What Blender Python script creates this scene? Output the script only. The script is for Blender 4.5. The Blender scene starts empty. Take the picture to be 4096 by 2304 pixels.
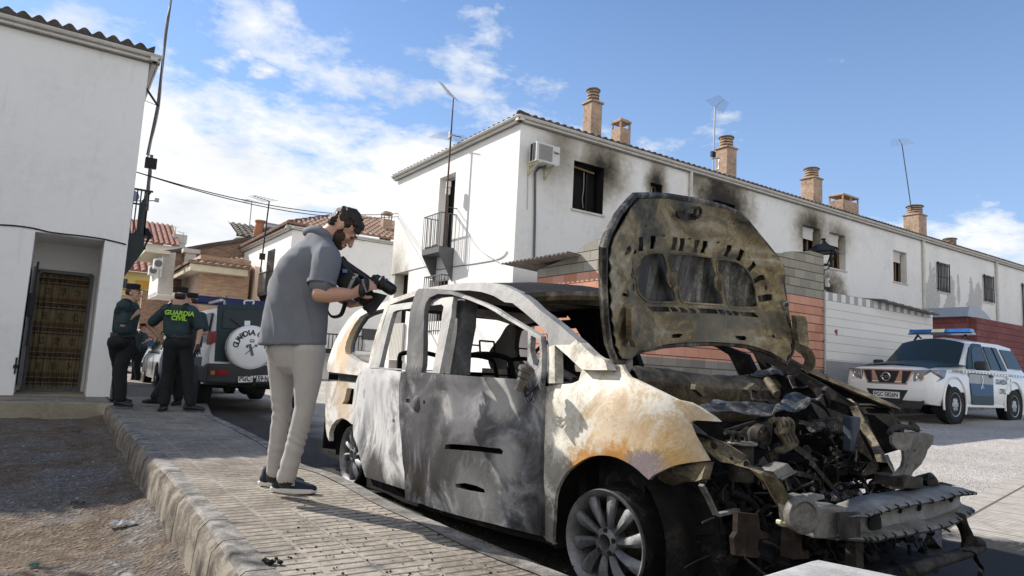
import bpy,bmesh,math,random
from mathutils import Vector,Matrix,noise
from mathutils.geometry import delaunay_2d_cdt
rad = math.radians
sc = bpy.context.scene
K = 4096 / 2576.0
FP = 1717.0 * K; CXP = 2048.0; CYP = 1152.0; CAMH = 0.96
def _rc(px,py): return Vector((px * K - CXP,-(py * K - CYP),-FP))
_a = _rc(122.6,866.7); _b = _rc(3805.0,1058.0)
_up = _b.cross(_a).normalized()
if _up.y < 0: _up = -_up
_Y = (_a - _up * _a.dot(_up)).normalized()
_X = _Y.cross(_up)
ROT = Matrix((_X,_Y,_up))
CAM = Vector((0,0,CAMH))
cam = bpy.data.cameras.new('camera'); camo = bpy.data.objects.new('camera',cam)
sc.collection.objects.link(camo)
cam.lens = 24.0; cam.sensor_width = 36.0; cam.clip_start = 0.05; cam.clip_end = 3000
camo.matrix_world = Matrix.Translation(CAM) @ ROT.to_4x4()
sc.camera = camo
SUN_AZ = rad(119.0); SUN_EL = rad(36.0)
SDIR = Vector((math.cos(SUN_AZ) * math.cos(SUN_EL),math.sin(SUN_AZ) * math.cos(SUN_EL),math.sin(SUN_EL)))
sl = bpy.data.lights.new('sun','SUN'); sl.energy = 4.2; sl.angle = rad(0.5); sl.color = (1.0,0.94,0.86)
so = bpy.data.objects.new('sun',sl); sc.collection.objects.link(so)
so.rotation_euler = SDIR.to_track_quat('Z','Y').to_euler(); so.location = (-20,30,30)
sc.view_settings.view_transform = 'Standard'; sc.view_settings.look = 'None'
sc.view_settings.exposure = 0.68; sc.view_settings.gamma = 1.0; sc.view_settings.use_curve_mapping = False
W = bpy.data.worlds.new('World'); sc.world = W; W.use_nodes = True
def build_world():
 nt = W.node_tree; nt.nodes.clear(); N = nt.nodes; L = nt.links
 out = N.new('ShaderNodeOutputWorld'); bg = N.new('ShaderNodeBackground'); L.new(bg.outputs[0],out.inputs[0])
 bg.inputs['Strength'].default_value = 0.090
 sky = N.new('ShaderNodeTexSky'); sky.sky_type = 'NISHITA'; sky.sun_disc = False
 sky.sun_elevation = SUN_EL; sky.sun_rotation = math.atan2(SDIR.x,SDIR.y)
 sky.air_density = 1.0; sky.dust_density = 0.2; sky.ozone_density = 3.0
 tc = N.new('ShaderNodeTexCoord')
 sep = N.new('ShaderNodeSeparateXYZ'); L.new(tc.outputs['Generated'],sep.inputs[0])
 def m(op,a,b=None,c=None,clamp=False):
  n = N.new('ShaderNodeMath'); n.operation = op; n.use_clamp = clamp
  for i,v in enumerate((a,b,c)):
   if v is None: continue
   if isinstance(v,(int,float)): n.inputs[i].default_value = v
   else: L.new(v,n.inputs[i])
  return n.outputs[0]
 zc = m('ADD',m('MAXIMUM',sep.outputs['Z'],0.0),0.22)
 cv = N.new('ShaderNodeCombineXYZ')
 L.new(m('DIVIDE',sep.outputs['X'],zc),cv.inputs[0]); L.new(m('DIVIDE',sep.outputs['Y'],zc),cv.inputs[1])
 L.new(m('MULTIPLY',sep.outputs['Z'],1.5),cv.inputs[2])
 def noi(vec,s,d,r,loc=(0,0,0)):
  mp = N.new('ShaderNodeMapping'); mp.inputs['Location'].default_value = loc; L.new(vec,mp.inputs['Vector'])
  n = N.new('ShaderNodeTexNoise'); n.inputs['Scale'].default_value = s; n.inputs['Detail'].default_value = d
  n.inputs['Roughness'].default_value = r; L.new(mp.outputs[0],n.inputs['Vector']); return n.outputs[0]
 def ramp(v,stops):
  r = N.new('ShaderNodeValToRGB'); e = r.color_ramp.elements
  while len(e) > 1: e.remove(e[-1])
  e[0].position = stops[0][0]; e[0].color = stops[0][1]
  for p,c in stops[1:]:
   k = e.new(p); k.color = c
  L.new(v,r.inputs[0]); return r.outputs[0]
 big = noi(cv.outputs[0],1.0,12,0.62,(3.4,1.3,0)); fine = noi(cv.outputs[0],3.4,10,0.62,(0,4,2))
 def dot(v):
  d = N.new('ShaderNodeVectorMath'); d.operation = 'DOT_PRODUCT'; L.new(tc.outputs['Generated'],d.inputs[0]); d.inputs[1].default_value = v; return d.outputs['Value']
 lat = dot(tuple(_R)); Z = sep.outputs['Z']
 zt = m('SUBTRACT',m('SUBTRACT',0.43,m('MULTIPLY',lat,0.02)),m('MULTIPLY',m('MAXIMUM',m('SUBTRACT',lat,0.02),0.0),0.42))
 zt = m('ADD',zt,m('MULTIPLY',m('MAXIMUM',dot(tuple(ROT @ Vector((0,0,1)))),0.0),1.4))  # unseen cloud behind the camera, added to whiten the light on the facades
 bias = m('MULTIPLY',m('SUBTRACT',zt,Z),1.5)
 nz = m('ADD',m('MULTIPLY',m('SUBTRACT',big,0.5),1.35),m('MULTIPLY',m('SUBTRACT',fine,0.5),0.75))
 val = m('ADD',m('ADD',nz,0.5),m('MINIMUM',bias,0.34))
 cov = ramp(val,[(0.52,(0,0,0,1)),(0.60,(0.55,0.55,0.55,1)),(0.70,(1,1,1,1))])
 puff = ramp(m('ADD',noi(cv.outputs[0],3.1,9,0.55,(7.3,2.2,1)),m('MULTIPLY',fine,0.12)),[(0.705,(0,0,0,1)),(0.76,(.9,.9,.9,1))]); cov = m('MAXIMUM',cov,puff)
 shade = ramp(m('ADD',m('MULTIPLY',noi(cv.outputs[0],1.7,9,0.6,(1,2,3)),0.7),m('MULTIPLY',val,0.25)),[(0.36,(5.3,5.6,6.1,1)),(0.52,(6.9,7.0,7.1,1)),(0.66,(8.0,8.0,8.0,1))])
 tint = N.new('ShaderNodeMixRGB'); tint.blend_type = 'MULTIPLY'; tint.inputs[0].default_value = 1.0
 L.new(sky.outputs[0],tint.inputs[1]); tint.inputs[2].default_value = (0.86,1.00,1.14,1)
 hz = N.new('ShaderNodeMixRGB'); L.new(m('MULTIPLY',m('SUBTRACT',0.62,Z,clamp=True),0.85,clamp=True),hz.inputs[0]); L.new(tint.outputs[0],hz.inputs[1]); hz.inputs[2].default_value = (4.2,5.6,8.0,1)
 mx = N.new('ShaderNodeMixRGB'); L.new(cov,mx.inputs[0]); L.new(hz.outputs[0],mx.inputs[1]); L.new(shade,mx.inputs[2])
 L.new(mx.outputs[0],bg.inputs['Color'])
_R = (ROT @ Vector((1,0,0)))
build_world()
def ray(sx,sy):
 return (ROT @ Vector((sx - CXP,-(sy - CYP),-FP))).normalized()
def onz(sx,sy,z=0.0):
 d = ray(sx,sy); return CAM + d * ((z - CAMH) / d.z)
def ony(sx,sy,y):
 d = ray(sx,sy); return CAM + d * (y / d.y)
def onx(sx,sy,x):
 d = ray(sx,sy); return CAM + d * (x / d.x)
def at(sx,sy,depth):
 d = ray(sx,sy); f = ROT @ Vector((0,0,-1)); return CAM + d * (depth / d.dot(f))
def onplane(sx,sy,p0,n):
 d = ray(sx,sy); return CAM + d * ((p0 - CAM).dot(n) / d.dot(n))
MATS = {}
def nodes_of(name):
 m = bpy.data.materials.new(name); m.use_nodes = True
 nt = m.node_tree; b = nt.nodes['Principled BSDF']; MATS[name] = m
 return m,nt,nt.nodes,nt.links,b
def c4(c): return (c[0],c[1],c[2],1.0)
def mathn(N,L,op,a,b=None,clamp=False):
 n = N.new('ShaderNodeMath'); n.operation = op; n.use_clamp = clamp
 for i,v in enumerate((a,b)):
  if v is None: continue
  if isinstance(v,(int,float)): n.inputs[i].default_value = v
  else: L.new(v,n.inputs[i])
 return n.outputs[0]
def noisen(N,L,vec,scale,detail=6,rough=0.6,dist=0.0,out=0):
 n = N.new('ShaderNodeTexNoise'); n.inputs['Scale'].default_value = scale; n.inputs['Detail'].default_value = detail
 n.inputs['Roughness'].default_value = rough; n.inputs['Distortion'].default_value = dist
 L.new(vec,n.inputs['Vector']); return n.outputs[out]
def rampn(N,L,v,stops,interp='LINEAR'):
 r = N.new('ShaderNodeValToRGB'); r.color_ramp.interpolation = interp; e = r.color_ramp.elements
 while len(e) > 1: e.remove(e[-1])
 e[0].position = stops[0][0]; e[0].color = c4(stops[0][1])
 for p,c in stops[1:]:
  k = e.new(p); k.color = c4(c)
 L.new(v,r.inputs[0]); return r.outputs[0]
def mixn(N,L,fac,a,b,mode='MIX'):
 n = N.new('ShaderNodeMixRGB'); n.blend_type = mode
 for i,v in enumerate((fac,a,b)):
  if isinstance(v,(int,float)): n.inputs[i].default_value = v
  elif isinstance(v,tuple): n.inputs[i].default_value = c4(v)
  else: L.new(v,n.inputs[i])
 return n.outputs[0]
def bumpn(N,L,b,h,strength,dist=0.01):
 n = N.new('ShaderNodeBump'); n.inputs['Strength'].default_value = strength; n.inputs['Distance'].default_value = dist
 L.new(h,n.inputs['Height']); L.new(n.outputs[0],b.inputs['Normal'])
def g3(v): return (v,v,v)
def mix3(a,b,t): return tuple(a[i] * (1 - t) + b[i] * t for i in range(3))
def plain(name,col,rough=0.6,metal=0.0,var=0.18,scale=6.0,bump=0.15,bdist=0.004,spec=None,coat=0.0):
 """a solid colour broken by large and small noise"""
 m,nt,N,L,b = nodes_of(name)
 tc = N.new('ShaderNodeTexCoord').outputs['Object']
 n1 = noisen(N,L,tc,scale,8,0.65); n2 = noisen(N,L,tc,scale * 9,4,0.6)
 f = mathn(N,L,'ADD',mathn(N,L,'MULTIPLY',n1,0.65),mathn(N,L,'MULTIPLY',n2,0.35))
 col_o = rampn(N,L,f,[(0.25,tuple(c * (1 - var) for c in col)),(0.5,col),(0.75,tuple(min(1,c * (1 + var)) for c in col))])
 L.new(col_o,b.inputs['Base Color']); b.inputs['Roughness'].default_value = rough; b.inputs['Metallic'].default_value = metal
 if coat: b.inputs['Coat Weight'].default_value = coat; b.inputs['Coat Roughness'].default_value = 0.08
 b.inputs['Specular IOR Level'].default_value = .35
 if spec is not None: b.inputs['Specular IOR Level'].default_value = spec
 if bump: bumpn(N,L,b,f,bump,bdist)
 return m
def M(n): return MATS[n]
C = sc.collection
class MB:
 def __init__(s): s.v = []; s.f = []; s.m = []; s.mi = 0
 def add(s,vs,fs):
  o = len(s.v); s.v += [Vector(v) for v in vs]; s.f += [tuple(i + o for i in f) for f in fs]; s.m += [s.mi] * len(fs); return s
 def box(s,c,d,rot=None):
  c = Vector(c); hx,hy,hz = d[0] / 2,d[1] / 2,d[2] / 2
  vs = [Vector((x,y,z)) for z in (-hz,hz) for y in (-hy,hy) for x in (-hx,hx)]
  if rot is not None: vs = [rot @ v for v in vs]
  return s.add([v + c for v in vs],[(0,2,3,1),(4,5,7,6),(0,1,5,4),(2,6,7,3),(0,4,6,2),(1,3,7,5)])
 def hexa(s,p):
  return s.add(p,[(0,3,2,1),(4,5,6,7),(0,1,5,4),(1,2,6,5),(2,3,7,6),(3,0,4,7)])
 def quad(s,a,b,c,d): return s.add([a,b,c,d],[(0,1,2,3)])
 def bar(s,a,b,w,h=None,up=(0,0,1)):
  a = Vector(a); b = Vector(b); h = w if h is None else h
  d = (b - a).normalized(); u = Vector(up)
  if abs(d.dot(u)) > 0.95: u = Vector((1,0,0)) if abs(d.x) < 0.9 else Vector((0,1,0))
  r = d.cross(u).normalized(); u = r.cross(d).normalized()
  vs = [p + r * (x * w / 2) + u * (y * h / 2) for p in (a,b) for x,y in ((-1,-1),(1,-1),(1,1),(-1,1))]
  return s.add(vs,[(3,2,1,0),(4,5,6,7),(0,1,5,4),(1,2,6,5),(2,3,7,6),(3,0,4,7)])
 def tube(s,pts,r,n=8,caps=True,flat=1.0,upv=None):
  pts = [Vector(p) for p in pts]; R = r if isinstance(r,(list,tuple)) else [r] * len(pts)
  rings = []; pu = None
  for i,p in enumerate(pts):
   d = (pts[min(i + 1,len(pts) - 1)] - pts[max(i - 1,0)])
   d = d.normalized() if d.length > 1e-9 else Vector((0,0,1))
   if pu is None:
    u = Vector(upv) if upv else (Vector((0,0,1)) if abs(d.z) < 0.9 else Vector((1,0,0)))
   else: u = pu
   a = d.cross(u).normalized(); u = a.cross(d).normalized(); pu = u
   rings.append([p + (a * math.cos(2 * math.pi * k / n) + u * (flat * math.sin(2 * math.pi * k / n))) * R[i] for k in range(n)])
  vs = [v for rg in rings for v in rg]; fs = []
  for i in range(len(pts) - 1):
   for k in range(n):
    k2 = (k + 1) % n; fs.append((i * n + k,i * n + k2,(i + 1) * n + k2,(i + 1) * n + k))
  if caps: fs.append(tuple(reversed(range(n)))); fs.append(tuple((len(pts) - 1) * n + k for k in range(n)))
  return s.add(vs,fs)
 def lathe(s,prof,c,axis=(0,0,1),n=24,closed=False):
  c = Vector(c); ax = Vector(axis).normalized(); u = Vector((1,0,0)) if abs(ax.x) < 0.9 else Vector((0,1,0))
  a = ax.cross(u).normalized(); u = a.cross(ax).normalized(); vs = []; fs = []
  for (r,h) in prof:
   for k in range(n):
    t = 2 * math.pi * k / n; vs.append(c + ax * h + (a * math.cos(t) + u * math.sin(t)) * r)
  m = len(prof)
  for i in range(m - 1 + (1 if closed else 0)):
   j = (i + 1) % m
   for k in range(n):
    k2 = (k + 1) % n; fs.append((i * n + k,j * n + k,j * n + k2,i * n + k2))
  if not closed:
   if prof[0][0] > 1e-5: fs.append(tuple(range(n)))
   if prof[-1][0] > 1e-5: fs.append(tuple((m - 1) * n + k for k in reversed(range(n))))
  return s.add(vs,fs)
 def ell(s,c,r,nu=16,nv=10,rot=None):
  c = Vector(c); vs = []; fs = []
  for i in range(nv + 1):
   ph = math.pi * i / nv
   for k in range(nu):
    t = 2 * math.pi * k / nu
    v = Vector((r[0] * math.sin(ph) * math.cos(t),r[1] * math.sin(ph) * math.sin(t),r[2] * math.cos(ph)))
    if rot is not None: v = rot @ v
    vs.append(c + v)
  for i in range(nv):
   for k in range(nu):
    k2 = (k + 1) % nu; fs.append((i * nu + k,(i + 1) * nu + k,(i + 1) * nu + k2,i * nu + k2))
  return s.add(vs,fs)
 def prism(s,poly,ext):
  poly = [Vector(p) for p in poly]; ext = Vector(ext); n = len(poly)
  fs = [tuple(reversed(range(n))),tuple(range(n,2 * n))] + [(i,(i + 1) % n,n + (i + 1) % n,n + i) for i in range(n)]
  return s.add(poly + [p + ext for p in poly],fs)
 def rock(s,c,r,seed=0,flat=0.6,n=1):
  rnd = random.Random(seed); bm = bmesh.new(); bmesh.ops.create_icosphere(bm,subdivisions=n,radius=1)
  vs = []
  q = Matrix.Rotation(rnd.random() * 6.28,3,'Z')
  for v in bm.verts:
   k = r * (0.7 + 0.6 * rnd.random()); w = Vector((v.co.x * k,v.co.y * k * 0.75,v.co.z * k * flat)); vs.append(Vector(c) + q @ w)
  bm.verts.index_update(); fs = [tuple(v.index for v in f.verts) for f in bm.faces]; bm.free(); return s.add(vs,fs)
 def build(s,name,mat,parent=None,smooth=None,loc=None,bevel=0,label=None,fixn=True,merge=False):
  """links the collected geometry as ONE mesh object (world coordinates in, stored relative to the parent or loc)"""
  me = bpy.data.meshes.new(name)
  o0 = Vector(loc) if loc is not None else (ORG.get(parent.name,Vector((0,0,0))) if parent is not None else Vector((0,0,0)))
  me.from_pydata([tuple(v - o0) for v in s.v],[],s.f); me.validate();
  if fixn:
   bm = bmesh.new(); bm.from_mesh(me)
   if merge: bmesh.ops.remove_doubles(bm,verts=bm.verts,dist=1e-4)
   bmesh.ops.recalc_face_normals(bm,faces=bm.faces); bm.to_mesh(me); bm.free()
  for mm in (mat if isinstance(mat,(list,tuple)) else [mat]): me.materials.append(M(mm) if isinstance(mm,str) else mm)
  if any(s.m) and len(s.m) == len(me.polygons):
   me.polygons.foreach_set('material_index',s.m)
  if smooth is not None:
   me.polygons.foreach_set('use_smooth',[True] * len(me.polygons)); me.set_sharp_from_angle(angle=rad(smooth))
  o = bpy.data.objects.new(name,me); C.objects.link(o)
  if parent is not None: o.parent = parent
  if loc is not None and parent is None: o.location = o0
  ORG[o.name] = o0
  if bevel:
   b = o.modifiers.new('bevel','BEVEL'); b.width = bevel; b.segments = 2; b.limit_method = 'ANGLE'; b.angle_limit = rad(40)
  if label: o['label'] = label
  return o
ORG = {}
def tag(o,label=None,cat=None,group=None,kind=None):
 if label: o['label'] = label
 if cat: o['category'] = cat
 if group: o['group'] = group
 if kind: o['kind'] = kind
 return o
def thing(name,loc,label,cat,group=None):
 o = bpy.data.objects.new(name,None); C.objects.link(o); o.location = loc; o.empty_display_size = 0.2
 ORG[o.name] = Vector(loc); return tag(o,label,cat,group)
def dup(o,parent=None,off=None):
 c = o.copy(); C.objects.link(c); c.parent = parent
 for ch in list(o.children): dup(ch,c)
 if off is not None: c.location = Vector(o.location) + Vector(off)
 return c
def inpoly(x,y,P):
 r = False; j = len(P) - 1
 for i in range(len(P)):
  xi,yi = P[i][0],P[i][1]; xj,yj = P[j][0],P[j][1]
  if (yi > y) != (yj > y) and x < (xj - xi) * (y - yi) / (yj - yi) + xi: r = not r
  j = i
 return r
def cutsheet(outline,holes,step):
 """2D triangulated region with holes: returns verts2d, tris"""
 pts = []; edges = []
 for P in [outline] + list(holes):
  k = len(pts); Q = []
  for i in range(len(P)):
   a = Vector(P[i][:2]); b = Vector(P[(i + 1) % len(P)][:2]); n = max(1,int((b - a).length / step))
   for q in range(n): Q.append(a + (b - a) * (q / n))
  pts += Q; edges += [(k + i,k + (i + 1) % len(Q)) for i in range(len(Q))]
 xs = [p[0] for p in outline]; ys = [p[1] for p in outline]
 nx = max(1,int((max(xs) - min(xs)) / step)); ny = max(1,int((max(ys) - min(ys)) / step))
 rnd = random.Random(5)
 if nx * ny < 60000:
  for i in range(1,nx):
   for j in range(1,ny):
    x = min(xs) + (max(xs) - min(xs)) * (i + (j % 2) * 0.5) / nx; y = min(ys) + (max(ys) - min(ys)) * j / ny
    if inpoly(x,y,outline) and not any(inpoly(x,y,h) for h in holes): pts.append(Vector((x,y)))
 r = delaunay_2d_cdt(pts,edges,[],0,1e-6)
 V = r[0]; T = []
 for f in r[2]:
  cx = sum(V[i].x for i in f) / len(f); cy = sum(V[i].y for i in f) / len(f)
  if inpoly(cx,cy,outline) and not any(inpoly(cx,cy,h) for h in holes): T.append(tuple(f))
 return V,T
def sheet(mb,outline,holes,step,fmap,thick):
 """panel cut from a 2D outline, mapped into space and given a thickness vector thick (Vector or callable of 3D point)"""
 V,T = cutsheet(outline,holes,step)
 used = sorted(set(i for t in T for i in t)); ix = {o: k for k,o in enumerate(used)}
 A = [Vector(fmap(V[i].x,V[i].y)) for i in used]; n = len(A)
 B = [p + (thick(p) if callable(thick) else Vector(thick)) for p in A]
 fs = [tuple(ix[i] for i in t) for t in T]; cnt = {}
 for t in fs:
  for i in range(3):
   e = (t[i],t[(i + 1) % 3]); cnt[tuple(sorted(e))] = cnt.get(tuple(sorted(e)),[]) + [e]
 out = fs + [tuple(i + n for i in reversed(t)) for t in fs]
 for k,es in cnt.items():
  if len(es) == 1:
   a,b = es[0]; out.append((b,a,a + n,b + n))
 return mb.add(A + B,out)
def spline(P,n=6,closed=False):
 """Catmull-Rom through the points"""
 P = [Vector(p) for p in P]; out = []; m = len(P)
 for i in range(m if closed else m - 1):
  p0 = P[(i - 1) % m] if closed or i > 0 else P[0]; p1 = P[i]; p2 = P[(i + 1) % m]
  p3 = P[(i + 2) % m] if closed or i + 2 < m else P[-1]
  for k in range(n):
   t = k / n; out.append(0.5 * ((2 * p1) + (p2 - p0) * t + (2 * p0 - 5 * p1 + 4 * p2 - p3) * t * t + (3 * p1 - p0 - 3 * p2 + p3) * t ** 3))
 if not closed: out.append(P[-1])
 return out
def text_mb(txt,size,origin,ux,uy,depth=0.002,align='CENTER',bold=0.0,squash=1.0,shear=0.0):
 """letters as real raised shapes on the plane (origin, ux, uy); the built-in font"""
 cu = bpy.data.curves.new('lettering','FONT'); cu.body = txt; cu.size = size; cu.align_x = align; cu.align_y = 'CENTER'
 cu.offset = bold; cu.shear = shear; cu.resolution_u = 3
 ob = bpy.data.objects.new('lettering_tmp',cu); C.objects.link(ob)
 dg = bpy.context.evaluated_depsgraph_get(); me = bpy.data.meshes.new_from_object(ob.evaluated_get(dg))
 origin = Vector(origin); ux = Vector(ux).normalized(); uy = Vector(uy).normalized(); nz = ux.cross(uy)
 mb = MB(); A = [origin + ux * (v.co.x * squash) + uy * v.co.y + nz * depth for v in me.vertices]
 fs = [tuple(p.vertices) for p in me.polygons]; mb.add(A,fs)
 bpy.data.objects.remove(ob); bpy.data.meshes.remove(me); bpy.data.curves.remove(cu)
 return mb
def text_arc(txt,size,centre,radius,a0,a1,ux,uy,depth=0.002,bold=0.0):
 """letters round a circle from angle a0 to a1 (radians, 0 = ux)"""
 mb = MB(); centre = Vector(centre); ux = Vector(ux).normalized(); uy = Vector(uy).normalized(); n = len(txt)
 for i,ch in enumerate(txt):
  if ch == ' ': continue
  a = a0 + (a1 - a0) * (i / (n - 1)); rdir = ux * math.cos(a) + uy * math.sin(a); tdir = ux * math.sin(a) - uy * math.cos(a)
  t = text_mb(ch,size,centre + rdir * radius,tdir,rdir,depth,bold=bold)
  mb.add(t.v,t.f)
 return mb
def gz(x,y):
 t = max(0.0,x - 5.5); return min(0.031 * t,1.4)
def crop(ox,oy,s): return lambda x,y: (ox + x / s,oy + y / s)
c4r = crop(0,1500,1.802)
cPv = crop(400,1550,1.9213)
def mat_ground():
 m,nt,N,L,b = nodes_of('asphalt')
 tc = N.new('ShaderNodeTexCoord').outputs['Object']
 v = N.new('ShaderNodeTexVoronoi'); v.inputs['Scale'].default_value = 70; L.new(tc,v.inputs['Vector'])
 n1 = noisen(N,L,tc,0.5,8,0.7); n2 = noisen(N,L,tc,26,6,0.7); n3 = noisen(N,L,tc,120,3,0.6)
 chips = rampn(N,L,v.outputs['Color'],[(0.0,g3(0.10)),(0.45,g3(0.22)),(0.8,g3(0.40)),(1.0,g3(0.55))])
 base = rampn(N,L,n2,[(0.3,(0.10,0.095,0.09)),(0.7,(0.30,0.285,0.265))])
 col = mixn(N,L,0.55,base,chips)
 col = mixn(N,L,1.0,col,rampn(N,L,n1,[(0.3,g3(0.62)),(0.7,g3(1.0))]),'MULTIPLY')
 sep = N.new('ShaderNodeSeparateXYZ'); L.new(tc,sep.inputs[0])
 dark_to_pale = rampn(N,L,mathn(N,L,'ADD',mathn(N,L,'MULTIPLY',sep.outputs[0],0.2),mathn(N,L,'MULTIPLY',n1,0.4)),[(0.75,g3(0.0)),(1.15 if False else 1.0,g3(1.0))])
 dark = mixn(N,L,1.0,col,(0.30,0.285,0.27),'MULTIPLY'); pale = mixn(N,L,1.0,col,(2.1,2.0,1.88),'MULTIPLY')
 col = mixn(N,L,dark_to_pale,dark,pale)  # asphalt darker towards the left, paler towards the right
 def dist2(px,py,rx,ry):
  a = mathn(N,L,'DIVIDE',mathn(N,L,'SUBTRACT',sep.outputs[0],px),rx); c = mathn(N,L,'DIVIDE',mathn(N,L,'SUBTRACT',sep.outputs[1],py),ry)
  return mathn(N,L,'ADD',mathn(N,L,'MULTIPLY',a,a),mathn(N,L,'MULTIPLY',c,c))
 d = mathn(N,L,'MINIMUM',dist2(3.1,3.2,1.5,3.4),dist2(3.9,1.5,2.0,1.9))
 burn = rampn(N,L,mathn(N,L,'ADD',d,mathn(N,L,'MULTIPLY',mathn(N,L,'SUBTRACT',noisen(N,L,tc,3.0,6,0.7),0.5),1.6)),[(0.55,g3(1.0)),(1.05,g3(0.0))])
 ash = rampn(N,L,noisen(N,L,tc,18,8,0.75),[(0.35,(0.008,0.008,0.008)),(0.62,(0.035,0.033,0.03)),(0.78,(0.16,0.155,0.15))])
 L.new(mixn(N,L,burn,col,ash),b.inputs['Base Color']); b.inputs['Roughness'].default_value = 0.92
 bumpn(N,L,b,mathn(N,L,'ADD',v.outputs['Distance'],n2),0.7,0.012); b.inputs['Specular IOR Level'].default_value = .2
 m,nt,N,L,b = nodes_of('dirt')
 tc = N.new('ShaderNodeTexCoord').outputs['Object']
 n1 = noisen(N,L,tc,1.1,9,0.7,0.6); n2 = noisen(N,L,tc,9,8,0.75); v = N.new('ShaderNodeTexVoronoi'); v.inputs['Scale'].default_value = 42; L.new(tc,v.inputs['Vector'])
 earth = rampn(N,L,n2,[(0.30,(0.04,0.026,0.017)),(0.5,(0.11,0.075,0.047)),(0.66,(0.23,0.175,0.12))])
 grav = rampn(N,L,v.outputs['Color'],[(0.1,(0.07,0.066,0.062)),(0.6,(0.13,0.125,0.12)),(1,(0.34,0.33,0.32))])
 f = rampn(N,L,n1,[(0.46,g3(0)),(0.58,g3(0.8))])
 L.new(mixn(N,L,f,earth,grav),b.inputs['Base Color']); b.inputs['Roughness'].default_value = 0.97
 bumpn(N,L,b,mathn(N,L,'ADD',n2,mathn(N,L,'MULTIPLY',v.outputs['Distance'],0.7)),0.9,0.03)
 m,nt,N,L,b = nodes_of('ribbed_tiles')
 tc = N.new('ShaderNodeTexCoord').outputs['Object']; sep = N.new('ShaderNodeSeparateXYZ')
 wob = N.new('ShaderNodeMixRGB'); wob.inputs[0].default_value = 0.012; L.new(tc,wob.inputs[1]); L.new(noisen(N,L,tc,5,2,0.5,0,1),wob.inputs[2]); L.new(wob.outputs[0],sep.inputs[0])
 u = mathn(N,L,'MULTIPLY',sep.outputs[0],1 / 0.205)
 row = mathn(N,L,'MULTIPLY',sep.outputs[1],1 / 0.074)
 fu = mathn(N,L,'FRACT',u); fr = mathn(N,L,'FRACT',row)
 gap = mathn(N,L,'MULTIPLY',mathn(N,L,'GREATER_THAN',fu,0.10),mathn(N,L,'LESS_THAN',fu,0.97))
 slot = mathn(N,L,'MULTIPLY',mathn(N,L,'LESS_THAN',mathn(N,L,'ABSOLUTE',mathn(N,L,'SUBTRACT',fr,0.5)),0.12),gap)
 ju = mathn(N,L,'LESS_THAN',mathn(N,L,'FRACT',mathn(N,L,'MULTIPLY',u,0.5)),0.012)
 jr = mathn(N,L,'LESS_THAN',mathn(N,L,'FRACT',mathn(N,L,'MULTIPLY',row,1 / 5.5)),0.012)
 groove = mathn(N,L,'MAXIMUM',slot,mathn(N,L,'MULTIPLY',mathn(N,L,'MAXIMUM',ju,jr),0.7))
 n1 = noisen(N,L,tc,1.4,9,0.7); n2 = noisen(N,L,tc,28,7,0.75); n3 = noisen(N,L,tc,150,3,0.7)
 col = rampn(N,L,mathn(N,L,'ADD',mathn(N,L,'MULTIPLY',n1,0.5),mathn(N,L,'MULTIPLY',n2,0.5)),[(0.34,(0.10,0.085,0.07)),(0.46,(0.24,0.21,0.17)),(0.54,(0.35,0.312,0.262)),(0.66,(0.46,0.42,0.365))])
 cell = N.new('ShaderNodeTexWhiteNoise'); cb = N.new('ShaderNodeCombineXYZ'); L.new(mathn(N,L,'FLOOR',u),cb.inputs[0]); L.new(mathn(N,L,'FLOOR',row),cb.inputs[1]); L.new(cb.outputs[0],cell.inputs['Vector'])
 col = mixn(N,L,1.0,col,rampn(N,L,cell.outputs['Value'],[(0,g3(0.82)),(1,g3(1.08))]),'MULTIPLY')
 col = mixn(N,L,mathn(N,L,'MULTIPLY',groove,0.82),col,(0.06,0.052,0.045))
 soot = rampn(N,L,noisen(N,L,tc,2.2,8,0.8,0.8),[(0.52,g3(0)),(0.66,g3(0.62))]); col = mixn(N,L,soot,col,(0.10,0.09,0.08))
 sepw = N.new('ShaderNodeSeparateXYZ'); L.new(tc,sepw.inputs[0])
 speck = rampn(N,L,n3,[(0.66,g3(0)),(0.70,g3(0.9))]); col = mixn(N,L,speck,col,(0.03,0.03,0.03))
 L.new(col,b.inputs['Base Color']); b.inputs['Roughness'].default_value = 0.9
 hgt = mathn(N,L,'SUBTRACT',mathn(N,L,'MULTIPLY',n2,0.35),groove); bumpn(N,L,b,hgt,1.0,0.008); b.inputs['Specular IOR Level'].default_value = .25
mat_ground()
def mat_conc(name,cols,s=5.0,bump=0.5,streak=False):
 m,nt,N,L,b = nodes_of(name); tc = N.new('ShaderNodeTexCoord').outputs['Object']
 vec = tc
 if streak:
  mp = N.new('ShaderNodeMapping'); mp.inputs['Scale'].default_value = (1,1,0.55); L.new(tc,mp.inputs[0]); vec = mp.outputs[0]
 n1 = noisen(N,L,vec,s,10,0.72,0.3); n2 = noisen(N,L,tc,s * 16,5,0.7)
 f = mathn(N,L,'ADD',mathn(N,L,'MULTIPLY',n1,0.7),mathn(N,L,'MULTIPLY',n2,0.3))
 L.new(rampn(N,L,f,cols),b.inputs['Base Color']); b.inputs['Roughness'].default_value = 0.93
 bumpn(N,L,b,f,bump,0.012)
mat_conc('kerb_stone',[(0.38,(0.045,0.041,0.036)),(0.47,(0.14,0.13,0.116)),(0.55,(0.24,0.225,0.205)),(0.64,(0.36,0.34,0.31))],7.0,0.9)
mat_conc('kerb_wall',[(0.38,(0.03,0.022,0.016)),(0.46,(0.085,0.066,0.046)),(0.52,(0.17,0.145,0.115)),(0.57,(0.25,0.225,0.19)),(0.64,(0.24,0.15,0.06))],4.0,0.35,False)
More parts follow.
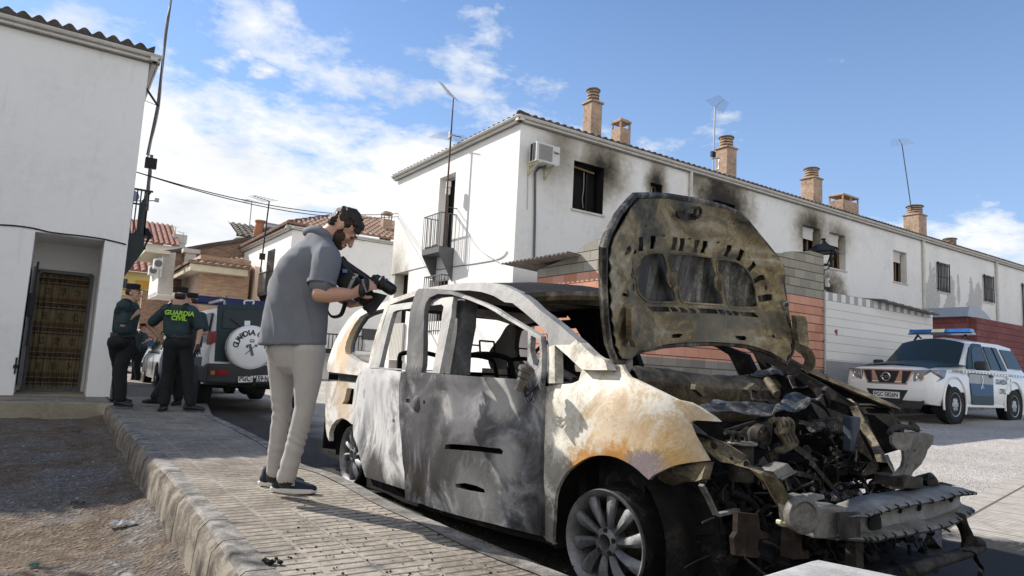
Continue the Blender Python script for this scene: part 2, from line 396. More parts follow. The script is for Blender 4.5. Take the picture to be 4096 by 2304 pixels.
mat_conc('step_concrete',[(0.35,(0.17,0.145,0.10)),(0.5,(0.27,0.24,0.18)),(0.68,(0.36,0.33,0.27))],1.2,0.3)
mat_conc('pale_block',[(0.36,(0.22,0.215,0.205)),(0.5,(0.37,0.36,0.35)),(0.62,(0.46,0.455,0.44))],14.0,0.5)
plain('dark_joint',(.03,.026,.02),.95)
def build_ground():
 mb = MB(); xs = [-400,-150,-60,-25,-10] + [-6 + 0.5 * i for i in range(0,60)] + [30,45,60,120,400]; ys = [-60,-20,-8,-4] + [-3 + 0.5 * i for i in range(60)] + [35,60,120,400,900]
 vs = [(x,y,gz(x,y)) for y in ys for x in xs]; nx = len(xs)
 mb.add(vs,[(j * nx + i,j * nx + i + 1,(j + 1) * nx + i + 1,(j + 1) * nx + i) for j in range(len(ys) - 1) for i in range(nx - 1) if not (xs[i + 1] <= 1.0 and xs[i] >= -10 and ys[j] >= -8 and ys[j + 1] <= 14.0)])
 o = mb.build('road','asphalt',smooth=60,fixn=False); tag(o,kind='structure')
build_ground()
OUT = [onz(*cPv(x,y),0.10) for x,y in [(60,135),(120,215),(185,300),(260,385),(330,460),(405,560),(505,655),(600,775),(720,910),(830,1060),(895,1160),(1010,1330),(1120,1500),(1230,1680)]]
INN = [onz(*cPv(x,y),0.10) for x,y in [(120,140),(200,235),(290,320),(380,405),(470,490),(560,575),(640,665),(735,765),(860,905),(1000,1030),(1075,1115),(1230,1280),(1370,1420),(1560,1640)]]
c6r = crop(1100,1850,2.147)
ROADK = [onz(*p,0.10) for p in [cPv(860,215),cPv(1060,305),cPv(1300,425),(1192,1852),c6r(480,90),c6r(740,210),c6r(960,330),c6r(1200,440),c6r(1440,540),c6r(1750,690),c6r(2100,830),c6r(2500,975),(2560,2440)]]
def offx(P,d): return [Vector((p.x + d,p.y,p.z)) for p in P]
def build_pavement():
 mb = MB()
 L_ = list(INN); R_ = offx(ROADK,-0.10)
 farL = [Vector((0.92,14.1,0.1)),Vector((0.95,60,0.1))]; farR = [Vector((2.55,14,0.1)),Vector((2.8,60,0.1))]
 poly = list(reversed(farL)) + L_ + list(reversed(R_)) + farR
 fx = [(p.x,p.y) for p in poly]
 V,T = cutsheet(fx,[],3.0); mb.add([(v.x,v.y,0.10) for v in V],[t for t in T])
 mb.quad((-9,12.35,.1),(0.95,12.35,.1),(0.95,14.1,.1),(-9,14.1,.1))
 o = mb.build('pavement','ribbed_tiles'); tag(o,kind='structure')
 kb = MB(); rnd = random.Random(4); n = len(OUT)
 outer = spline(OUT,5); inner = spline(INN,12); m = len(outer); rings = []
 inx = lambda y: next((a.x + (b.x - a.x) * (y - a.y) / (b.y - a.y) for a,b in zip(inner,inner[1:]) if (a.y - y) * (b.y - y) <= 0 and a.y != b.y),inner[0].x if y > inner[0].y else inner[-1].x)
 inner = [Vector((inx(o_.y),o_.y,.1)) for o_ in outer]
 for i in range(m):
  o_,i_ = outer[i],inner[i]; j = 0.004 * noise.noise(Vector((i * 0.5,0,0)) * 2)
  drop = 0.38
  rings.append([Vector((i_.x,i_.y,0.03)),Vector((i_.x,i_.y,0.104 + j)),i_.lerp(o_,0.85) + Vector((0,0,0.006 + j)),o_ + Vector((0,0,-0.012 + j)),o_ + Vector((-0.028,0,-0.045)),o_ + Vector((-0.04 + j,0,-0.16)),o_ + Vector((-0.055,0,-drop))])
 k = 7; vs = [v for r in rings for v in r]
 kb.add(vs,[(i * k + q,i * k + q + 1,(i + 1) * k + q + 1,(i + 1) * k + q) for i in range(m - 1) for q in range(k - 1)])
 kb.m = [0 if (f[0] % k) < 3 else 1 for f in kb.f]
 o = kb.build('kerb',['kerb_stone','kerb_wall'],smooth=50); tag(o,kind='structure')
 jb = MB()
 for i in range(9,m - 2,7): r = rings[i]; jb.tube([r[1] + Vector((0,0,.0)),r[2] + Vector((0,0,.0)),r[3] + Vector((0,0,.002)),r[4],r[5],r[6]],.0022,4)
 o = jb.build('kerb_joints','cable_black',fixn=False) if 'cable_black' in MATS else jb.build('kerb_joints','dark_joint',fixn=False); tag(o,kind='structure')
 kb = MB(); P = [Vector((2.8,60,.1)),Vector((2.55,14,.1))] + spline(ROADK,3)
 for i in range(len(P) - 1):
  a,c = P[i],P[i + 1]; w = Vector((-0.105,0,0))
  kb.add([a,c,c + w,a + w,a + Vector((0,0,-.1)) + Vector((.012,0,0)),c + Vector((.012,0,-.1))],[(0,1,2,3),(0,4,5,1)])
 kb.v = [v + Vector((0,0,0.006)) if v.z > 0.05 else v for v in kb.v]
 o = kb.build('kerb','kerb_stone'); tag(o,kind='structure')
 sb = MB(); sb.box((-4.3,12.42,-0.05),(10.5,0.18,0.315)); o = sb.build('house_step','step_concrete',bevel=0.012)
 tag(o,'stained concrete step edging the platform in front of the white house door','step')
 mb = MB()
 A = onz(*(3640,2085),0.10);
build_pavement()
def dz(x,y):
 far = max(0.0,min(1.0,(y - 4) / 8)); return -0.22 + 0.09 * far + 0.035 * noise.noise(Vector((x * 0.9,y * 0.9,0))) + 0.02 * noise.noise(Vector((x * 4,y * 4,1))) + 0.010 * noise.noise(Vector((x * 13,y * 13,2)))
def outx(y):
 P = OUT
 for i in range(len(P) - 1):
  if (P[i].y - y) * (P[i + 1].y - y) <= 0 and P[i].y != P[i + 1].y:
   t = (y - P[i].y) / (P[i + 1].y - P[i].y); return P[i].x + t * (P[i + 1].x - P[i].x)
 return P[0].x if y > P[0].y else P[-1].x
def build_dirt():
 mb = MB(); ys = []; y = -3.0
 while y < 12.36: ys.append(y); y += 0.05 + max(0,y - 1.0) * 0.012
 ys.append(12.36); nx = 90; vs = []
 for y in ys:
  xr = outx(y) - 0.02
  for i in range(nx + 1):
   t = i / nx; x = xr - (xr + 10.0) * (1 - (1 - (1 - t)) ** 0.0) if False else xr - 10.5 * (1 - t) ** 2.2
   bank = 0.07 * math.exp(-((xr - x) / 0.16) ** 2) * (0.6 + 0.8 * noise.noise(Vector((y * 1.7,3,0))))
   vs.append((x,y,dz(x,y) + max(0,bank)))
 k = nx + 1; mb.add(vs,[(j * k + i,j * k + i + 1,(j + 1) * k + i + 1,(j + 1) * k + i) for j in range(len(ys) - 1) for i in range(nx)])
 o = mb.build('dirt_ground','dirt',smooth=80,fixn=False); tag(o,kind='structure')
 st = MB(); rnd = random.Random(11)
 for i in range(2600):
  y = 0.8 + (rnd.random() ** 1.6) * 9; xr = outx(y); x = xr - 0.05 - (rnd.random() ** 1.4) * 4.5
  r = 0.003 + 0.010 * rnd.random() ** 4
  if noise.noise(Vector((x * 0.8,y * 0.8,0))) < -0.15 and r < 0.01: continue
  st.rock((x,y,dz(x,y) + r * 0.3 + (0.05 if xr - x < 0.1 else 0)),r,i,0.55,1 if r < 0.012 else 1)
 o = st.build('gravel','gravel_stone',fixn=False); tag(o,'loose grey and white gravel scattered over the vacant dirt plot','gravel',kind='stuff')
plain('gravel_stone',(0.34,0.33,0.31),0.9,var=0.7,scale=3.5)
build_dirt()
def shade_tree():  # tree out of view, added to dapple the dirt plot with shade
 x,y = -2.9,6.9; t = thing('unseen_shade_tree',(x,y,-.2),'unseen leafy tree added beyond the left edge to shade the plot','tree'); m = MB(); m.tube([(x - 1.2,y + .2,-.3),(x - .9,y,1.4),(x - .3,y,2.6),(x,y,3.6)],[.13,.11,.09,.05],8)
 for i in range(9): a = i * 2.4; m.tube([(x - .5 + .05 * i,y,2.2 + .15 * i),(x + 1.0 * math.cos(a),y + 1.3 * math.sin(a),3.2 + .15 * i)],[.05,.02],5)
 m.build('trunk','wood_brown',t,smooth=60); m = MB(); rn = random.Random(3)
 for i in range(2600):
  c = Vector((x + rn.gauss(0,.46),y + rn.gauss(0,1.0),3.9 + rn.gauss(0,.55)))
  if c.x > -1.75 or noise.noise(c * 1.3) < -.12: continue
  u = Vector((rn.uniform(-1,1),rn.uniform(-1,1),rn.uniform(-1,1))).normalized() * .07; v = u.cross(Vector((rn.uniform(-1,1),rn.uniform(-1,1),1))).normalized() * .035; m.quad(c - u,c + v,c + u,c - v)
 m.build('crown','leaf_green',t,fixn=False)
plain('wood_brown',(.12,.085,.06),.9); plain('leaf_green',(.06,.10,.03),.7,var=.4)
shade_tree()
def dry_grass():
 m = MB(); rn = random.Random(12); plain('straw',(.34,.25,.11),.9,var=.4)
 for i in range(1500):
  y = rn.uniform(.6,5.5) ** 1.0; x = outx(y) - .06 - abs(rn.gauss(0,.16)) - (rn.random() < .25) * rn.uniform(0,1.6)
  if noise.noise(Vector((x * 2.2,y * 2.2,5))) < -.02: continue
  b = Vector((x,y,dz(x,y) + .005)); d = Vector((rn.gauss(0,.02),rn.gauss(0,.02),rn.uniform(.008,.035))); w = Vector((.0016,.0016,0)); m.add([b - w,b + w,b + d],[(0,1,2)])
 o = m.build('dry_grass','straw',fixn=False); tag(o,'short straw-coloured dry grass along the foot of the kerb','grass',kind='stuff')
dry_grass()
def wall_mat(name,base=(0.80,0.79,0.76),soot=(),peel=(),axis='x',sootcol=(0.012,0.010,0.008),warm=(0.36,0.29,0.17),dirty=0.13):
 """limewashed wall; soot blobs (u, z, ru, rz, strength) and plaster losses (u, z, ru, rz) in wall coordinates relative to the object origin"""
 m,nt,N,L,b = nodes_of(name); tc = N.new('ShaderNodeTexCoord').outputs['Object']
 sep = N.new('ShaderNodeSeparateXYZ'); L.new(tc,sep.inputs[0]); U = sep.outputs[0 if axis == 'x' else 1]; Z = sep.outputs[2]
 n1 = noisen(N,L,tc,0.7,8,0.65); n2 = noisen(N,L,tc,7,8,0.7)
 f = mathn(N,L,'ADD',mathn(N,L,'MULTIPLY',n1,0.6),mathn(N,L,'MULTIPLY',n2,0.4))
 col = rampn(N,L,f,[(0.30,tuple(c * (1 - dirty * 1.6) for c in base)),(0.5,base),(0.7,tuple(min(0.9,c * 1.03) for c in base))])
 mp = N.new('ShaderNodeMapping'); mp.inputs['Scale'].default_value = (2.2,2.2,0.28); L.new(tc,mp.inputs[0])
 st = noisen(N,L,mp.outputs[0],2.5,8,0.7)
 col = mixn(N,L,rampn(N,L,st,[(0.56,g3(0)),(0.74,g3(0.38))]),col,(0.52,0.49,0.44))
 nd = mathn(N,L,'SUBTRACT',noisen(N,L,tc,1.6,7,0.65),0.5); nd2 = mathn(N,L,'SUBTRACT',noisen(N,L,tc,5,6,0.7),0.5)
 tot = None
 for (u,z,ru,rz,s) in soot:
  a = mathn(N,L,'DIVIDE',mathn(N,L,'SUBTRACT',U,u),ru); c = mathn(N,L,'DIVIDE',mathn(N,L,'SUBTRACT',Z,z),rz)
  d = mathn(N,L,'SQRT',mathn(N,L,'ADD',mathn(N,L,'MULTIPLY',a,a),mathn(N,L,'MULTIPLY',c,c)))
  d = mathn(N,L,'ADD',d,mathn(N,L,'ADD',mathn(N,L,'MULTIPLY',nd,0.7),mathn(N,L,'MULTIPLY',nd2,0.42)))
  v = mathn(N,L,'MULTIPLY',mathn(N,L,'POWER',mathn(N,L,'MAXIMUM',mathn(N,L,'SUBTRACT',1.0,d),0.0),1.3),s)
  tot = v if tot is None else mathn(N,L,'MAXIMUM',tot,v)
 if tot is not None:
  col = mixn(N,L,rampn(N,L,tot,[(0.0,g3(0)),(0.35,g3(0.65)),(0.8,g3(1))]),col,warm)
  col = mixn(N,L,rampn(N,L,tot,[(0.12,g3(0)),(0.6,g3(0.92)),(1.0,g3(1))]),col,sootcol)
 if peel:
  pt = None
  for (u,z,ru,rz) in peel:
   a = mathn(N,L,'DIVIDE',mathn(N,L,'SUBTRACT',U,u),ru); c = mathn(N,L,'DIVIDE',mathn(N,L,'SUBTRACT',Z,z),rz)
   d = mathn(N,L,'ADD',mathn(N,L,'MULTIPLY',a,a),mathn(N,L,'MULTIPLY',c,c))
   v = mathn(N,L,'SUBTRACT',1.0,mathn(N,L,'ADD',d,mathn(N,L,'MULTIPLY',nd,4.0))); pt = v if pt is None else mathn(N,L,'MAXIMUM',pt,v)
  col = mixn(N,L,rampn(N,L,pt,[(0.18,g3(0)),(0.24,g3(1))]),col,rampn(N,L,n2,[(0.3,(0.42,0.41,0.40)),(0.7,(0.58,0.57,0.55))]))
 L.new(col,b.inputs['Base Color']); b.inputs['Roughness'].default_value = 0.93
 bumpn(N,L,b,n2,0.22,0.01)
 return m
plain('whitewash',(0.80,0.79,0.76),0.92,var=0.05,scale=2.0,bump=0.2,bdist=0.01)
plain('gutter_white',(0.58,0.56,0.51),0.6,var=0.25,scale=3.0,bump=0.1)
plain('dark_trim',(0.24,0.225,0.20),0.8,var=0.5,scale=6,bump=0.2)
plain('soot_shade_black',(0.010,0.009,0.008),0.95,var=0.5,scale=4)  # soot; also black put in for shade inside hallway, arches and holes
plain('iron_black',(0.018,0.018,0.020),0.45,metal=0.6,var=0.3)
plain('iron_grey',(0.12,0.125,0.13),0.5,metal=0.4,var=0.2)
plain('iron_green',(0.030,0.036,0.037),0.5,metal=0.3,var=0.25)
plain('shutter_pvc',(0.62,0.60,0.55),0.5,var=0.1)
plain('alu',(0.55,0.55,0.55),0.35,metal=0.8,var=0.1)
plain('wood_scorched',(0.20,0.125,0.055),0.7,var=0.4,scale=8)
plain('cable_black',(0.02,0.02,0.02),0.6)
plain('cable_white',(0.45,0.44,0.42),0.6)
plain('galv',(0.36,0.37,0.38),0.45,metal=0.5,var=0.2)
plain('rusty_pole',(0.10,0.06,0.045),0.75,metal=0.2,var=0.4,scale=9)
plain('brown_pole',(0.13,0.12,0.125),0.55,metal=0.4,var=0.3)
def mat_tiles(name,stops):
 m,nt,N,L,b = nodes_of(name); tc = N.new('ShaderNodeTexCoord').outputs['Object']
 n1 = noisen(N,L,tc,2.0,9,0.7); n2 = noisen(N,L,tc,13,6,0.7)
 f = mathn(N,L,'ADD',mathn(N,L,'MULTIPLY',n1,0.5),mathn(N,L,'MULTIPLY',n2,0.5))
 L.new(rampn(N,L,f,stops),b.inputs['Base Color']); b.inputs['Roughness'].default_value = 0.9; bumpn(N,L,b,n2,0.4,0.01)
mat_tiles('tiles_dark',[(0.32,(0.030,0.026,0.022)),(0.5,(0.085,0.072,0.060)),(0.62,(0.16,0.13,0.11)),(0.72,(0.27,0.25,0.21))])
mat_tiles('tiles_brown',[(0.32,(0.11,0.065,0.045)),(0.5,(0.25,0.15,0.105)),(0.68,(0.42,0.29,0.21))])
mat_tiles('tiles_red',[(0.32,(0.13,0.05,0.036)),(0.5,(0.27,0.11,0.075)),(0.68,(0.42,0.25,0.19))])
mat_tiles('chimney_render',[(0.34,(0.10,0.075,0.05)),(0.46,(0.34,0.24,0.17)),(0.60,(0.50,0.36,0.26)),(0.72,(0.58,0.50,0.42))])
mat_tiles('chimney_dark',[(0.35,(0.05,0.045,0.04)),(0.5,(0.14,0.125,0.105)),(0.7,(0.26,0.23,0.19))])
def tile_roof(name,a,b,up,length,mat,parent,pitch=0.22,course=0.36,amp=0.055,lip=0.05,nrows=None,hip0=0.0,hip1=0.0):
 """barrel tiles: eave line a->b, up = unit vector up the slope"""
 a = Vector(a); b = Vector(b); e = (b - a); W_ = e.length; e.normalize(); up = Vector(up).normalized(); nrm = e.cross(up).normalized()
 if nrm.z < 0: nrm = -nrm
 nw = max(2,int(W_ / pitch)); nc = max(1,int(length / course)) if nrows is None else nrows; per = 6; mb = MB(); rnd = random.Random(len(name) + int(W_ * 10))
 cols = nw * per + 1; rows = []
 for c in range(nc):
  for q,(t,h) in enumerate(((0.0,0.030),(1.0,0.0))):
   d_ = (c + t) * course; w0 = hip0 * d_; w1 = W_ - hip1 * d_
   if w1 <= w0 + .05: w1 = w0 + .05
   rows.append([a + e * min(w1,max(w0,W_ * i / (cols - 1))) + up * ((c + t) * course * 1.0) + nrm * (h + amp * (0.5 + 0.5 * math.cos(2 * math.pi * i / per)) ** 0.7 + 0.01 * noise.noise(Vector((i // per * 1.7,c * 2.3,0)))) for i in range(cols)])
 vs = [v for r in rows for v in r]
 fs = [(j * cols + i,j * cols + i + 1,(j + 1) * cols + i + 1,(j + 1) * cols + i) for j in range(len(rows) - 1) for i in range(cols - 1)]
 mb.add(vs,fs)
 base = [a + e * (W_ * i / (cols - 1)) - nrm * 0.03 for i in range(cols)]
 o = len(mb.v); mb.add(base,[]); mb.f += [(i,o + i,o + i + 1,i + 1) for i in range(cols - 1)]; mb.m += [0] * (cols - 1)
 return mb.build(name,mat,parent,fixn=False,smooth=50)
HX,HY = 8.745,13.064; EZ = 6.80
def wx(sx,sy): p = ony(sx,sy,HY); return (p.x,p.z)
def rect_of(pts):
 q = [wx(*p) for p in pts]; xs = sorted(a for a,_ in q); zs = sorted(z for _,z in q)
 return ((xs[0] + xs[1]) / 2,(zs[0] + zs[1]) / 2,(xs[2] + xs[3]) / 2,(zs[2] + zs[3]) / 2)
cA7 = crop(1500,400,1.932); cA8 = crop(2300,300,2.07); cB8 = crop(3100,500,1.932)
PX = [HX,14.64,28.11,34.74,58.0]
R1 = rect_of([cA7(1540,465),cA7(1773,527),cA7(1760,890),cA7(1523,838)])
R2 = rect_of([cA8(625,887),cA8(724,912)] * 2); R2 = (R2[0],R2[3] - 0.75,R2[2],R2[3])
a_,b_ = wx(*cA8(625,887)),wx(*cA8(724,912)); R2 = (a_[0],(a_[1] + b_[1]) / 2 - 0.8,b_[0],(a_[1] + b_[1]) / 2)
a_,b_ = wx(*cA8(1145,1028)),wx(*cA8(1327,1078)); R3 = (a_[0],(a_[1] + b_[1]) / 2 - 1.3,b_[0],(a_[1] + b_[1]) / 2)
a_,b_ = wx(*cB8(215,770)),wx(*cB8(350,805)); R4 = (a_[0],(a_[1] + b_[1]) / 2 - 1.75,b_[0],(a_[1] + b_[1]) / 2)
R5 = rect_of([cB8(420,826),cB8(545,858),cB8(546,1128),cB8(420,1100)])
R6 = rect_of([cB8(913,963),cB8(1017,990),cB8(1020,1228),cB8(915,1208)])
R7 = rect_of([cB8(1245,1054),cB8(1332,1078),cB8(1336,1300),cB8(1249,1283)])
R8 = rect_of([cB8(1604,1155),cB8(1675,1170),cB8(1680,1377),cB8(1609,1363)])
a_,b_ = wx(*cB8(1899,1222)),wx(*cB8(1926,1226)); R9 = (a_[0],a_[1] - 2.1,a_[0] + 1.5,a_[1])
def facade(root,name,x0,x1,rects,mat,z0=-0.3,z1=EZ):
 mb = MB(); holes = [[(r[0],r[1]),(r[2],r[1]),(r[2],r[3]),(r[0],r[3])] for r in rects]
 sheet(mb,[(x0,z0),(x1,z0),(x1,z1),(x0,z1)],holes,2.2,lambda u,v: Vector((u,HY,v)),Vector((0,0.32,0)))
 return mb.build(name,mat,root)
def window_fit(root,r,kind,y=HY):
 w = r[2] - r[0]; h = r[3] - r[1]; cx = (r[0] + r[2]) / 2
 mb = MB(); t = 0.05; yy = y + 0.25
 fm = 'alu' if kind in ('burnt','grille','small') else 'wood_scorched'
 for (a,b) in (((r[0] + t / 2,yy,r[1]),(r[0] + t / 2,yy,r[3])),((r[2] - t / 2,yy,r[1]),(r[2] - t / 2,yy,r[3])),((r[0],yy,r[1] + t / 2),(r[2],yy,r[1] + t / 2)),((r[0],yy,r[3] - t / 2),(r[2],yy,r[3] - t / 2)),((cx + 0.12 * w,yy + .01,r[1]),(cx + 0.12 * w,yy + .01,r[3]))):
  mb.bar(a,b,t,t,up=(0,1,0))
 f = mb.build('window',fm if kind != 'burnt' else 'iron_black',root)
 s = MB(); s.box((cx,y + 0.10,r[1] - 0.025),(w + 0.10,0.28,0.05)); s.build('sill','gutter_white',f)
 d = MB(); d.box((cx,y + 1.1,(r[1] + r[3]) / 2),(w + 1.2,1.5,h + 0.9)); d.build('dark_room','soot_shade_black',f)
 if kind in ('burnt','small'):
  e = MB(); t2 = .012
  for bx in (((r[0] + t2 / 2,y + .165,(r[1] + r[3]) / 2),(t2,.30,h)),((r[2] - t2 / 2,y + .165,(r[1] + r[3]) / 2),(t2,.30,h)),((cx,y + .165,r[3] - t2 / 2),(w - .03,.30,t2))): e.box(*bx)
  e.build('sooty_reveal','soot_shade_black',f)
 if kind in ('shutter','burnt'):
  q = MB()
  nn = 1 if kind == 'burnt' else 7
  for i in range(nn):
   q.bar((r[0] + 0.03,y + 0.17,r[3] - 0.10 - i * 0.045),(r[2] - 0.18 * w - .02,y + 0.17 + 0.004 * (i % 2),r[3] - 0.10 - i * 0.045 - (0.05 if kind == 'burnt' else 0.02)),0.03,0.042)
  (q.box((cx - 0.08 * w,y + 0.2,r[3] - 0.05),(w * 0.82,0.10,0.1)) if kind != 'burnt' else None); q.build('shutter','shutter_pvc' if kind == 'shutter' else 'wood_scorched',f)
  if kind == 'burnt':
   c = MB(); c.tube(spline([(cx - .05,y + .15,r[3] - .2),(cx - .04,y + .15,cx * 0 + (r[1] + r[3]) / 2),(cx - .07,y + .15,r[1] + .35),(cx - .03,y + .15,r[1] + .12)],5),0.008,5); c.build('strap','cable_white',f)
 if kind == 'grille':
  g = MB(); gy = y - 0.07
  for i in range(8):
   xx = r[0] + 0.03 + (w - 0.06) * i / 7; g.bar((xx,gy,r[1] + .02),(xx,gy,r[3] - .02),0.022)
  for zz in (r[1] + .1,(r[1] + r[3]) / 2,r[3] - .1): g.bar((r[0],gy,zz),(r[2],gy,zz),0.03)
  for xx in (r[0],r[2]): g.bar((xx,gy,r[1]),(xx,gy,r[3]),0.035);
  for xx in (r[0],r[2]):
   for zz in (r[1] + .1,r[3] - .1): g.bar((xx,gy,zz),(xx,y + .02,zz),0.025)
  g.build('grille','iron_black',f)
  p = MB(); p.box((cx,y + .29,(r[1] + r[3]) / 2),(w - .08,.02,h - .08)); p.build('blind','shutter_pvc',f)
 return f
def gutter(name,a,b,out,root):
 """boxed eave: soffit board, fascia and half-round gutter along a->b, projecting towards out"""
 a = Vector(a); b = Vector(b); out = Vector(out); Z = Vector((0,0,1)); mb = MB(); pr = 0.12
 prof = [(0,0),(pr,0),(pr,0.05),(pr + 0.01,0.05),(pr + 0.05,0.07),(pr + 0.07,0.105),(pr + 0.07,0.12),(pr + 0.055,0.12),(pr + 0.015,0.09),(0,0.09)]
 e = (b - a).normalized()
 A = [a + out * p + Z * q for p,q in prof]; B = [b + out * p + Z * q for p,q in prof]; n = len(prof)
 mb.add(A + B,[(i,(i + 1) % n,n + (i + 1) % n,n + i) for i in range(n)] + [tuple(range(n)),tuple(reversed(range(n,2 * n)))])
 g = mb.build(name,'gutter_white',root)
 tr = MB(); q = out * (pr + 0.022); tr.bar(a + q + Z * 0.052,b + q + Z * 0.052,0.010,0.012); tr.bar(a + q * 0 + out * 0.02 - Z * 0.012,b + out * 0.02 - Z * 0.012,0.04,0.02); tr.build('eave_joint','dark_trim',g)  # thin dark strips along the gutter and soffit joints
 return g
def drainpipe(root,x,z0,z1,y=HY,r=0.05):
 mb = MB(); mb.tube([(x,y - 0.07,z0),(x,y - 0.07,z1)],r,10)
 for zz in (z0 + 1.2,(z0 + z1) / 2,z1 - .5): mb.tube([(x,y - .07,zz),(x,y - .07,zz + .05)],r + 0.012,10)
 mb.build('drainpipe','gutter_white',root,smooth=40)
def chimney_round(root,p,w,h,hr):
 """square rendered shaft with a stack of terracotta rings and a cap"""
 mb = MB(); x,y,z = p; mb.box((x,y,z + h / 2),(w,w,h)); c = mb.build('chimney','chimney_render',root,bevel=0.02)
 k = MB(); k.box((x,y,z + h + .02),(w + .07,w + .07,.05)); k.build('cap_slab','chimney_render',c,bevel=0.01)
 r = w * 0.46; n = 4; rg = MB(); core = MB(); core.tube([(x,y,z + h),(x,y,z + h + hr * .9)],r * .72,16); core.build('flue','soot_shade_black',c)
 for i in range(n):
  z0 = z + h + .05 + i * hr * .82 / n; rg.lathe([(r * .78,z0),(r * .97,z0),(r,z0 + hr * .065),(r * .97,z0 + hr * .125),(r * .78,z0 + hr * .125)],(x,y,0),n=20,closed=True)
 rg.build('chimney_pot','chimney_render',c,smooth=50)
 t = MB(); t.lathe([(0,z + h + hr * .86),(r * 1.12,z + h + hr * .86),(r * 1.16,z + h + hr * .92),(r * 1.0,z + h + hr * .99),(0,z + h + hr)],(x,y,0),n=20); t.build('chimney_lid','chimney_dark',c,smooth=40)
 return c
def chimney_vent(root,p,wx_,wy,h,nx=1):
 x,y,z = p; mb = MB(); mb.box((x,y,z + h * .36),(wx_,wy,h * .72)); t = 0.055
 xs = [x - wx_ / 2 + t / 2 + (wx_ - t) * i / nx for i in range(nx + 1)]
 for a in xs:
  for c in (y - wy / 2 + t / 2,y + wy / 2 - t / 2): mb.box((a,c,z + h * .80),(t,t,h * .16))
 mb.box((x,y,z + h * .91),(wx_ + .03,wy + .03,h * .07)); mb.box((x,y,z + h * .965),(wx_ * .8,wy * .8,h * .05))
 return mb.build('chimney','chimney_render',root,bevel=0.015)
def chim_at(s0,s1,ytop_s,yj_s,ycap_s,y,w):
 pass
SL = math.tan(rad(20))
def roofz(y): return EZ + 0.16 + (y - HY + 0.1) * SL
HOUSES = []
def row_house(i,label,rects,kinds,soot=(),peel=(),chims=()):
 x0,x1 = PX[i],PX[i + 1]; root = thing('row_house',(x0,HY,0),label,'house','terraced houses of the white row')
 wm = wall_mat('facade_wall_%d' % i,(0.80,0.79,0.76),[(u - x0,z,a,c,s) for u,z,a,c,s in soot],[(u - x0,z,a,c) for u,z,a,c in peel])
 facade(root,'facade',x0 + (.322 if i == 0 else 0.0),x1,rects,wm)
 if i == 0:
  q = MB(); q.box((x0 + .161,HY - .001 + .16,(EZ - .3) / 2),(.3219,.32,EZ + .3)); q.build('facade',wm,root)
 for r,k in zip(rects,kinds): window_fit(root,r,k)
 gutter('eave',(x0 - (0.16 if i == 0 else 0),HY,EZ),(x1,HY,EZ),(0,-1,0),root)
 tile_roof('roof',(x0 - (.14 if i == 0 else 0),HY - 0.15,EZ + .125),(x1,HY - 0.15,EZ + .125),(0,math.cos(rad(20)),math.sin(rad(20))),4.2,'tiles_dark',root,hip0=(.94 if i == 0 else 0))
 b = MB(); b.box(((x0 + x1) / 2 + (0.2 if i == 0 else 0),HY + 3.7,EZ / 2 - .1),(x1 - x0 - .02 - (0.4 if i == 0 else 0),6.0,EZ - .4)); b.build('rear_walls','whitewash',root)
 for c in chims:
  if c[0] == 'round': chimney_round(root,c[1],c[2],c[3],c[4])
  else: chimney_vent(root,c[1],c[2],c[3],c[4],c[5])
 return root
def ctop(sx,sy,y): p = ony(sx,sy,y); return p
CY_ = HY + 0.75
def rc_(xl,xr,ytop,yjoint,cr):
 """round chimney from its pixel edges (crop coordinates)"""
 a = ony(*cr(xl,yjoint),CY_); b = ony(*cr(xr,yjoint),CY_); t = ony(*cr((xl + xr) / 2,ytop),CY_)
 w = (b.x - a.x) * 0.56; z0 = roofz(CY_) - 0.25; zj = (a.z + b.z) / 2; return ('round',((a.x + b.x) / 2,CY_,z0),w,zj - z0,t.z - zj)
def vc_(xl,xr,ytop,cr,nx=1,k=0.5):
 a = ony(*cr(xl,ytop),CY_); b = ony(*cr(xr,ytop),CY_); z0 = roofz(CY_) - 0.25; W_ = (b.x - a.x)
 return ('vent',((a.x + b.x) / 2,CY_,z0),W_ * (k if nx == 1 else .66),W_ * (k if nx == 1 else .36),(a.z + b.z) / 2 - z0,nx)
C1 = rc_(68,225,118,245,cA8); C2 = vc_(298,468,372,cA8); C3 = rc_(1180,1322,512,620,cA8); C4 = rc_(222,340,335,425,cB8)
C5 = vc_(437,620,545,cB8,2); C6 = rc_(1027,1132,625,705,cB8); C7 = rc_(1312,1392,877,945,cB8)
def s_over(r,k=1.0,up=0.9,rw=0.75,down=0.0): return ((r[0] + r[2]) / 2,r[3] + 0.02,(r[2] - r[0]) * rw + .1,up,k)
h1 = row_house(0,'corner house of the white row, burnt window and air conditioner below the eave',[R1,R2],['burnt','small'],soot=[(R1[0] + .95,R1[3] - .02,1.35,1.3,.72),(R1[2] + .1,R1[3] - .2,.6,1.1,.55),(R1[0] - .35,R1[3] + .2,1.4,1.8,.38),((R2[0] + R2[2]) / 2,R2[3],.62,.95,.85)],chims=[C1,C2])
h2 = row_house(1,'long middle house of the white row, three smoke-stained shuttered windows',[R3,R4,R5,R6],['small','shutter','shutter','shutter'],soot=[((R3[0] + R3[2]) / 2 - .1,R3[3] - .05,2.1,1.7,.95),(R3[0] - .9,R3[3] + .5,2.6,1.4,.5),((R4[0] + R4[2]) / 2,R4[3] - .1,1.5,1.4,.75),((R5[0] + R5[2]) / 2,R5[3] - .1,1.4,1.1,.5),(R5[0] - .2,R5[1] - 1.0,1.7,1.5,.95),(R4[0] + .3,R4[1] - .5,1.6,1.6,.5)],chims=[C3,C4,C5,C6])
pe = lambda pts: [(wx(*cB8(x,y))[0],wx(*cB8(x,y))[1],a,c) for x,y,a,c in pts]
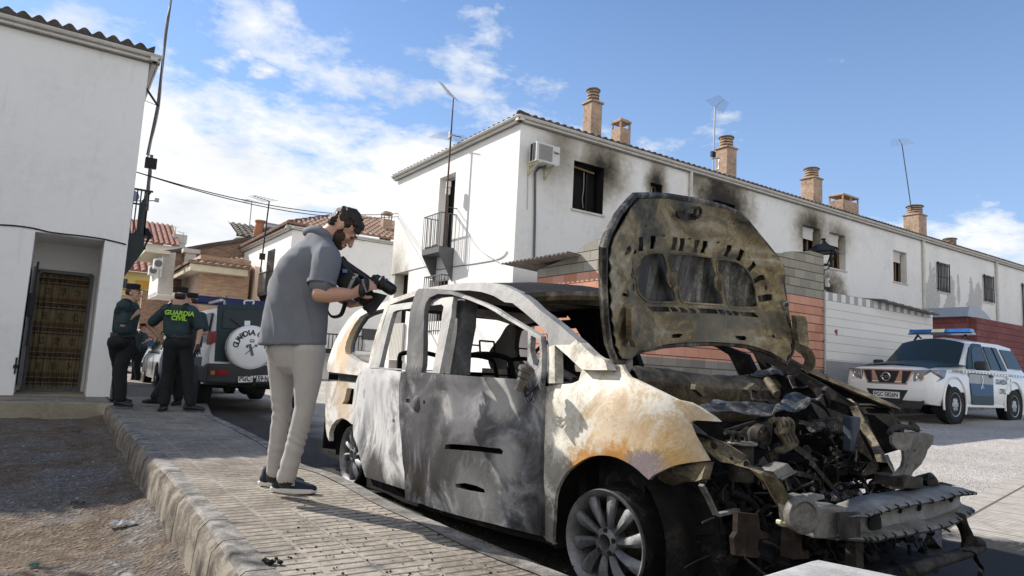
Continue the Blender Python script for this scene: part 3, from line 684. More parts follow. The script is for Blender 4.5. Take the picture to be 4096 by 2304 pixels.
h3 = row_house(2,'white row house with two black window grilles and peeling plaster',[R7,R8],['grille','grille'],peel=pe([(1210,1300,.5,1.0),(1230,1400,.6,.8),(1165,1350,.12,1.0),(1360,1330,.35,1.0),(1350,1420,.6,.5),(1420,1300,.15,.5),(1520,1340,.3,.9),(1570,1350,.45,.8),(1540,1420,.7,.5),(1415,1205,.12,.3),(1200,1130,.12,.4)]),chims=[C7])
h4 = row_house(3,'farthest house of the white row, at the right edge of the photo',[R9],['grille'])
for r_,x_ in ((h1,PX[1]),(h2,PX[2] - .06),(h3,PX[3] - .06)): drainpipe(r_,x_,0.3,EZ)
GX = HX; YF = 20.0
def wy(sx,sy): p = onx(sx,sy,GX); return (p.y,p.z)
cA5 = crop(1600,900,5.796); cW = crop(1250,1150,4.14)
def gable():
 p1 = wy(*cA7(503,607)); p2 = wy(*cA7(627,553)); pb = wy(*cA5(1190,545))
 D1 = (p2[0],pb[1] - .0,p1[0],(p1[1] + p2[1]) / 2)
 q1 = wy(*cA5(0,1110)); q2 = wy(*cA5(203,1075)); D2 = (q2[0],0.1,min(q2[0] + 2.0,YF - .3),(q1[1] + q2[1]) / 2)
 w1 = wy(*cA5(750,1175)); w2 = wy(*cA5(1140,1190)); D3 = (w2[0] + .05,w1[1] - 1.3,w2[0] + 1.15,w2[1] - .02)
 mb = MB(); holes = [[(r[0],r[1]),(r[2],r[1]),(r[2],r[3]),(r[0],r[3])] for r in (D1,D2,D3)]
 sheet(mb,[(HY + .3215,-.3),(YF,-.3),(YF,EZ),(HY + .3215,EZ)],holes,2.2,lambda u,v: Vector((GX,u,v)),Vector((0.32,0,0)))
 wm = wall_mat('gable_wall',(0.82,0.81,0.785),[(D2[0] + .9 - HY,D2[3] + .1,1.2,1.8,.34),(D2[0] + .2 - HY,D2[3] - .1,.5,.8,.3)],axis='y',dirty=0.04)
 mb.build('gable_wall',wm,h1)
 gutter('eave',(GX,YF + .14,EZ),(GX,HY - .16,EZ),(-1,0,0),h1)
 tile_roof('roof',(GX - .12,YF + .14,EZ + .11),(GX - .12,HY - .12,EZ + .11),(math.cos(rad(20)),0,math.sin(rad(20))),3.6,'tiles_dark',h1,hip0=.94,hip1=.94)
 t = MB(); t.tube([(GX - .12,HY - .12,EZ + .15),(GX + .9,HY + .9,EZ + .58)],.09,10); t.build('hip_tile','tiles_dark',h1,smooth=60)
 for r in (D1,D2,D3):
  d = MB(); d.box((GX + .95,(r[0] + r[2]) / 2,(r[1] + r[3]) / 2),(1.2,r[2] - r[0] + .8,r[3] - r[1] + .6)); d.build('dark_room','soot_shade_black',h1)
 f = MB(); t = .05
 for yy in (D1[0] + t,D1[2] - t): f.bar((GX + .26,yy,D1[1]),(GX + .26,yy,D1[3]),t,t)
 f.bar((GX + .26,D1[0],D1[3] - t),(GX + .26,D1[2],D1[3] - t),t,t)
 f.bar((GX + .28,D1[0] + .35,D1[1]),(GX + .28,D1[0] + .35,D1[3] - .1),.06,.04); f.build('door_frame','alu',h1)
 pr = 0.46; y0 = D1[0] - .17; yn = onx(*cA5(900,590),GX - pr).y; yf = onx(*cA5(505,670),GX - pr).y
 y0 = yn; zb = pb[1]; zt = onx(*cA7(515,865),GX - pr).z;
 b = MB(); b.box((GX - pr / 2,(yn + yf) / 2,zb - .09),(pr,yf - yn,.16))
 for yy in (yn + .02,yf - .02): b.prism([(GX,yy - .015,zb - .17),(GX - pr,yy - .015,zb - .17),(GX,yy - .015,zb - .92)],(0,.03,0))
 bal = b.build('balcony','iron_grey',h1)
 r = MB()
 for (a,c) in (((GX,yn,zt),(GX - pr,yn,zt)),((GX - pr,yn,zt),(GX - pr,yf,zt)),((GX - pr,yf,zt),(GX,yf,zt))): r.bar(a,c,.035,.02)
 n = 10
 for i in range(n + 1): yy = yn + (yf - yn) * i / n; r.bar((GX - pr,yy,zb - .02),(GX - pr,yy,zt),.014)
 for i in range(4): xx = GX - pr * i / 4; r.bar((xx,yn,zb - .02),(xx,yn,zt),.014); r.bar((xx,yf,zb - .02),(xx,yf,zt),.014)
 r.build('railing','iron_grey',bal)
 rb = MB(); rn = random.Random(2)
 for i in range(26): rb.rock((GX - rn.random() * pr * .9,yn + .1 + rn.random() * (yf - yn - .2),zb + .03),.03 + .05 * rn.random(),i,.7)
 o = rb.build('rubble','wood_scorched',fixn=False); tag(o,'charred rubble lying on the grey balcony of the corner house','rubble',kind='stuff')
 cz = wy(*cA5(965,1145))[1] - .0; z1 = onx(*cA5(965,1145),GX - .3).z; yn2 = onx(*cA5(965,1145),GX - .3).y; yf2 = onx(*cA5(570,1215),GX - .3).y
 g = MB(); z0 = z1 - 1.6
 for zz in (z1,z0 + .1):
  g.bar((GX,yn2,zz),(GX - .3,yn2,zz),.03); g.bar((GX - .3,yn2,zz),(GX - .3,yf2,zz),.03); g.bar((GX - .3,yf2,zz),(GX,yf2,zz),.03)
 for i in range(9): yy = yn2 + (yf2 - yn2) * i / 8; g.bar((GX - .3,yy,z0),(GX - .3,yy,z1),.018)
 for i in (1,2): g.bar((GX - .3 * i / 3,yn2,z0),(GX - .3 * i / 3,yn2,z1),.018)
 g.build('window_cage','iron_grey',h1)
 s1 = wy(*cW(1270,1170)); s2 = wy(*cW(1530,590)); s3 = wy(*cW(1360,595)); s = MB(); ya,yb = s2[0] - .05,s3[0] + .15; za,zb2 = s1[1],s2[1]
 n = 9
 for i in range(n): yy = ya + (yb - ya) * (i + .5) / n; s.box((GX - .06,yy,(za + zb2) / 2),(.04,(yb - ya) / n * .62,zb2 - za))
 s.box((GX - .035,(ya + yb) / 2,(za + zb2) / 2),(.02,yb - ya,zb2 - za)); s.box((GX - .09,(ya + yb) / 2,za - .03),(.16,yb - ya + .1,.05)); s.build('louvre_shutter','shutter_pvc',h1)
gable()
LY = 14.0; LXR = 0.985; LEZ = 6.27
def left_house():
 root = thing('white_house',(LXR,LY,0),'plain white house in the shade at the left edge, recessed doorway','house')
 cd = crop(0,850,1.7045)
 f = lambda x,y: ony(*cd(x,y),LY)
 tl = f(240,130); tr = f(722,192); bl = f(92,1245); br = f(580,1250)
 x0,x1 = bl.x,tr.x; x0 = (tl.x + bl.x) / 2; x1 = (tr.x + br.x) / 2; zt = (tl.z + tr.z) / 2
 mb = MB(); sheet(mb,[(-10,-.2),(LXR,-.2),(LXR,LEZ),(-10,LEZ)],[[(x0,.10),(x1,.10),(x1,zt),(x0,zt)]],2.0,lambda u,v: Vector((u,LY,v)),Vector((0,.30,0)))
 wm = wall_mat('shade_wall',(0.80,0.79,0.77),dirty=0.08); mb.build('wall',wm,root)
 sw = MB(); sw.box((LXR - .15,LY + 4.15,LEZ / 2 - .1),(.30,7.7,LEZ + .2)); sw.box((-4.6,LY + 8.1,LEZ / 2 - .1),(11,.2,LEZ + .2)); sw.build('side_wall','whitewash',root)
 rb = MB(); dep = 1.05; doorY = LY + .3 + dep
 rb.box((x0 - .05,LY + .3 + dep / 2,zt / 2 + .05),(.1,dep,zt)); rb.box((x1 + .05,LY + .3 + dep / 2,zt / 2 + .05),(.1,dep,zt))
 rb.box(((x0 + x1) / 2,LY + .3 + dep / 2,zt + .04),(x1 - x0 + .2,dep,.08));
 dl = ony(*cd(262,395),LY + .3 + dep); dr = ony(*cd(630,430),LY + .3 + dep); dz_ = (dl.z + dr.z) / 2
 rb.box(((x0 + x1) / 2,LY + .35 + dep,(zt + dz_) / 2),(x1 - x0 + .2,.1,zt - dz_));
 a,c = dl.x,dr.x
 rb.box(((x0 + a) / 2,LY + .35 + dep,dz_ / 2),(a - x0 + .1,.1,dz_)); rb.box(((x1 + c) / 2,LY + .35 + dep,dz_ / 2),(x1 - c + .1,.1,dz_)); rb.build('door_recess','whitewash',root)
 fl = MB(); fl.box(((x0 + x1) / 2,LY + .15 + dep / 2,.088),(x1 - x0,dep + .35,.05)); fl.build('threshold','step_concrete',root)
 fr = MB(); yy = LY + .3 + dep
 fr.bar((a,yy - .02,.1),(a,yy - .02,dz_),.06); fr.bar((c,yy - .02,.1),(c,yy - .02,dz_),.06); fr.bar((a,yy - .02,dz_),(c,yy - .02,dz_),.06); fr.bar((a,yy - .03,.15),(c,yy - .03,.15),.05,.10); fr.build('door_frame','iron_grey',root)
 dk = MB(); dk.box(((a + c) / 2,yy + .75,dz_ / 2),(c - a + .3,1.3,dz_ + .2)); dk.build('hallway','soot_shade_black',root)  # black box put in for the shade of the hallway
 e1 = ony(*cd(238,400),LY + .75); e2 = ony(*cd(185,820),LY + .75); xl = x0 + .06
 dd = MB(); dd.box((xl,LY + .75,(.2 + dz_) / 2),(.045,.85,dz_ - .25)); leaf = dd.build('door_leaf','iron_grey',root)
 zb_ = ony(*cd(205,630),LY + .35).z; lk = MB(); lk.box((xl + .01,LY + .3,zb_),(.10,.14,.40)); lk.bar((xl + .03,LY + .3,zb_ - .7),(xl + .03,LY + .3,zb_ + .75),.035); lk.build('lock','iron_black',leaf)
 hz = ony(*cd(148,1050),LY + .1).z; hg = MB(); hg.bar((x0 - .02,LY - .012,hz - .12),(x0 - .02,LY - .012,hz + .15),.025); hg.box((x0 - .02,LY - .02,hz),(.06,.03,.06)); hg.build('hinge','iron_black',root)
 gutter('eave',(-10,LY,LEZ),(LXR + .17,LY,LEZ),(0,-1,0),root); gutter('eave',(LXR,LY - .17,LEZ),(LXR,LY + 8.2,LEZ),(1,0,0),root)
 tile_roof('roof',(-10,LY - .16,LEZ + .15),(LXR + .05,LY - .16,LEZ + .15),(0,math.cos(rad(19)),math.sin(rad(19))),4.0,'tiles_dark',root,amp=.085)
 tile_roof('roof',(-10,LY + 8.4,LEZ + .18),(LXR + .1,LY + 8.4,LEZ + .18),(0,-math.cos(rad(19)),math.sin(rad(19))),4.6,'tiles_dark',root,amp=.085)
 g = crop(450,600,2.896); bx = LXR + .62; yb0 = 14.5
 P = lambda x,y: onx(*g(x,y),bx)
 pr = ony(*g(360,1090),14.6); zb = pr.z; zt2 = ony(*g(440,480),14.6).z; bx = pr.x + .01; ya,yb = 14.6,16.2
 b = MB(); b.box(((LXR + bx) / 2,(ya + yb) / 2,zb + .05),(bx - LXR,yb - ya,.26))
 for yy in (ya + .02,yb - .02): b.prism([(LXR,yy - .015,zb - .08),(bx,yy - .015,zb - .08),(bx,yy - .015,zb - .14),(LXR,yy - .015,zb - .75)],(0,.03,0))
 bal = b.build('balcony','iron_green',root)
 r = MB()
 for i in range(5): xx = LXR + .04 + (bx - LXR - .06) * i / 4; r.bar((xx,ya,zb + .15),(xx,ya,zt2),.022)
 for i in range(12): yy = ya + (yb - ya) * i / 11; r.bar((bx - .02,yy,zb + .15),(bx - .02,yy,zt2),.022)
 r.bar((LXR,ya,zt2),(bx + .05,ya,zt2),.05,.03); r.bar((bx,ya,zt2),(bx,yb,zt2),.05,.03); r.bar((LXR,ya,zt2 - .28),(bx,ya,zt2 - .28),.03,.03)
 r.bar((bx - .04,ya + .05,zb),(bx - .04,ya + .05,zt2 - .1),.11,.05); r.build('railing','iron_green',bal)
 return root,bal,(bx,ya,zb,zt2),(a,c,dz_,doorY)
lh,lbal,LB,LD = left_house()
def block_mat(name,bands,bw=0.4,bh=0.2,axis='x',mortar=(0.06,0.05,0.04),ms=0.011,off=0.5,u0=0.0,z0=0.0,stripe=None,hstrong=True):
 """bands: list of (z_from, dark colour, light colour); block joints from a brick texture in wall coordinates"""
 m,nt,N,L,b = nodes_of(name); tc = N.new('ShaderNodeTexCoord').outputs['Object']; sep = N.new('ShaderNodeSeparateXYZ'); L.new(tc,sep.inputs[0])
 U = mathn(N,L,'ADD',sep.outputs[0 if axis == 'x' else 1],-u0); Z = mathn(N,L,'ADD',sep.outputs[2],-z0); cb = N.new('ShaderNodeCombineXYZ'); L.new(U,cb.inputs[0]); L.new(Z,cb.inputs[1])
 br = N.new('ShaderNodeTexBrick'); L.new(cb.outputs[0],br.inputs['Vector']); br.offset = off; br.inputs['Scale'].default_value = 1.0
 br.inputs['Brick Width'].default_value = bw; br.inputs['Row Height'].default_value = bh; br.inputs['Mortar Size'].default_value = ms; br.inputs['Mortar Smooth'].default_value = 0.2; br.inputs['Bias'].default_value = 0
 br.inputs['Color1'].default_value = (0,0,0,1); br.inputs['Color2'].default_value = (1,1,1,1); br.inputs['Mortar'].default_value = (.5,.5,.5,1)
 n2 = noisen(N,L,tc,9,8,0.75); n1 = noisen(N,L,tc,1.0,7,0.7)
 f = mathn(N,L,'ADD',mathn(N,L,'MULTIPLY',br.outputs['Color'],0.45),mathn(N,L,'ADD',mathn(N,L,'MULTIPLY',n2,0.4),mathn(N,L,'MULTIPLY',n1,0.25)))
 col = None
 for (zf,a,c) in bands:
  k = rampn(N,L,f,[(0.25,a),(0.85,c)])
  if col is None: col = k
  else: col = mixn(N,L,mathn(N,L,'GREATER_THAN',mathn(N,L,'ADD',Z,mathn(N,L,'MULTIPLY',n2,0.004)),zf - z0),col,k)
 if stripe:
  zs,sw,a = stripe
  fr = mathn(N,L,'GREATER_THAN',mathn(N,L,'FRACT',mathn(N,L,'MULTIPLY',U,0.5 / sw)),0.5)
  col = mixn(N,L,mathn(N,L,'MULTIPLY',fr,mathn(N,L,'GREATER_THAN',Z,zs - z0)),col,a)
 hl = mathn(N,L,'LESS_THAN',mathn(N,L,'ABSOLUTE',mathn(N,L,'SUBTRACT',mathn(N,L,'FRACT',mathn(N,L,'ADD',mathn(N,L,'MULTIPLY',Z,1 / bh),0.5)),0.5)),ms * 1.1 / bh)
 col = mixn(N,L,mathn(N,L,'MULTIPLY',br.outputs['Fac'],0.22 if hstrong else 1.0),col,mortar)
 if hstrong: col = mixn(N,L,mathn(N,L,'MULTIPLY',hl,0.9),col,mortar)
 L.new(col,b.inputs['Base Color']); b.inputs['Roughness'].default_value = 0.93
 bumpn(N,L,b,mathn(N,L,'SUBTRACT',mathn(N,L,'MULTIPLY',n2,0.4),br.outputs['Fac']),0.8,0.012)
OR1,OR2 = (0.46,0.20,0.125),(0.64,0.345,0.25)
WYY = 9.216
def yards():
 c3k = crop(3000,950,2.635); c4k = crop(3280,1120,4.026); cM = crop(2050,980,2.898); c36 = crop(3600,1050,3.22)
 XC = 8.49; XE = ony(3295,1400,WYY).x
 zo1 = ony(*c3k(400,590),WYY).z; zo2 = ony(*c3k(760,650),WYY).z; zo = (zo1 + zo2) / 2
 zol = onx(*cM(290,385),XC).z; zg = ony(*crop(2350,1350,2.576)(900,215),WYY).z
 tops = [ony(*c3k(x,y),WYY) for x,y in [(300,165),(380,165),(440,145),(560,150),(610,148),(640,140),(735,170)]]
 yl = onx(*cM(290,290),XC).y; zl = onx(*cM(290,290),XC).z; zl2 = onx(*cM(700,130),XC).z
 z0 = zo - 0.2 * 20
 block_mat('orange_blocks_x',[(-9,(0.14,0.125,0.105),(0.27,0.25,0.22)),(zg,OR1,OR2),(zo,(0.20,0.185,0.145),(0.36,0.335,0.275))],z0=z0,ms=0.009)
 block_mat('orange_blocks_y',[(-9,(0.14,0.125,0.105),(0.27,0.25,0.22)),(zg,OR1,OR2),(zol,(0.22,0.21,0.17),(0.36,0.34,0.29))],axis='y',z0=zol - 4.0,ms=0.009)
 t = thing('block_wall',(XC,WYY,0),'grey cinder block yard wall painted orange below, behind the raised bonnet','wall')
 mb = MB(); P = [(XC,-.3),(XE,-.3),(XE,tops[-1].z)] + [(p.x,p.z) for p in reversed(tops)] + [(XC,tops[0].z - .03)]
 sheet(mb,P,[],3.0,lambda u,v: Vector((u,WYY,v)),Vector((0,.2,0)));
 for v in mb.v: v -= Vector((0,0,0))
 o = mb.build('wall','orange_blocks_x',t)
 mb = MB(); P = [(WYY + .2,-.3),(yl,-.3),(yl,zl),(WYY + 1.5,zl2 - .02),(WYY + .9,zl2 + .22),(WYY + .2,zl2 + .28)]
 sheet(mb,P,[],3.0,lambda u,v: Vector((XC,u,v)),Vector((.2,0,0))); mb.build('wall','orange_blocks_y',t)
 zt = ony(*c4k(80,180),WYY).z; zs = ony(*c4k(80,320),WYY).z; zgr = ony(*c4k(80,1290),WYY).z; XW = ony(*c4k(1808,620),WYY).x; zt2 = ony(*c4k(1800,500),WYY).z
 block_mat('white_blocks',[(-9,(0.26,0.27,0.28),(0.34,0.35,0.36)),(zgr,(0.72,0.70,0.66),(0.80,0.78,0.745))],z0=zs - 4.0,stripe=(zs,(XW - XE) / 28.5,(0.36,0.36,0.36)),bw=1.6,mortar=(0.38,0.33,0.27),ms=0.004)
 t2 = thing('painted_wall',(XE,WYY,0),'white painted block wall topped by grey and white stripes behind the parked police SUV','wall')
 mb = MB(); sheet(mb,[(XE + .003,-.3),(XW,-.3),(XW,zt2),(XE + .003,zt)],[],3.0,lambda u,v: Vector((u,WYY - .004,v)),Vector((0,.2,0))); mb.build('wall','white_blocks',t2)
 mb = MB(); q = ony(*c4k(255,845),WYY); plain('red_brown',(0.30,0.06,0.05),0.8,var=.1)
 a = [ony(*c4k(x,y),WYY - .012) for x,y in [(250,797),(281,797),(281,893),(257,890),(262,872),(232,832)]]; mb.prism(a,(0,.006,0)); mb.build('painted_mark','red_brown',t2)
 mb = MB(); pz = XE - .03; mb.tube([(pz,WYY - .05,0),(pz,WYY - .05,zt + .02)],.018,8)
 for z in (.6,1.3,2.0,2.7): mb.box((pz,WYY - .04,z),(.07,.05,.03))
 mb.build('conduit','galv',t2)
 cs = MB(); plain('fibrecement',(0.20,0.19,0.175),0.9,var=.5,scale=5)
 a = ony(*c4k(830,318),WYY + .02); b_ = ony(*c4k(1895,545),WYY - .25); n = 120; e = (b_ - a); rows = []
 for j,(dy,dz_) in enumerate(((-.30,-.02),(.9,.12))):
  rows.append([Vector((a.x + e.x * i / n,WYY + dy,a.z + (b_.z - a.z) * i / n + dz_ + .02 * math.sin(i * 1.3) + .008 * math.sin(i * .37))) for i in range(n + 1)])
 vs = rows[0] + rows[1]; vs += [v - Vector((0,0,.012)) for v in vs]; m_ = n + 1
 fs = [(i,i + 1,m_ + i + 1,m_ + i) for i in range(n)] + [(2 * m_ + i,3 * m_ + i,3 * m_ + i + 1,2 * m_ + i + 1) for i in range(n)] + [(i,2 * m_ + i,2 * m_ + i + 1,i + 1) for i in range(n)]
 cs.add(vs,fs); o = cs.build('corrugated_roof','fibrecement',fixn=False); tag(o,'weathered corrugated sheet roof over the striped top of the white wall','roof sheet')
 cs = MB(); a = onx(*cM(0,235),XC - .05); b_ = onx(*cM(770,105),XC - .05); n = 70; a.y = min(a.y,HY - .1)
 A = [Vector((XC - .35,a.y + (b_.y - a.y) * i / n,a.z + (b_.z - a.z) * i / n + .022 * math.sin(i * 1.45))) for i in range(n + 1)]
 B = [v + Vector((2.2,0,-.12)) for v in A]; vs = A + B + [v - Vector((0,0,.012)) for v in A + B]; m_ = n + 1
 cs.add(vs,[(i,i + 1,m_ + i + 1,m_ + i) for i in range(n)] + [(2 * m_ + i,3 * m_ + i,3 * m_ + i + 1,2 * m_ + i + 1) for i in range(n)] + [(i,2 * m_ + i,2 * m_ + i + 1,i + 1) for i in range(n)])
 o = cs.build('corrugated_roof','fibrecement',fixn=False); tag(o,'corrugated sheet roof between the corner house and the cinder block wall','roof sheet')
 block_mat('red_blocks_x',[(-9,(0.15,0.045,0.043),(0.24,0.085,0.078))],z0=.05,ms=0.008,mortar=(.05,.02,.02)); block_mat('red_blocks_y',[(-9,(0.15,0.045,0.043),(0.24,0.085,0.078))],axis='y',z0=.05,ms=0.008,mortar=(.05,.02,.02))
 XR = ony(*c36(965,745),WYY).x; zr = ony(*c36(965,745),WYY).z
 t3 = thing('red_wall',(XR,WYY,0),'dark red painted block wall to the right of the white wall','wall')
 mb = MB(); mb.box((XR + 12.1,WYY + .1,zr / 2 + .05),(24,.2,zr + .1)); mb.build('wall','red_blocks_x',t3)
 mb = MB(); yr = onx(*c36(415,735),XR).y; mb.box((XR + .1 - .002,(WYY + .2 + yr + .6) / 2,zr / 2 + .05),(.2,yr + .4 - WYY,zr + .1)); mb.build('wall','red_blocks_y',t3)
 aw = MB(); ya,yb = WYY + .15,yr + .6; za = zr + .12; seg = 12; W_ = onx(*c36(1165,760),XR); xw = ony(*c36(1165,760),WYY + .15).x - XR; hh = (ony(*c36(1060,630),WYY + .15).z - zr) * .95
 A = [Vector((XR - .12 + (xw + .2) * (1 - math.cos(math.pi / 2 * i / seg * 1.0)) if False else XR - .12 + (xw + .2) * i / seg,ya,za + hh * math.sin(math.pi * (0.25 + 0.75 * i / seg)) ** .8 - (.0))) for i in range(seg + 1)]
 A[0].z = za; B = [Vector((v.x,yb,v.z)) for v in A]; aw.add(A + B,[(i,i + 1,seg + 2 + i,seg + 1 + i) for i in range(seg)] + [tuple(range(seg + 1)) + (),tuple(reversed(range(seg + 1,2 * seg + 2)))])
 o = aw.build('metal_canopy','galv'); tag(o,'curved grey metal canopy resting on the dark red wall','canopy')
 k = MB(); k.box((26,8.6,gz(19,8) + .02),(20,.16,.22)); o = k.build('kerb','kerb_stone'); tag(o,kind='structure')
 k = MB(); k.box((26,8.95,gz(19,8) + .01),(20,.55,.2)); o = k.build('pavement','step_concrete'); tag(o,kind='structure')
yards()
def lantern():
 c3k = crop(3000,950,2.635); y = 9.75
 P = lambda x,yy: ony(*c3k(x,yy),y)
 top = P(762,22); br = P(765,345); eave_l = P(652,140); eave_r = P(893,152); gb = P(790,292); x = (P(755,560)).x
 t = thing('street_lantern',(x,y,0),'black wrought iron street lantern on a post rising behind the block wall','street lamp')
 p = MB(); p.tube([(x,y,0),(x,y,br.z - .02)],.055,12); p.tube([(x,y,br.z - .12),(x,y,br.z),(x,y,br.z + .05)],[.06,.075,.045],12); p.build('post','iron_black',t,smooth=50)
 R_ = (eave_r.x - eave_l.x) / 2 * .66; cx = (eave_l.x + eave_r.x) / 2; ze = (eave_l.z + eave_r.z) / 2; zb = gb.z; rb = R_ * .36; cx0 = cx
 f = MB(); q = Matrix.Rotation(rad(20),3,'Z')
 def sq(r,z): return [Vector((cx0,y,0)) + q @ Vector((a * r,b * r,0)) + Vector((0,0,z)) for a,b in ((-1,-1),(1,-1),(1,1),(-1,1))]
 zt_ = ze + (top.z - ze) * .62
 f.hexa(sq(R_ * .92,ze) + sq(R_ * .35,zt_)); f.hexa(sq(R_,ze - .035) + sq(R_,ze)); f.tube([(cx0,y,zt_),(cx0,y,zt_ + .05),(cx0,y,zt_ + .10),(cx0,y,zt_ + .14),(cx0,y,top.z)],[R_ * .30,R_ * .22,R_ * .12,R_ * .2,.01],12); f.build('lamp_roof','iron_black',t)
 g = MB(); A = sq(R_ * .72,ze - .04); B = sq(rb,zb)
 for i in range(4): g.bar(A[i],B[i],.025); g.bar(B[i],B[(i + 1) % 4],.025); g.bar(A[i],A[(i + 1) % 4],.025)
 for s in (-1,1): g.tube(spline([B[0] if s < 0 else B[1],Vector((cx0 + s * .16,y,zb - .10)),Vector((x,y,br.z))],6),.014,6)
 g.tube([(cx0,y,zb),(x,y,br.z)],.022,8); g.build('lamp_frame','iron_black',t)
 bx = MB(); m_ = P(775,478); bx.box((m_.x,y - .10,m_.z),(.10,.09,.22)); b = bx.build('meter_box','gutter_white',t,bevel=.01); d = MB(); d.box((m_.x + .005,y - .148,m_.z + .02),(.035,.006,.07)); d.build('window','iron_black',b)
lantern()
def aircon():
 yp = HY - .44; TL = ony(2149,564,yp); BR = ony(2237.6,677,yp); x0,x1 = TL.x,BR.x; z1 = ony(2149,564,yp).z; z0 = ony(2153,643,yp).z
 t = thing('air_conditioner',(x0,yp,z0),'white air conditioner unit on yellowed brackets high on the corner house','air conditioner')
 plain('ac_white',(0.62,0.62,0.60),0.5,var=.06,scale=3)
 b = MB(); b.box(((x0 + x1) / 2,yp + .15,(z0 + z1) / 2),(x1 - x0,.30,z1 - z0)); bd = b.build('casing','ac_white',t,bevel=.012)
 g = MB(); gx0,gx1 = x0 + .07,x0 + (x1 - x0) * .66; gz0,gz1 = z0 + .06,z1 - .05
 g.box(((gx0 + gx1) / 2,yp - .004,(gz0 + gz1) / 2),(gx1 - gx0,.006,gz1 - gz0)); g.build('fan_recess','iron_grey',bd)
 g = MB()
 for i in range(15): xx = gx0 + (gx1 - gx0) * i / 14; g.bar((xx,yp - .016,gz0),(xx,yp - .016,gz1),.006)
 for i in range(13): zz = gz0 + (gz1 - gz0) * i / 12; g.bar((gx0,yp - .016,zz),(gx1,yp - .016,zz),.006)
 g.build('fan_grille','shutter_pvc',bd)
 l = MB()
 for i in range(6):
  for j in range(2): l.box((x0 - .003,yp + .09 + .12 * j,z0 + .07 + (z1 - z0 - .12) * i / 5.0),(.006,.085,.07))
 l.build('side_vents','iron_black',bd)
 tx = text_mb('beko',.085,((gx1 + x1) / 2 + .01,yp - .003,z1 - .16),(1,0,0),(0,0,1),.002,bold=.002); tx.build('lettering','iron_black',bd)
 st = MB(); st.box(((gx1 + x1) / 2 + .01,yp - .003,z0 + .26),(.15,.004,.11)); s_ = st.build('sticker','gutter_white',bd)
 tx = text_mb('4.4 KW',.04,((gx1 + x1) / 2 + .01,yp - .007,z0 + .275),(1,0,0),(0,0,1),.002,bold=.001); tx.build('lettering','iron_black',s_)
 plain('bracket_cream',(0.60,0.56,0.36),.5,var=.15)
 for xx in (x0 + .08,x1 - .12): k = MB(); k.bar((xx,yp - .04,z0 - .02),(xx,HY,z0 - .02),.04,.05); k.bar((xx,HY - .02,z0 - .28),(xx,HY - .02,z0 + .1),.05,.03); k.bar((xx,yp + .05,z0 - .03),(xx,HY - .02,z0 - .26),.03,.03); k.build('bracket','bracket_cream',t)
 p = MB(); pp = [ony(*cA7(x,y),HY - .05) for x,y in [(1275,520),(1245,552),(1238,600),(1236,900),(1232,1100),(1228,1240)]]
 p.tube([Vector((pp[0].x,yp + .15,z0)),Vector((pp[0].x,yp + .2,z0 - .05))] + spline(pp,4),.028,8); p.build('pipe','iron_grey',t,smooth=50)
 c = MB(); pp = [ony(*cA7(x,y),HY - .02) for x,y in [(1190,480),(1182,560),(1180,700),(1176,845)]]; c.tube(spline(pp,4),.010,6); c.build('cable','cable_white',t)
aircon()
def yagi(mb,p,d,n,l,up=(0,0,1),r=.008,w0=.5,w1=.3):
 p = Vector(p); d = Vector(d).normalized(); s = d.cross(Vector(up)).normalized(); mb.bar(p - d * l * .5,p + d * l * .5,.02)
 for i in range(n): c = p + d * (l * (i / (n - 1) - .5)); w = w0 + (w1 - w0) * i / (n - 1); mb.tube([c - s * w / 2,c + s * w / 2],r * .6,5)
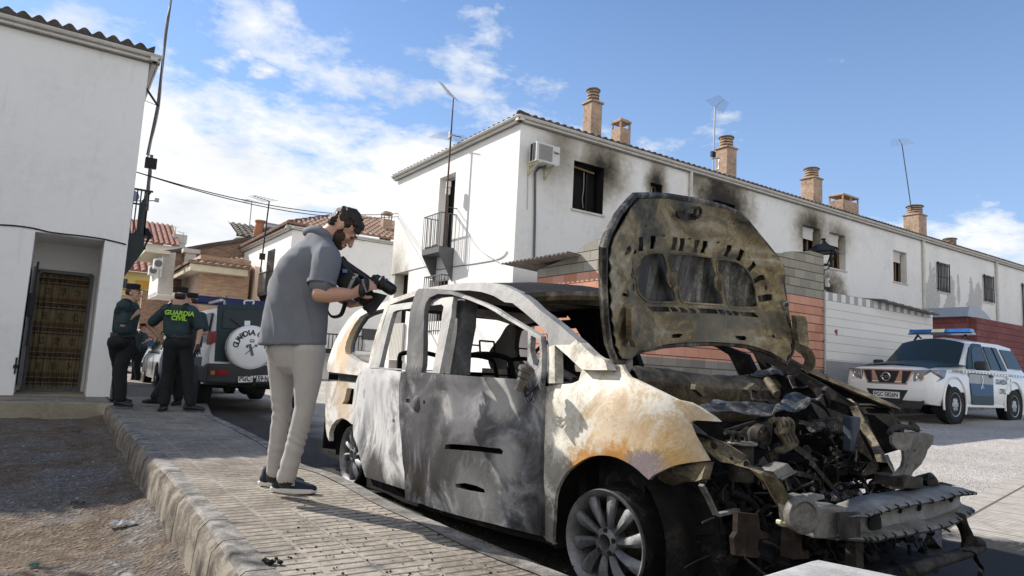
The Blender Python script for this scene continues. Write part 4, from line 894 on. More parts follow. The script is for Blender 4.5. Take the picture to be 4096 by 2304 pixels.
def aerials():
 xx = GX - .34; b = onx(*cA7(545,880),xx); m1 = onx(*cA7(585,300),xx); tp = onx(1814,392,xx)
 t = thing('tv_aerial',(xx,b.y,b.z),'rusty aerial mast with two aerials clamped beside the grey balcony','aerial')
 m = MB(); m.tube([b - Vector((0,0,.9)),m1,tp],[.03,.024,.016],8); m.bar(Vector((GX,b.y,b.z + 2.2)),Vector((xx,b.y,b.z + 2.2)),.02); m.bar(Vector((GX,b.y,b.z + .2)),Vector((xx,b.y,b.z + .2)),.02)
 m.build('mast','rusty_pole',t,smooth=50)
 a = MB(); yagi(a,m1 + Vector((-.02,0,.05)),(-.3,-.95,-.03),7,.55,w0=1.1,w1=.7); a.box(m1 + Vector((0,.05,.12)),(.06,.10,.16)); a.build('aerial_head','galv',t)
 q = onx(1765,333,xx - .2); a = MB(); yagi(a,(tp + q) / 2,(q - tp),9,(q - tp).length,w0=.6,w1=.35); a.build('aerial_head','galv',t)
 bx = MB(); z1 = onx(*cA7(545,655),xx).z; z2 = onx(*cA7(545,705),xx).z; bx.box((xx + .05,b.y + .03,z1),(.10,.13,.16)); bx.box((xx + .05,b.y + .05,z2),(.10,.12,.18)); bx.build('amplifier_box','gutter_white',t,bevel=.01)
 bxx,ya,zb,zt2 = LB; g = crop(450,600,2.896); X_,Y_ = bxx + .03,ya + .02
 t = thing('aerial_mast',(X_,Y_,zb),'very tall dark mast with cables clamped to the left house balcony','aerial')
 pts = [ony(*q,Y_) for q in [g(395,700),g(412,470),g(432,260),g(455,60)]] + [ony(*q,Y_) for q in [(591,620),(631,425),(665,130),(684,0),(700,-150)]]
 m = MB(); m.tube(pts,[.035,.033,.03,.03,.028,.026,.024,.022,.02],8); m.build('mast','brown_pole',t,smooth=50)
 w = MB(); w.tube(spline([p + Vector((.035 * math.sin(i * 2.1),-.02,0)) for i,p in enumerate(pts[1:])],5),.009,5); w.build('cable','cable_white',t)
 k = MB(); c = ony(*g(445,155),Y_); k.box(c,(.20,.10,.20)); k.build('junction_box','iron_black',t)
 br = MB(); cl = ony(632,424,Y_); br.bar(Vector((LXR,LY + .1,cl.z + .12)),cl,.03); br.tube([Vector((LXR,LY + .1,cl.z - .12)),cl],.006,5); br.build('wall_bracket','iron_black',t)
 def roofmast(label,pts,Y_,heads,mat='galv',box=None):
  P = [ony(*q,Y_) for q in pts]; P[0].z -= .5
  t = thing('tv_aerial',P[0],label,'aerial'); m = MB(); m.tube(P,.022,8); m.build('mast',mat,t,smooth=50)
  a = MB();
  for (i,q,n,w) in heads: e = ony(*q,Y_ - .25); yagi(a,(P[i] + e) / 2,e - P[i],n,(e - P[i]).length * 1.1,w0=w,w1=w * .6)
  a.build('aerial_head','galv',t)
  if box: k = MB(); c = ony(*box,Y_ - .04); k.box(c,(.16,.08,.16)); k.build('amplifier_box','iron_black',t)
  return t
 t = roofmast('silver aerial on a mast bolted to a round chimney of the row',[cA8(1142,815),cA8(1152,500),cA8(1160,262)],HY + .35,[(2,cA8(1228,205),9,1.3)],box=cA8(1143,656))
 h = MB(); P = [ony(*cA8(x,y),HY + .35) for x,y in [(1135,693),(1190,690),(1192,720),(1190,770),(1175,793),(1130,797)]]; h.tube(spline(P,3),.022,6); h.build('stand_off','galv',t)
 roofmast('thin leaning purple-grey aerial mast standing on a chimney at the right',[cB8(1060,622),cB8(1020,420),cB8(980,150)],CY_,[(2,cB8(957,110),7,.9)],'brown_pole')
aerials()
def cables():
 def cab(name,pts,r,mat,label):
  m = MB(); m.tube(spline(pts,6),r,5); o = m.build(name,mat,fixn=False); tag(o,label,'cable')
 a = ony(545,688,LY + .2); a = Vector((LXR,LY + .2,a.z)); b = onx(1583,858,GX)
 for k,(q,lb) in enumerate(((0.0,'upper overhead cable from the left house to the corner house'),(-.10,'lower overhead cable sagging between the two white houses'))):
  b2 = Vector((GX,YF - .2,b.z + q)); pts = [a.lerp(b2,i / 8) - Vector((0,0,(.55 + .5 * abs(q)) * 4 * (i / 8) * (1 - i / 8) * .55)) for i in range(9)]; cab('overhead_cable',pts,.011,'cable_black',lb)
 cd = crop(0,850,1.7045)
 cab('facade_cable',[ony(*cd(x,y),LY - .012) for x,y in [(-200,78),(0,84),(120,92),(230,108),(330,132),(430,146),(560,160),(700,180),(790,200),(860,218)]],.013,'cable_black','thin cable draped across the front of the left white house')
 cab('facade_cable',[onx(*cA7(x,y),GX - .015) for x,y in [(127,1352),(260,1318),(420,1284),(480,1312),(600,1290),(750,1268),(920,1238),(990,1210),(1020,1170)]],.009,'cable_black','thin wire running along the sunlit gable under the balcony')
 cab('facade_cable',[onx(*cA7(x,y),GX - .05) for x,y in [(610,885),(700,1010),(800,1150),(960,1253)]],.008,'cable_white','loose white cable hanging from the grey balcony down the gable')
 cab('facade_cable',[onx(*cA7(x,y),GX - .04) for x,y in [(160,875),(250,1050),(350,1220),(415,1345)]],.007,'cable_white','white cable slanting down the far end of the gable')
cables()
def left_bits():
 g = crop(450,600,2.896); Y_ = 16.7
 P = lambda x,y: ony(*g(x,y),Y_)
 tp = P(345,860); el = P(225,975); er = P(465,972); bt = P(345,1130)
 t = thing('wall_lantern',(LXR,Y_,el.z),'black wrought iron wall lantern behind the left house balcony','street lamp')
 R_ = (er.x - el.x) / 2; cx = (er.x + el.x) / 2; ze = el.z; f = MB()
 def sq(r,z): return [Vector((cx + a * r,Y_ + b * r,z)) for a,b in ((-1,-1),(1,-1),(1,1),(-1,1))]
 f.hexa(sq(R_ * .9,ze) + sq(R_ * .5,ze + (tp.z - ze) * .65)); f.hexa(sq(R_,ze - .03) + sq(R_,ze)); f.tube([(cx,Y_,ze + (tp.z - ze) * .6),(cx,Y_,tp.z)],[R_ * .4,.015],8); f.build('lamp_roof','iron_black',t)
 g2 = MB(); A = sq(R_ * .75,ze); B = sq(R_ * .32,bt.z)
 for i in range(4): g2.bar(A[i],B[i],.022); g2.bar(B[i],B[(i + 1) % 4],.022)
 g2.build('lamp_frame','iron_black',t)
 s = MB(); pts = [P(x,y) for x,y in [(375,1135),(345,1165),(318,1190),(290,1180),(262,1192),(245,1222),(225,1215),(235,1195)]]; s.tube(spline([Vector((cx,Y_,bt.z))] + pts,5),.022,6); s.bar(pts[3],Vector((LXR,Y_,pts[3].z + .02)),.03); s.build('bracket','iron_black',t)
 d = thing('satellite_dish',(LXR + .2,17.2,P(250,520).z),'grey satellite dish behind the left house balcony railing','satellite dish')
 c = ony(*g(245,525),17.2); m = MB(); r = (ony(*g(328,480),17.2).x - c.x); prof = [(r * k / 6,-.10 * (1 - (k / 6) ** 2)) for k in range(7)]
 m.lathe(prof,c,axis=(.35,-.9,.3),n=28); m.build('dish','galv',d,smooth=50)
 a = MB(); a.bar(c + Vector((0,0,-r)),c + Vector((.42,-.3,-r * .75)),.02); a.box(c + Vector((.44,-.32,-r * .68)),(.08,.08,.08)); a.bar(c,Vector((LXR - .1,17.4,c.z)),.04); a.build('arm','galv',d)
left_bits()
def curtain():
 m,nt,N,L,b = nodes_of('curtain_cloth'); tc = N.new('ShaderNodeTexCoord').outputs['Object']; sep = N.new('ShaderNodeSeparateXYZ'); L.new(tc,sep.inputs[0])
 X,Z = sep.outputs[0],sep.outputs[2]
 fz = mathn(N,L,'FRACT',mathn(N,L,'MULTIPLY',Z,1 / 0.46))
 band = rampn(N,L,fz,[(0.0,(0.30,0.25,0.15)),(0.12,(0.33,0.28,0.17)),(0.46,(0.27,0.22,0.13)),(0.50,(0.15,0.09,0.06)),(0.56,(0.40,0.34,0.24)),(0.60,(0.09,0.05,0.04)),(0.72,(0.10,0.06,0.045)),(0.76,(0.38,0.32,0.22)),(0.80,(0.20,0.13,0.08)),(0.95,(0.26,0.20,0.12))],'CONSTANT')
 v = N.new('ShaderNodeTexVoronoi'); v.inputs['Scale'].default_value = 34; L.new(tc,v.inputs['Vector']); n = noisen(N,L,tc,30,3,.6)
 fm = mathn(N,L,'MULTIPLY',mathn(N,L,'LESS_THAN',mathn(N,L,'ABSOLUTE',mathn(N,L,'SUBTRACT',mathn(N,L,'FRACT',mathn(N,L,'MULTIPLY',X,1 / .24)),.5)),.19),mathn(N,L,'LESS_THAN',mathn(N,L,'ABSOLUTE',mathn(N,L,'SUBTRACT',fz,.24)),.15))
 fm = mathn(N,L,'MULTIPLY',fm,mathn(N,L,'GREATER_THAN',noisen(N,L,tc,42,4,.6),.50))
 beads = mathn(N,L,'MULTIPLY',mathn(N,L,'LESS_THAN',mathn(N,L,'ABSOLUTE',mathn(N,L,'SUBTRACT',fz,.66)),.07),mathn(N,L,'LESS_THAN',v.outputs['Distance'],.35))
 col = mixn(N,L,fm,band,(0.085,0.06,0.035)); col = mixn(N,L,beads,col,(0.33,0.28,0.2)); L.new(mixn(N,L,1.0,col,(.6,.58,.55),'MULTIPLY'),b.inputs['Base Color']); b.inputs['Roughness'].default_value = .95
 a,c,zt,yy = LD; mb = MB(); nx = 90; nz_ = 24; x0,x1 = a + .03,c - .03
 vs = [(x0 + (x1 - x0) * i / nx,yy - .06 + .035 * math.sin(i * .62 + 1.2 * math.sin(i * .13)) * (1.1 - .5 * j / nz_) - .02 * noise.noise(Vector((i * .2,j * .2,0))),.17 + (zt - .22) * j / nz_) for j in range(nz_ + 1) for i in range(nx + 1)]
 k = nx + 1; mb.add(vs,[(j * k + i,j * k + i + 1,(j + 1) * k + i + 1,(j + 1) * k + i) for j in range(nz_) for i in range(nx)])
 o = mb.build('door_curtain','curtain_cloth',smooth=80,fixn=False); tag(o,'patterned brown and cream curtain hanging in the left house doorway','curtain')
curtain()
cb = crop(450,750,2.634); cP = crop(950,780,2.337)
def brick_mat(name,cols,bw=.26,bh=.07,axis='x'):
 block_mat(name,[(-9,cols[0],cols[1])],bw=bw,bh=bh,axis=axis,mortar=(.36,.31,.26),ms=.010,hstrong=False)
brick_mat('house_brick_x',((0.30,0.16,0.085),(0.56,0.36,0.22))); brick_mat('house_brick_sunlit_y',((0.42,0.30,0.22),(0.62,0.50,0.40)),axis='y')  # sun-facing wall gets a paler brick copy, sunlight put into its colour
brick_mat('old_brick',((0.17,0.085,0.05),(0.36,0.20,0.12)))
plain('yellow_render',(0.62,0.48,0.20),.9,var=.15,scale=1.5); plain('ochre_blind',(0.50,0.27,0.04),.7,var=.15,scale=2)
plain('cream_trim',(0.62,0.56,0.42),.85,var=.2,scale=2); plain('peach_render',(0.66,0.52,0.41),.92,var=.18,scale=1.2)
plain('window_dark',(0.03,0.035,0.04),.15,var=.3); plain('stained_render',(0.50,0.47,0.43),.92,var=.4,scale=1.0)
plain('terracotta',(0.36,0.15,0.08),.8,var=.3); plain('tank_metal',(0.45,0.44,0.43),.35,metal=.6,var=.2)
def polywall(pts,depth_vec,mat,name,root):
 """wall polygon given in 3D, extruded"""
 m = MB(); m.prism(pts,depth_vec); return m.build(name,mat,root)
def pw(root,name,mat,cr,pxs,Y=None,X=None,th=.25,ground=False):
 P = [ony(*cr(*p),Y) if Y is not None else onx(*cr(*p),X) for p in pxs]
 if ground:
  for i in ground: P[i].z = -.3
 return polywall(P,(0,th,0) if Y is not None else (th,0,0),mat,name,root)
def bg():
 c = at(1170,917,28); X0,Y0,ez = c.x,c.y,c.z
 t = thing('white_house',(X0,Y0,0),'two-storey white house with brown tiled roof directly behind the cameraman','house')
 wm = wall_mat('stained_white_y',(0.80,0.78,0.74),peel=[(8.0,1.2,1.6,.7),(7.0,2.0,.8,.6),(3,1.6,.6,.4)],axis='x',dirty=.12)
 m = MB(); d1 = ony(*cW(1000,690),Y0); dx0,dz0 = d1.x,ony(*cW(1000,870),Y0).z
 sheet(m,[(X0,-.3),(X0 + 16,-.3),(X0 + 16,ez),(X0,ez)],[],4,lambda u,v: Vector((u,Y0,v)),Vector((0,.3,0))); m.build('wall',wm,t)
 m = MB(); m.box((X0 + .15 + .001,Y0 + 4.3,ez / 2 - .15),(.3,8.0,ez + .3)); m.box((X0 + 8,Y0 + 8,ez / 2),(16,.3,ez)); m.build('side_wall','whitewash',t)
 gutter('eave',(X0 - .3,Y0,ez),(X0 + 16,Y0,ez),(0,-1,0),t); gutter('eave',(X0,Y0 + 8.4,ez),(X0,Y0 - .3,ez),(-1,0,0),t)
 tile_roof('roof',(X0 - .3,Y0 - .3,ez + .2),(X0 + 16,Y0 - .3,ez + .2),(0,math.cos(rad(23)),math.sin(rad(23))),4.6,'tiles_brown',t,hip0=.92,pitch=.26,course=.42,amp=.08)
 tile_roof('roof',(X0 - .3,Y0 + 8.5,ez + .2),(X0 - .3,Y0 - .3,ez + .2),(math.cos(rad(23)),0,math.sin(rad(23))),4.4,'tiles_brown',t,hip0=.92,hip1=.92,pitch=.26)
 a = onx(*cP(345,505),X0); b_ = onx(*cP(300,525),X0); z1 = a.z; y0_,y1_ = a.y,b_.y
 m = MB(); m.box((X0 - .01,(y0_ + y1_) / 2,z1 - 1.15),(.05,y1_ - y0_ + .3,2.3)); m.build('balcony_door','window_dark',t)
 r = MB(); p1 = onx(*cP(290,712),X0 - .5); p2 = onx(*cP(205,728),X0 - .5); zb = onx(*cP(290,895),X0 - .5).z
 r.bar((X0 - .5,p1.y,p1.z),(X0 - .5,p2.y,p1.z),.05); r.bar((X0,p1.y,p1.z),(X0 - .5,p1.y,p1.z),.05); r.box((X0 - .25,(p1.y + p2.y) / 2,zb - .06),(.5,p2.y - p1.y,.14)); r.prism([(X0,p2.y - .2,zb - .1),(X0 - .5,p2.y - .2,zb - .1),(X0,p2.y - .2,zb - 1)],(0,.08,0))
 for i in range(10): y = p1.y + (p2.y - p1.y) * i / 9; r.bar((X0 - .5,y,zb),(X0 - .5,y,p1.z),.025)
 r.build('balcony','iron_black',t)
 m = MB(); m.box((dx0 + .05,Y0 - .02,(d1.z + dz0) / 2),(1.1,.06,d1.z - dz0)); m.build('window','window_dark',t)
 q = ony(*cP(1455,165),Y0 + 1.4); q0 = ony(*cP(1340,165),Y0 + 1.4); chimney_vent(t,((q.x + q0.x) / 2,Y0 + 1.4,ez + .4),(q.x - q0.x) * .7,(q.x - q0.x) * .6,q.z - ez - .4)
 rl = MB(); y = Y0 - 1.2; a = ony(*cW(225,765),y); b_ = ony(*cW(445,775),y); zb = ony(*cW(300,1010),y).z; rl.bar(a,Vector((b_.x + 1,y,a.z)),.05)
 for i in range(14): x = a.x - .5 + (b_.x - a.x + 1.5) * i / 13; rl.bar((x,y,zb),(x,y,a.z),.03)
 rl.box((a.x + .6,y + .5,zb - .1),(2.6,1.1,.18)); o = rl.build('railing','iron_black'); tag(o,'black railing of a low terrace seen between the cameraman and the burnt van','railing')
 lw = MB(); y = 23.0; a = ony(*cW(650,1045),y); lw.box((a.x + 4.0,y,a.z / 2),(9.0,.2,a.z)); lw.box((a.x + .3,y - .1,a.z - .06),(1.0,.5,.12)); o = lw.build('low_wall','whitewash'); tag(o,'low white garden wall seen through the rear window of the burnt van','wall')
 def mast(pts,Y_,head,label,mat='iron_black',n=6,w=1.0,box=None):
  P = [ony(*q,Y_) for q in pts]; t_ = thing('tv_aerial',P[0],label,'aerial'); mm = MB(); mm.tube(P,.030,6); mm.build('mast',mat,t_)
  e = ony(*head,Y_ - .4); a_ = MB(); yagi(a_,(P[-1] + e) / 2,e - P[-1],n,(e - P[-1]).length,w0=w,w1=w * .5,r=.014); a_.build('aerial_head',mat,t_)
  if box: k = MB(); k.box(ony(*box,Y_ - .05),(.22,.1,.26)); k.build('amplifier_box','iron_black',t_)
 mast([cP(213,725),cP(232,575),cP(297,58)],Y0 + 1,cP(147,8),'dark aerial mast reaching the cables at the left corner of the tiled white house',box=cP(232,575))
 mast([cP(108,330),cP(134,68)],40,cP(80,40),'thin aerial on a metal flue above the old brick wall','galv')
 fl = MB(); P = ony(*cP(100,420),40); Q = ony(*cP(104,345),40); fl.tube([P - Vector((0,0,1)),Q],.13,12); fl.lathe([(0,.14),(.30,0),(0,.02)],Q,n=12); o = fl.build('flue_pipe','galv',smooth=50); tag(o,'grey metal flue with a conical cap above the old brick wall','flue')
 Y_ = 38.0; a = ony(*cP(262,255),Y_); b_ = ony(*cP(460,290),Y_)
 t = thing('water_heater',a - Vector((0,0,1)),'grey cylindrical solar water heater tank on the roof left of the tiled house','water heater')
 m = MB(); m.tube([a - Vector((0,0,.2)),b_ - Vector((0,0,.2))],.21,16); m.build('tank','tank_metal',t,smooth=50)
 m = MB(); m.add([ony(*cP(x,y),Y_ + .1) for x,y in [(245,300),(470,330),(450,400),(235,390)]],[(0,1,2,3)]);
 m.v += [v + Vector((0,.1,0)) for v in m.v[:4]]; m.f += [(4,7,6,5)]; m.m += [0]; m.build('panel','window_dark',t)
 tc_ = MB(); p = ony(*cP(215,258),Y_ - 1); p2 = ony(*cP(190,365),Y_ - 1); tc_.tube([p2 - Vector((.1,0,.5)),p],.22,14); tc_.lathe([(0,0),(.28,0),(.28,.10),(0,.12)],p,n=14); o = tc_.build('chimney_stack','terracotta',smooth=40); tag(o,'tilted brown chimney stack beside the solar water heater','chimney')
 Yh = 37.0; t = thing('background_house',(ony(*cP(0,400),Yh).x,Yh,0),'small cream house with a dark tiled roof behind the old brick wall','house')
 P = [ony(*cb(x,y),Yh) for x,y in [(1195,590),(1305,525),(1640,525),(1640,720),(1195,720)]]; P[3].z = P[4].z = 0; polywall(P,(0,6,0),'cream_trim','wall',t)
 a = ony(*cb(1300,530),Yh - .3); b_ = ony(*cb(1650,555),Yh - .3); tile_roof('roof',Vector((a.x,Yh - .3,b_.z)),Vector((b_.x + 3,Yh - .3,b_.z)),(0,math.cos(rad(22)),math.sin(rad(22))),3.0,'tiles_dark',t,pitch=.3,amp=.1)
 X_ = X0 - .3; t = thing('peach_house',(X_,30,0),'low peach rendered house front between the brick house and the white house','house')
 pw(t,'wall','peach_render',cb,[(1500,830),(1430,900),(1300,1080),(1285,1330),(1600,1330)],X=X_,th=.3,ground=(3,4))
 m = MB(); a,b_ = onx(*cb(1435,895),X_),onx(*cb(1300,1075),X_); m.bar(a,b_,.25,.10); m.build('roof_edge','tiles_brown',t)
 m = MB(); a,b_ = onx(*cb(1380,1165),X_ - .02),onx(*cb(1343,1230),X_ - .02); m.box((X_ - .01,(a.y + b_.y) / 2,(a.z + b_.z) / 2),(.05,abs(b_.y - a.y),abs(a.z - b_.z))); m.build('window','gutter_white',t)
 c = at(799,1072,30); X1,Y1 = c.x,c.y; ztop = c.z
 t = thing('brick_house',(X1,Y1,0),'light brick house with a wide cream eave and brown tiled roof','house')
 xr = ony(*cb(1440,1000),Y1).x; m = MB(); m.box(((X1 + xr) / 2,Y1 + .15,ztop / 2 + .2),(xr - X1,.3,ztop + .8)); m.build('wall','house_brick_x',t)
 m = MB(); m.box((X1 + .15,Y1 + .3 + 6,ztop / 2 + .2),(.298,12,ztop + .8)); m.build('wall','house_brick_sunlit_y',t)
 ov = .45; ze = ony(*cb(850,815),Y1 - ov).z; cr = ony(*cb(850,800),Y1 - ov); xe = ony(*cb(1430,880),Y1 - ov).x
 m = MB(); e0 = Vector((X1 - ov,Y1 - ov,cr.z));
 m.box(((e0.x + xe) / 2,(Y1 - ov + Y1 + .2) / 2,cr.z - .15),(xe - e0.x,ov + .2,.30)); m.box((X1 - ov / 2 + .1,Y1 + 5.5,cr.z - .15),(ov + .2,11,.298)); m.build('eave','cream_trim',t)
 tile_roof('roof',(e0.x - .1,Y1 - ov - .1,cr.z + .04),(xe + .2,Y1 - ov - .1,cr.z + .04),(0,math.cos(rad(17)),math.sin(rad(17))),2.7,'tiles_brown',t,pitch=.28,course=.42,amp=.06,hip0=.94)
 tile_roof('roof',(e0.x - .1,Y1 + 11,cr.z + .04),(e0.x - .1,Y1 - ov - .1,cr.z + .04),(math.cos(rad(17)),0,math.sin(rad(17))),2.6,'tiles_brown',t,pitch=.28,hip1=.94)
 Y2 = 36.5; t = thing('old_brick_wall',(ony(*cb(670,690),Y2).x,Y2,0),'tall weathered brick party wall with a sloping dark coping','wall')
 pw(t,'wall','old_brick',cb,[(668,690),(1000,625),(1480,552),(1480,800),(668,1000)],Y=Y2,th=.4,ground=(3,4))
 m = MB(); P = [ony(*cb(x,y),Y2 + .2) for x,y in [(520,690),(668,672),(1000,612),(1482,540)]]
 for i in range(3): m.bar(P[i],P[i + 1],.7,.16)
 m.build('coping','tiles_dark',t)
 m = MB(); q = ony(*cb(820,760),Y2 - .6); m.box((q.x,Y2 - .5,q.z - .5),(.45,.5,1.6)); m.box((q.x,Y2 - .5,q.z + .4),(.75,.7,.2)); m.build('chimney','stained_render',t)
 Y3 = 34.0; c = ony(*cb(520,690),Y3); X3 = c.x
 t = thing('bay_house',(X3,Y3,0),'narrow white house with a projecting upper bay and two air conditioners','house')
 P = [ony(*cb(x,y),Y3) for x,y in [(520,690),(672,672),(672,1190),(500,1118)]]; m = MB(); m.prism([(P[0].x,Y3,P[0].z),(P[1].x,Y3,P[0].z + .1),(P[1].x,Y3,P[3].z),(P[0].x,Y3,P[3].z)],(0,.3,0)); m.build('wall','stained_render',t)
 Q = [onx(*cb(x,y),X3) for x,y in [(520,700),(395,870),(370,1180),(500,1118)]]; yfar = Q[2].y; zb = Q[3].z; m = MB(); m.box((X3 + .15,(Y3 + .3 + yfar) / 2,(Q[0].z + zb) / 2),(.3,yfar - Y3 - .3,Q[0].z - zb)); m.box((X3 + 1.2,(Y3 + yfar) / 2,zb + .1),(2.4,yfar - Y3 - .1,.16)); m.build('bay_wall','whitewash',t)
 m = MB(); m.box((X3 + 1.9,Y3 + 3,zb / 2),(1.6,5.5,zb)); m.build('wall','whitewash',t)
 m = MB(); m.box((X3 - .2,(Y3 + yfar) / 2,Q[0].z + .06),(1.0,yfar - Y3 + .6,.14)); m.build('eave','cream_trim',t)
 for x,y,x2,y2 in ((495,740,520,950),(428,830,443,975)):
  a,b_ = onx(*cb(x2,y),X3 - .02),onx(*cb(x,y2),X3 - .02); m = MB(); m.box((X3 - .01,(a.y + b_.y) / 2,(a.z + b_.z) / 2),(.06,max(.5,abs(a.y - b_.y)),abs(a.z - b_.z))); m.build('window','gutter_white',t)
 for i,(x,y) in enumerate(((455,805),(402,875))):
  q = onx(*cb(x,y),X3 - .35); a = thing('air_conditioner',(X3 - .3,q.y,q.z - .35),('upper' if i == 0 else 'lower') + ' air conditioner on the side of the narrow white bay house','air conditioner','air conditioners on the bay house')
  m = MB(); m.box((X3 - .28,q.y,q.z),(.3,.55,.42)); m.build('casing','ac_white',a,bevel=.02); m = MB(); m.lathe([(0,0),(.15,0),(.15,.02),(0,.02)],(X3 - .28,q.y - .29,q.z),axis=(0,-1,0),n=16); m.build('fan_grille','iron_grey',a)
 m = MB(); q = ony(*cb(440,1270),40); m.box((q.x,40,1.5),(1.3,.6,5.0)); o = m.build('stone_pillar','old_brick'); tag(o,'rough stone pillar between the yellow house and the bay house','pillar')
 m = MB(); q = ony(*cb(345,1380),38)
 Y4 = 52.0; a,b_ = ony(*cb(60,880),Y4),ony(*cb(440,900),Y4)
 t = thing('yellow_house',(a.x,Y4,0),'yellow house with ochre blinds and a red tiled roof at the end of the street','house')
 ztp = (a.z + b_.z) / 2; m = MB(); m.box(((a.x + b_.x) / 2 - 2,Y4 + 3,ztp / 2),(b_.x - a.x + 5,6,ztp)); m.build('wall','yellow_render',t)
 tile_roof('roof',(a.x - 4,Y4 - .7,ztp),(b_.x + .6,Y4 - .7,ztp),(0,math.cos(rad(24)),math.sin(rad(24))),5.0,'tiles_red',t,pitch=.42,course=.6,amp=.16)
 for (x0,y0,x1,y1,mt,nm) in ((245,975,395,1070,'ochre_blind','blind'),(230,1240,410,1330,'ochre_blind','blind'),(105,960,150,1060,'window_dark','window'),(80,1075,400,1112,'iron_black','balcony_rail'),(250,1345,420,1420,'ochre_blind','garage_door')):
  p,q = ony(*cb(x0,y0),Y4 - .05),ony(*cb(x1,y1),Y4 - .05); m = MB(); m.box(((p.x + q.x) / 2,Y4 - (.8 if nm == 'balcony_rail' else .02),(p.z + q.z) / 2),(q.x - p.x,.12,p.z - q.z)); m.build(nm,mt,t)
 p,q = ony(*cb(60,1112),Y4 - .4),ony(*cb(420,1170),Y4 - .4); m = MB(); m.box(((p.x + q.x) / 2,Y4 - .45,(p.z + q.z) / 2),(q.x - p.x,1.0,(p.z - q.z) * .8)); m.build('balcony','yellow_render',t)
 Y5 = 66.0; a,b_ = ony(*cb(60,600),Y5),ony(*cb(690,640),Y5); ztp = ony(*cb(520,605),Y5).z
 t = thing('far_white_house',(a.x,Y5,0),'distant white house with red tiles above the yellow house','house')
 m = MB(); m.box(((a.x + b_.x) / 2 - 2,Y5 + 4,ztp / 2),(b_.x - a.x + 4,8,ztp)); m.build('wall','whitewash',t)
 tile_roof('roof',(a.x - 4,Y5 - .6,ztp),(b_.x,Y5 - .6,ztp),(0,math.cos(rad(24)),math.sin(rad(24))),7.0,'tiles_red',t,pitch=.42,course=.6,amp=.16)
 p,q = ony(*cb(380,635),Y5),ony(*cb(470,720),Y5); m = MB(); m.box(((p.x + q.x) / 2,Y5 - .03,(p.z + q.z) / 2),(q.x - p.x,.1,p.z - q.z)); m.build('blind','shutter_pvc',t)
 p = ony(*cb(705,525),Y5 + 2); m = MB(); m.box((p.x,Y5 + 2,p.z - 1.6),(1.0,1.0,3.2)); m.box((p.x,Y5 + 2,p.z - .2),(1.15,1.15,.8)); m.build('chimney','stained_render',t)
 p,q = ony(*cb(425,440),Y5 + 3),ony(*cb(565,470),Y5 + 3); h = thing('water_heater',p - Vector((0,0,2.5)),'orange and grey water tank on the distant red-tiled roof','water heater')
 m = MB(); m.tube([p - Vector((0,0,.5)),q - Vector((0,0,.5))],.38,14); m.build('tank','tank_metal',h,smooth=50); m = MB(); m.box((p + q) / 2 - Vector((0,-.5,1.5)),((q - p).length * .8,1.0,2.0)); m.build('frame','terracotta',h)
 for (pts,hd,lb) in (([cb(660,545),cb(668,420)],cb(608,405),'left one of two thin aerials over the distant white house'),([cb(738,620),cb(750,480)],cb(692,463),'right one of two thin aerials over the distant white house')): mast(pts,Y5 - 2,hd,lb,'galv',4,.8)
bg()
_f = at(1516 * K,1338 * K,2.99); _r = at(876 * K,1128 * K,5.37)
VO = Vector((_f.x,_f.y,0.0)); VS = Vector((_r.x - _f.x,_r.y - _f.y,0)); WB = VS.length; VS.normalize(); VN = Vector((-VS.y,VS.x,0)) * -1.0
if VN.x < 0: VN = -VN
VW = 1.84
def V(s,y,z): return VO + VS * s + VN * y + Vector((0,0,z))
def vloc(p): q = p - VO; return (q.dot(VS),q.dot(VN),q.z)
def yb(s,z):
 y = -0.035
 if z > 0.88: y += (z - 0.88) * 0.26 + max(0,z - 1.25) ** 2 * 0.9
 if z < 0.45: y += (0.45 - z) ** 2 * 0.35
 if s < -0.30: y += 0.55 * (-0.30 - s) ** 2
 if s > 3.2: y += 0.30 * (s - 3.2) ** 2
 return y
def yfen(s,z):
 y = yb(s,z)
 if z > 0.80: y += 1.5 * (z - 0.80) ** 2 + .10 * (z - .8)
 if s < -0.05: y += 0.55 * (-0.05 - s) ** 2 * (1 + max(0,z - .5))
 return y
def ons(sx,sy,yf):
 """pixel -> (s, z) on a vertical surface y = yf(s, z)"""
 y = yf(0.5,0.6) if callable(yf) else yf
 for _ in range(14):
  p = onplane(sx,sy,V(0,y,0),VN); s,_y,z = vloc(p)
  if not callable(yf): break
  y = y * 0.4 + yf(s,z) * 0.6
 return (s,z)
def onfront(sx,sy,s):
 p = onplane(sx,sy,V(s,0,0),VS); _s,y,z = vloc(p); return (y,z)
def PS(cr,pts,yf): return [ons(*cr(x,y),yf) for x,y in pts]
def mirror(fn): return lambda s,z: (lambda q: V(vloc(q)[0],VW - vloc(q)[1],vloc(q)[2]))(fn(s,z))
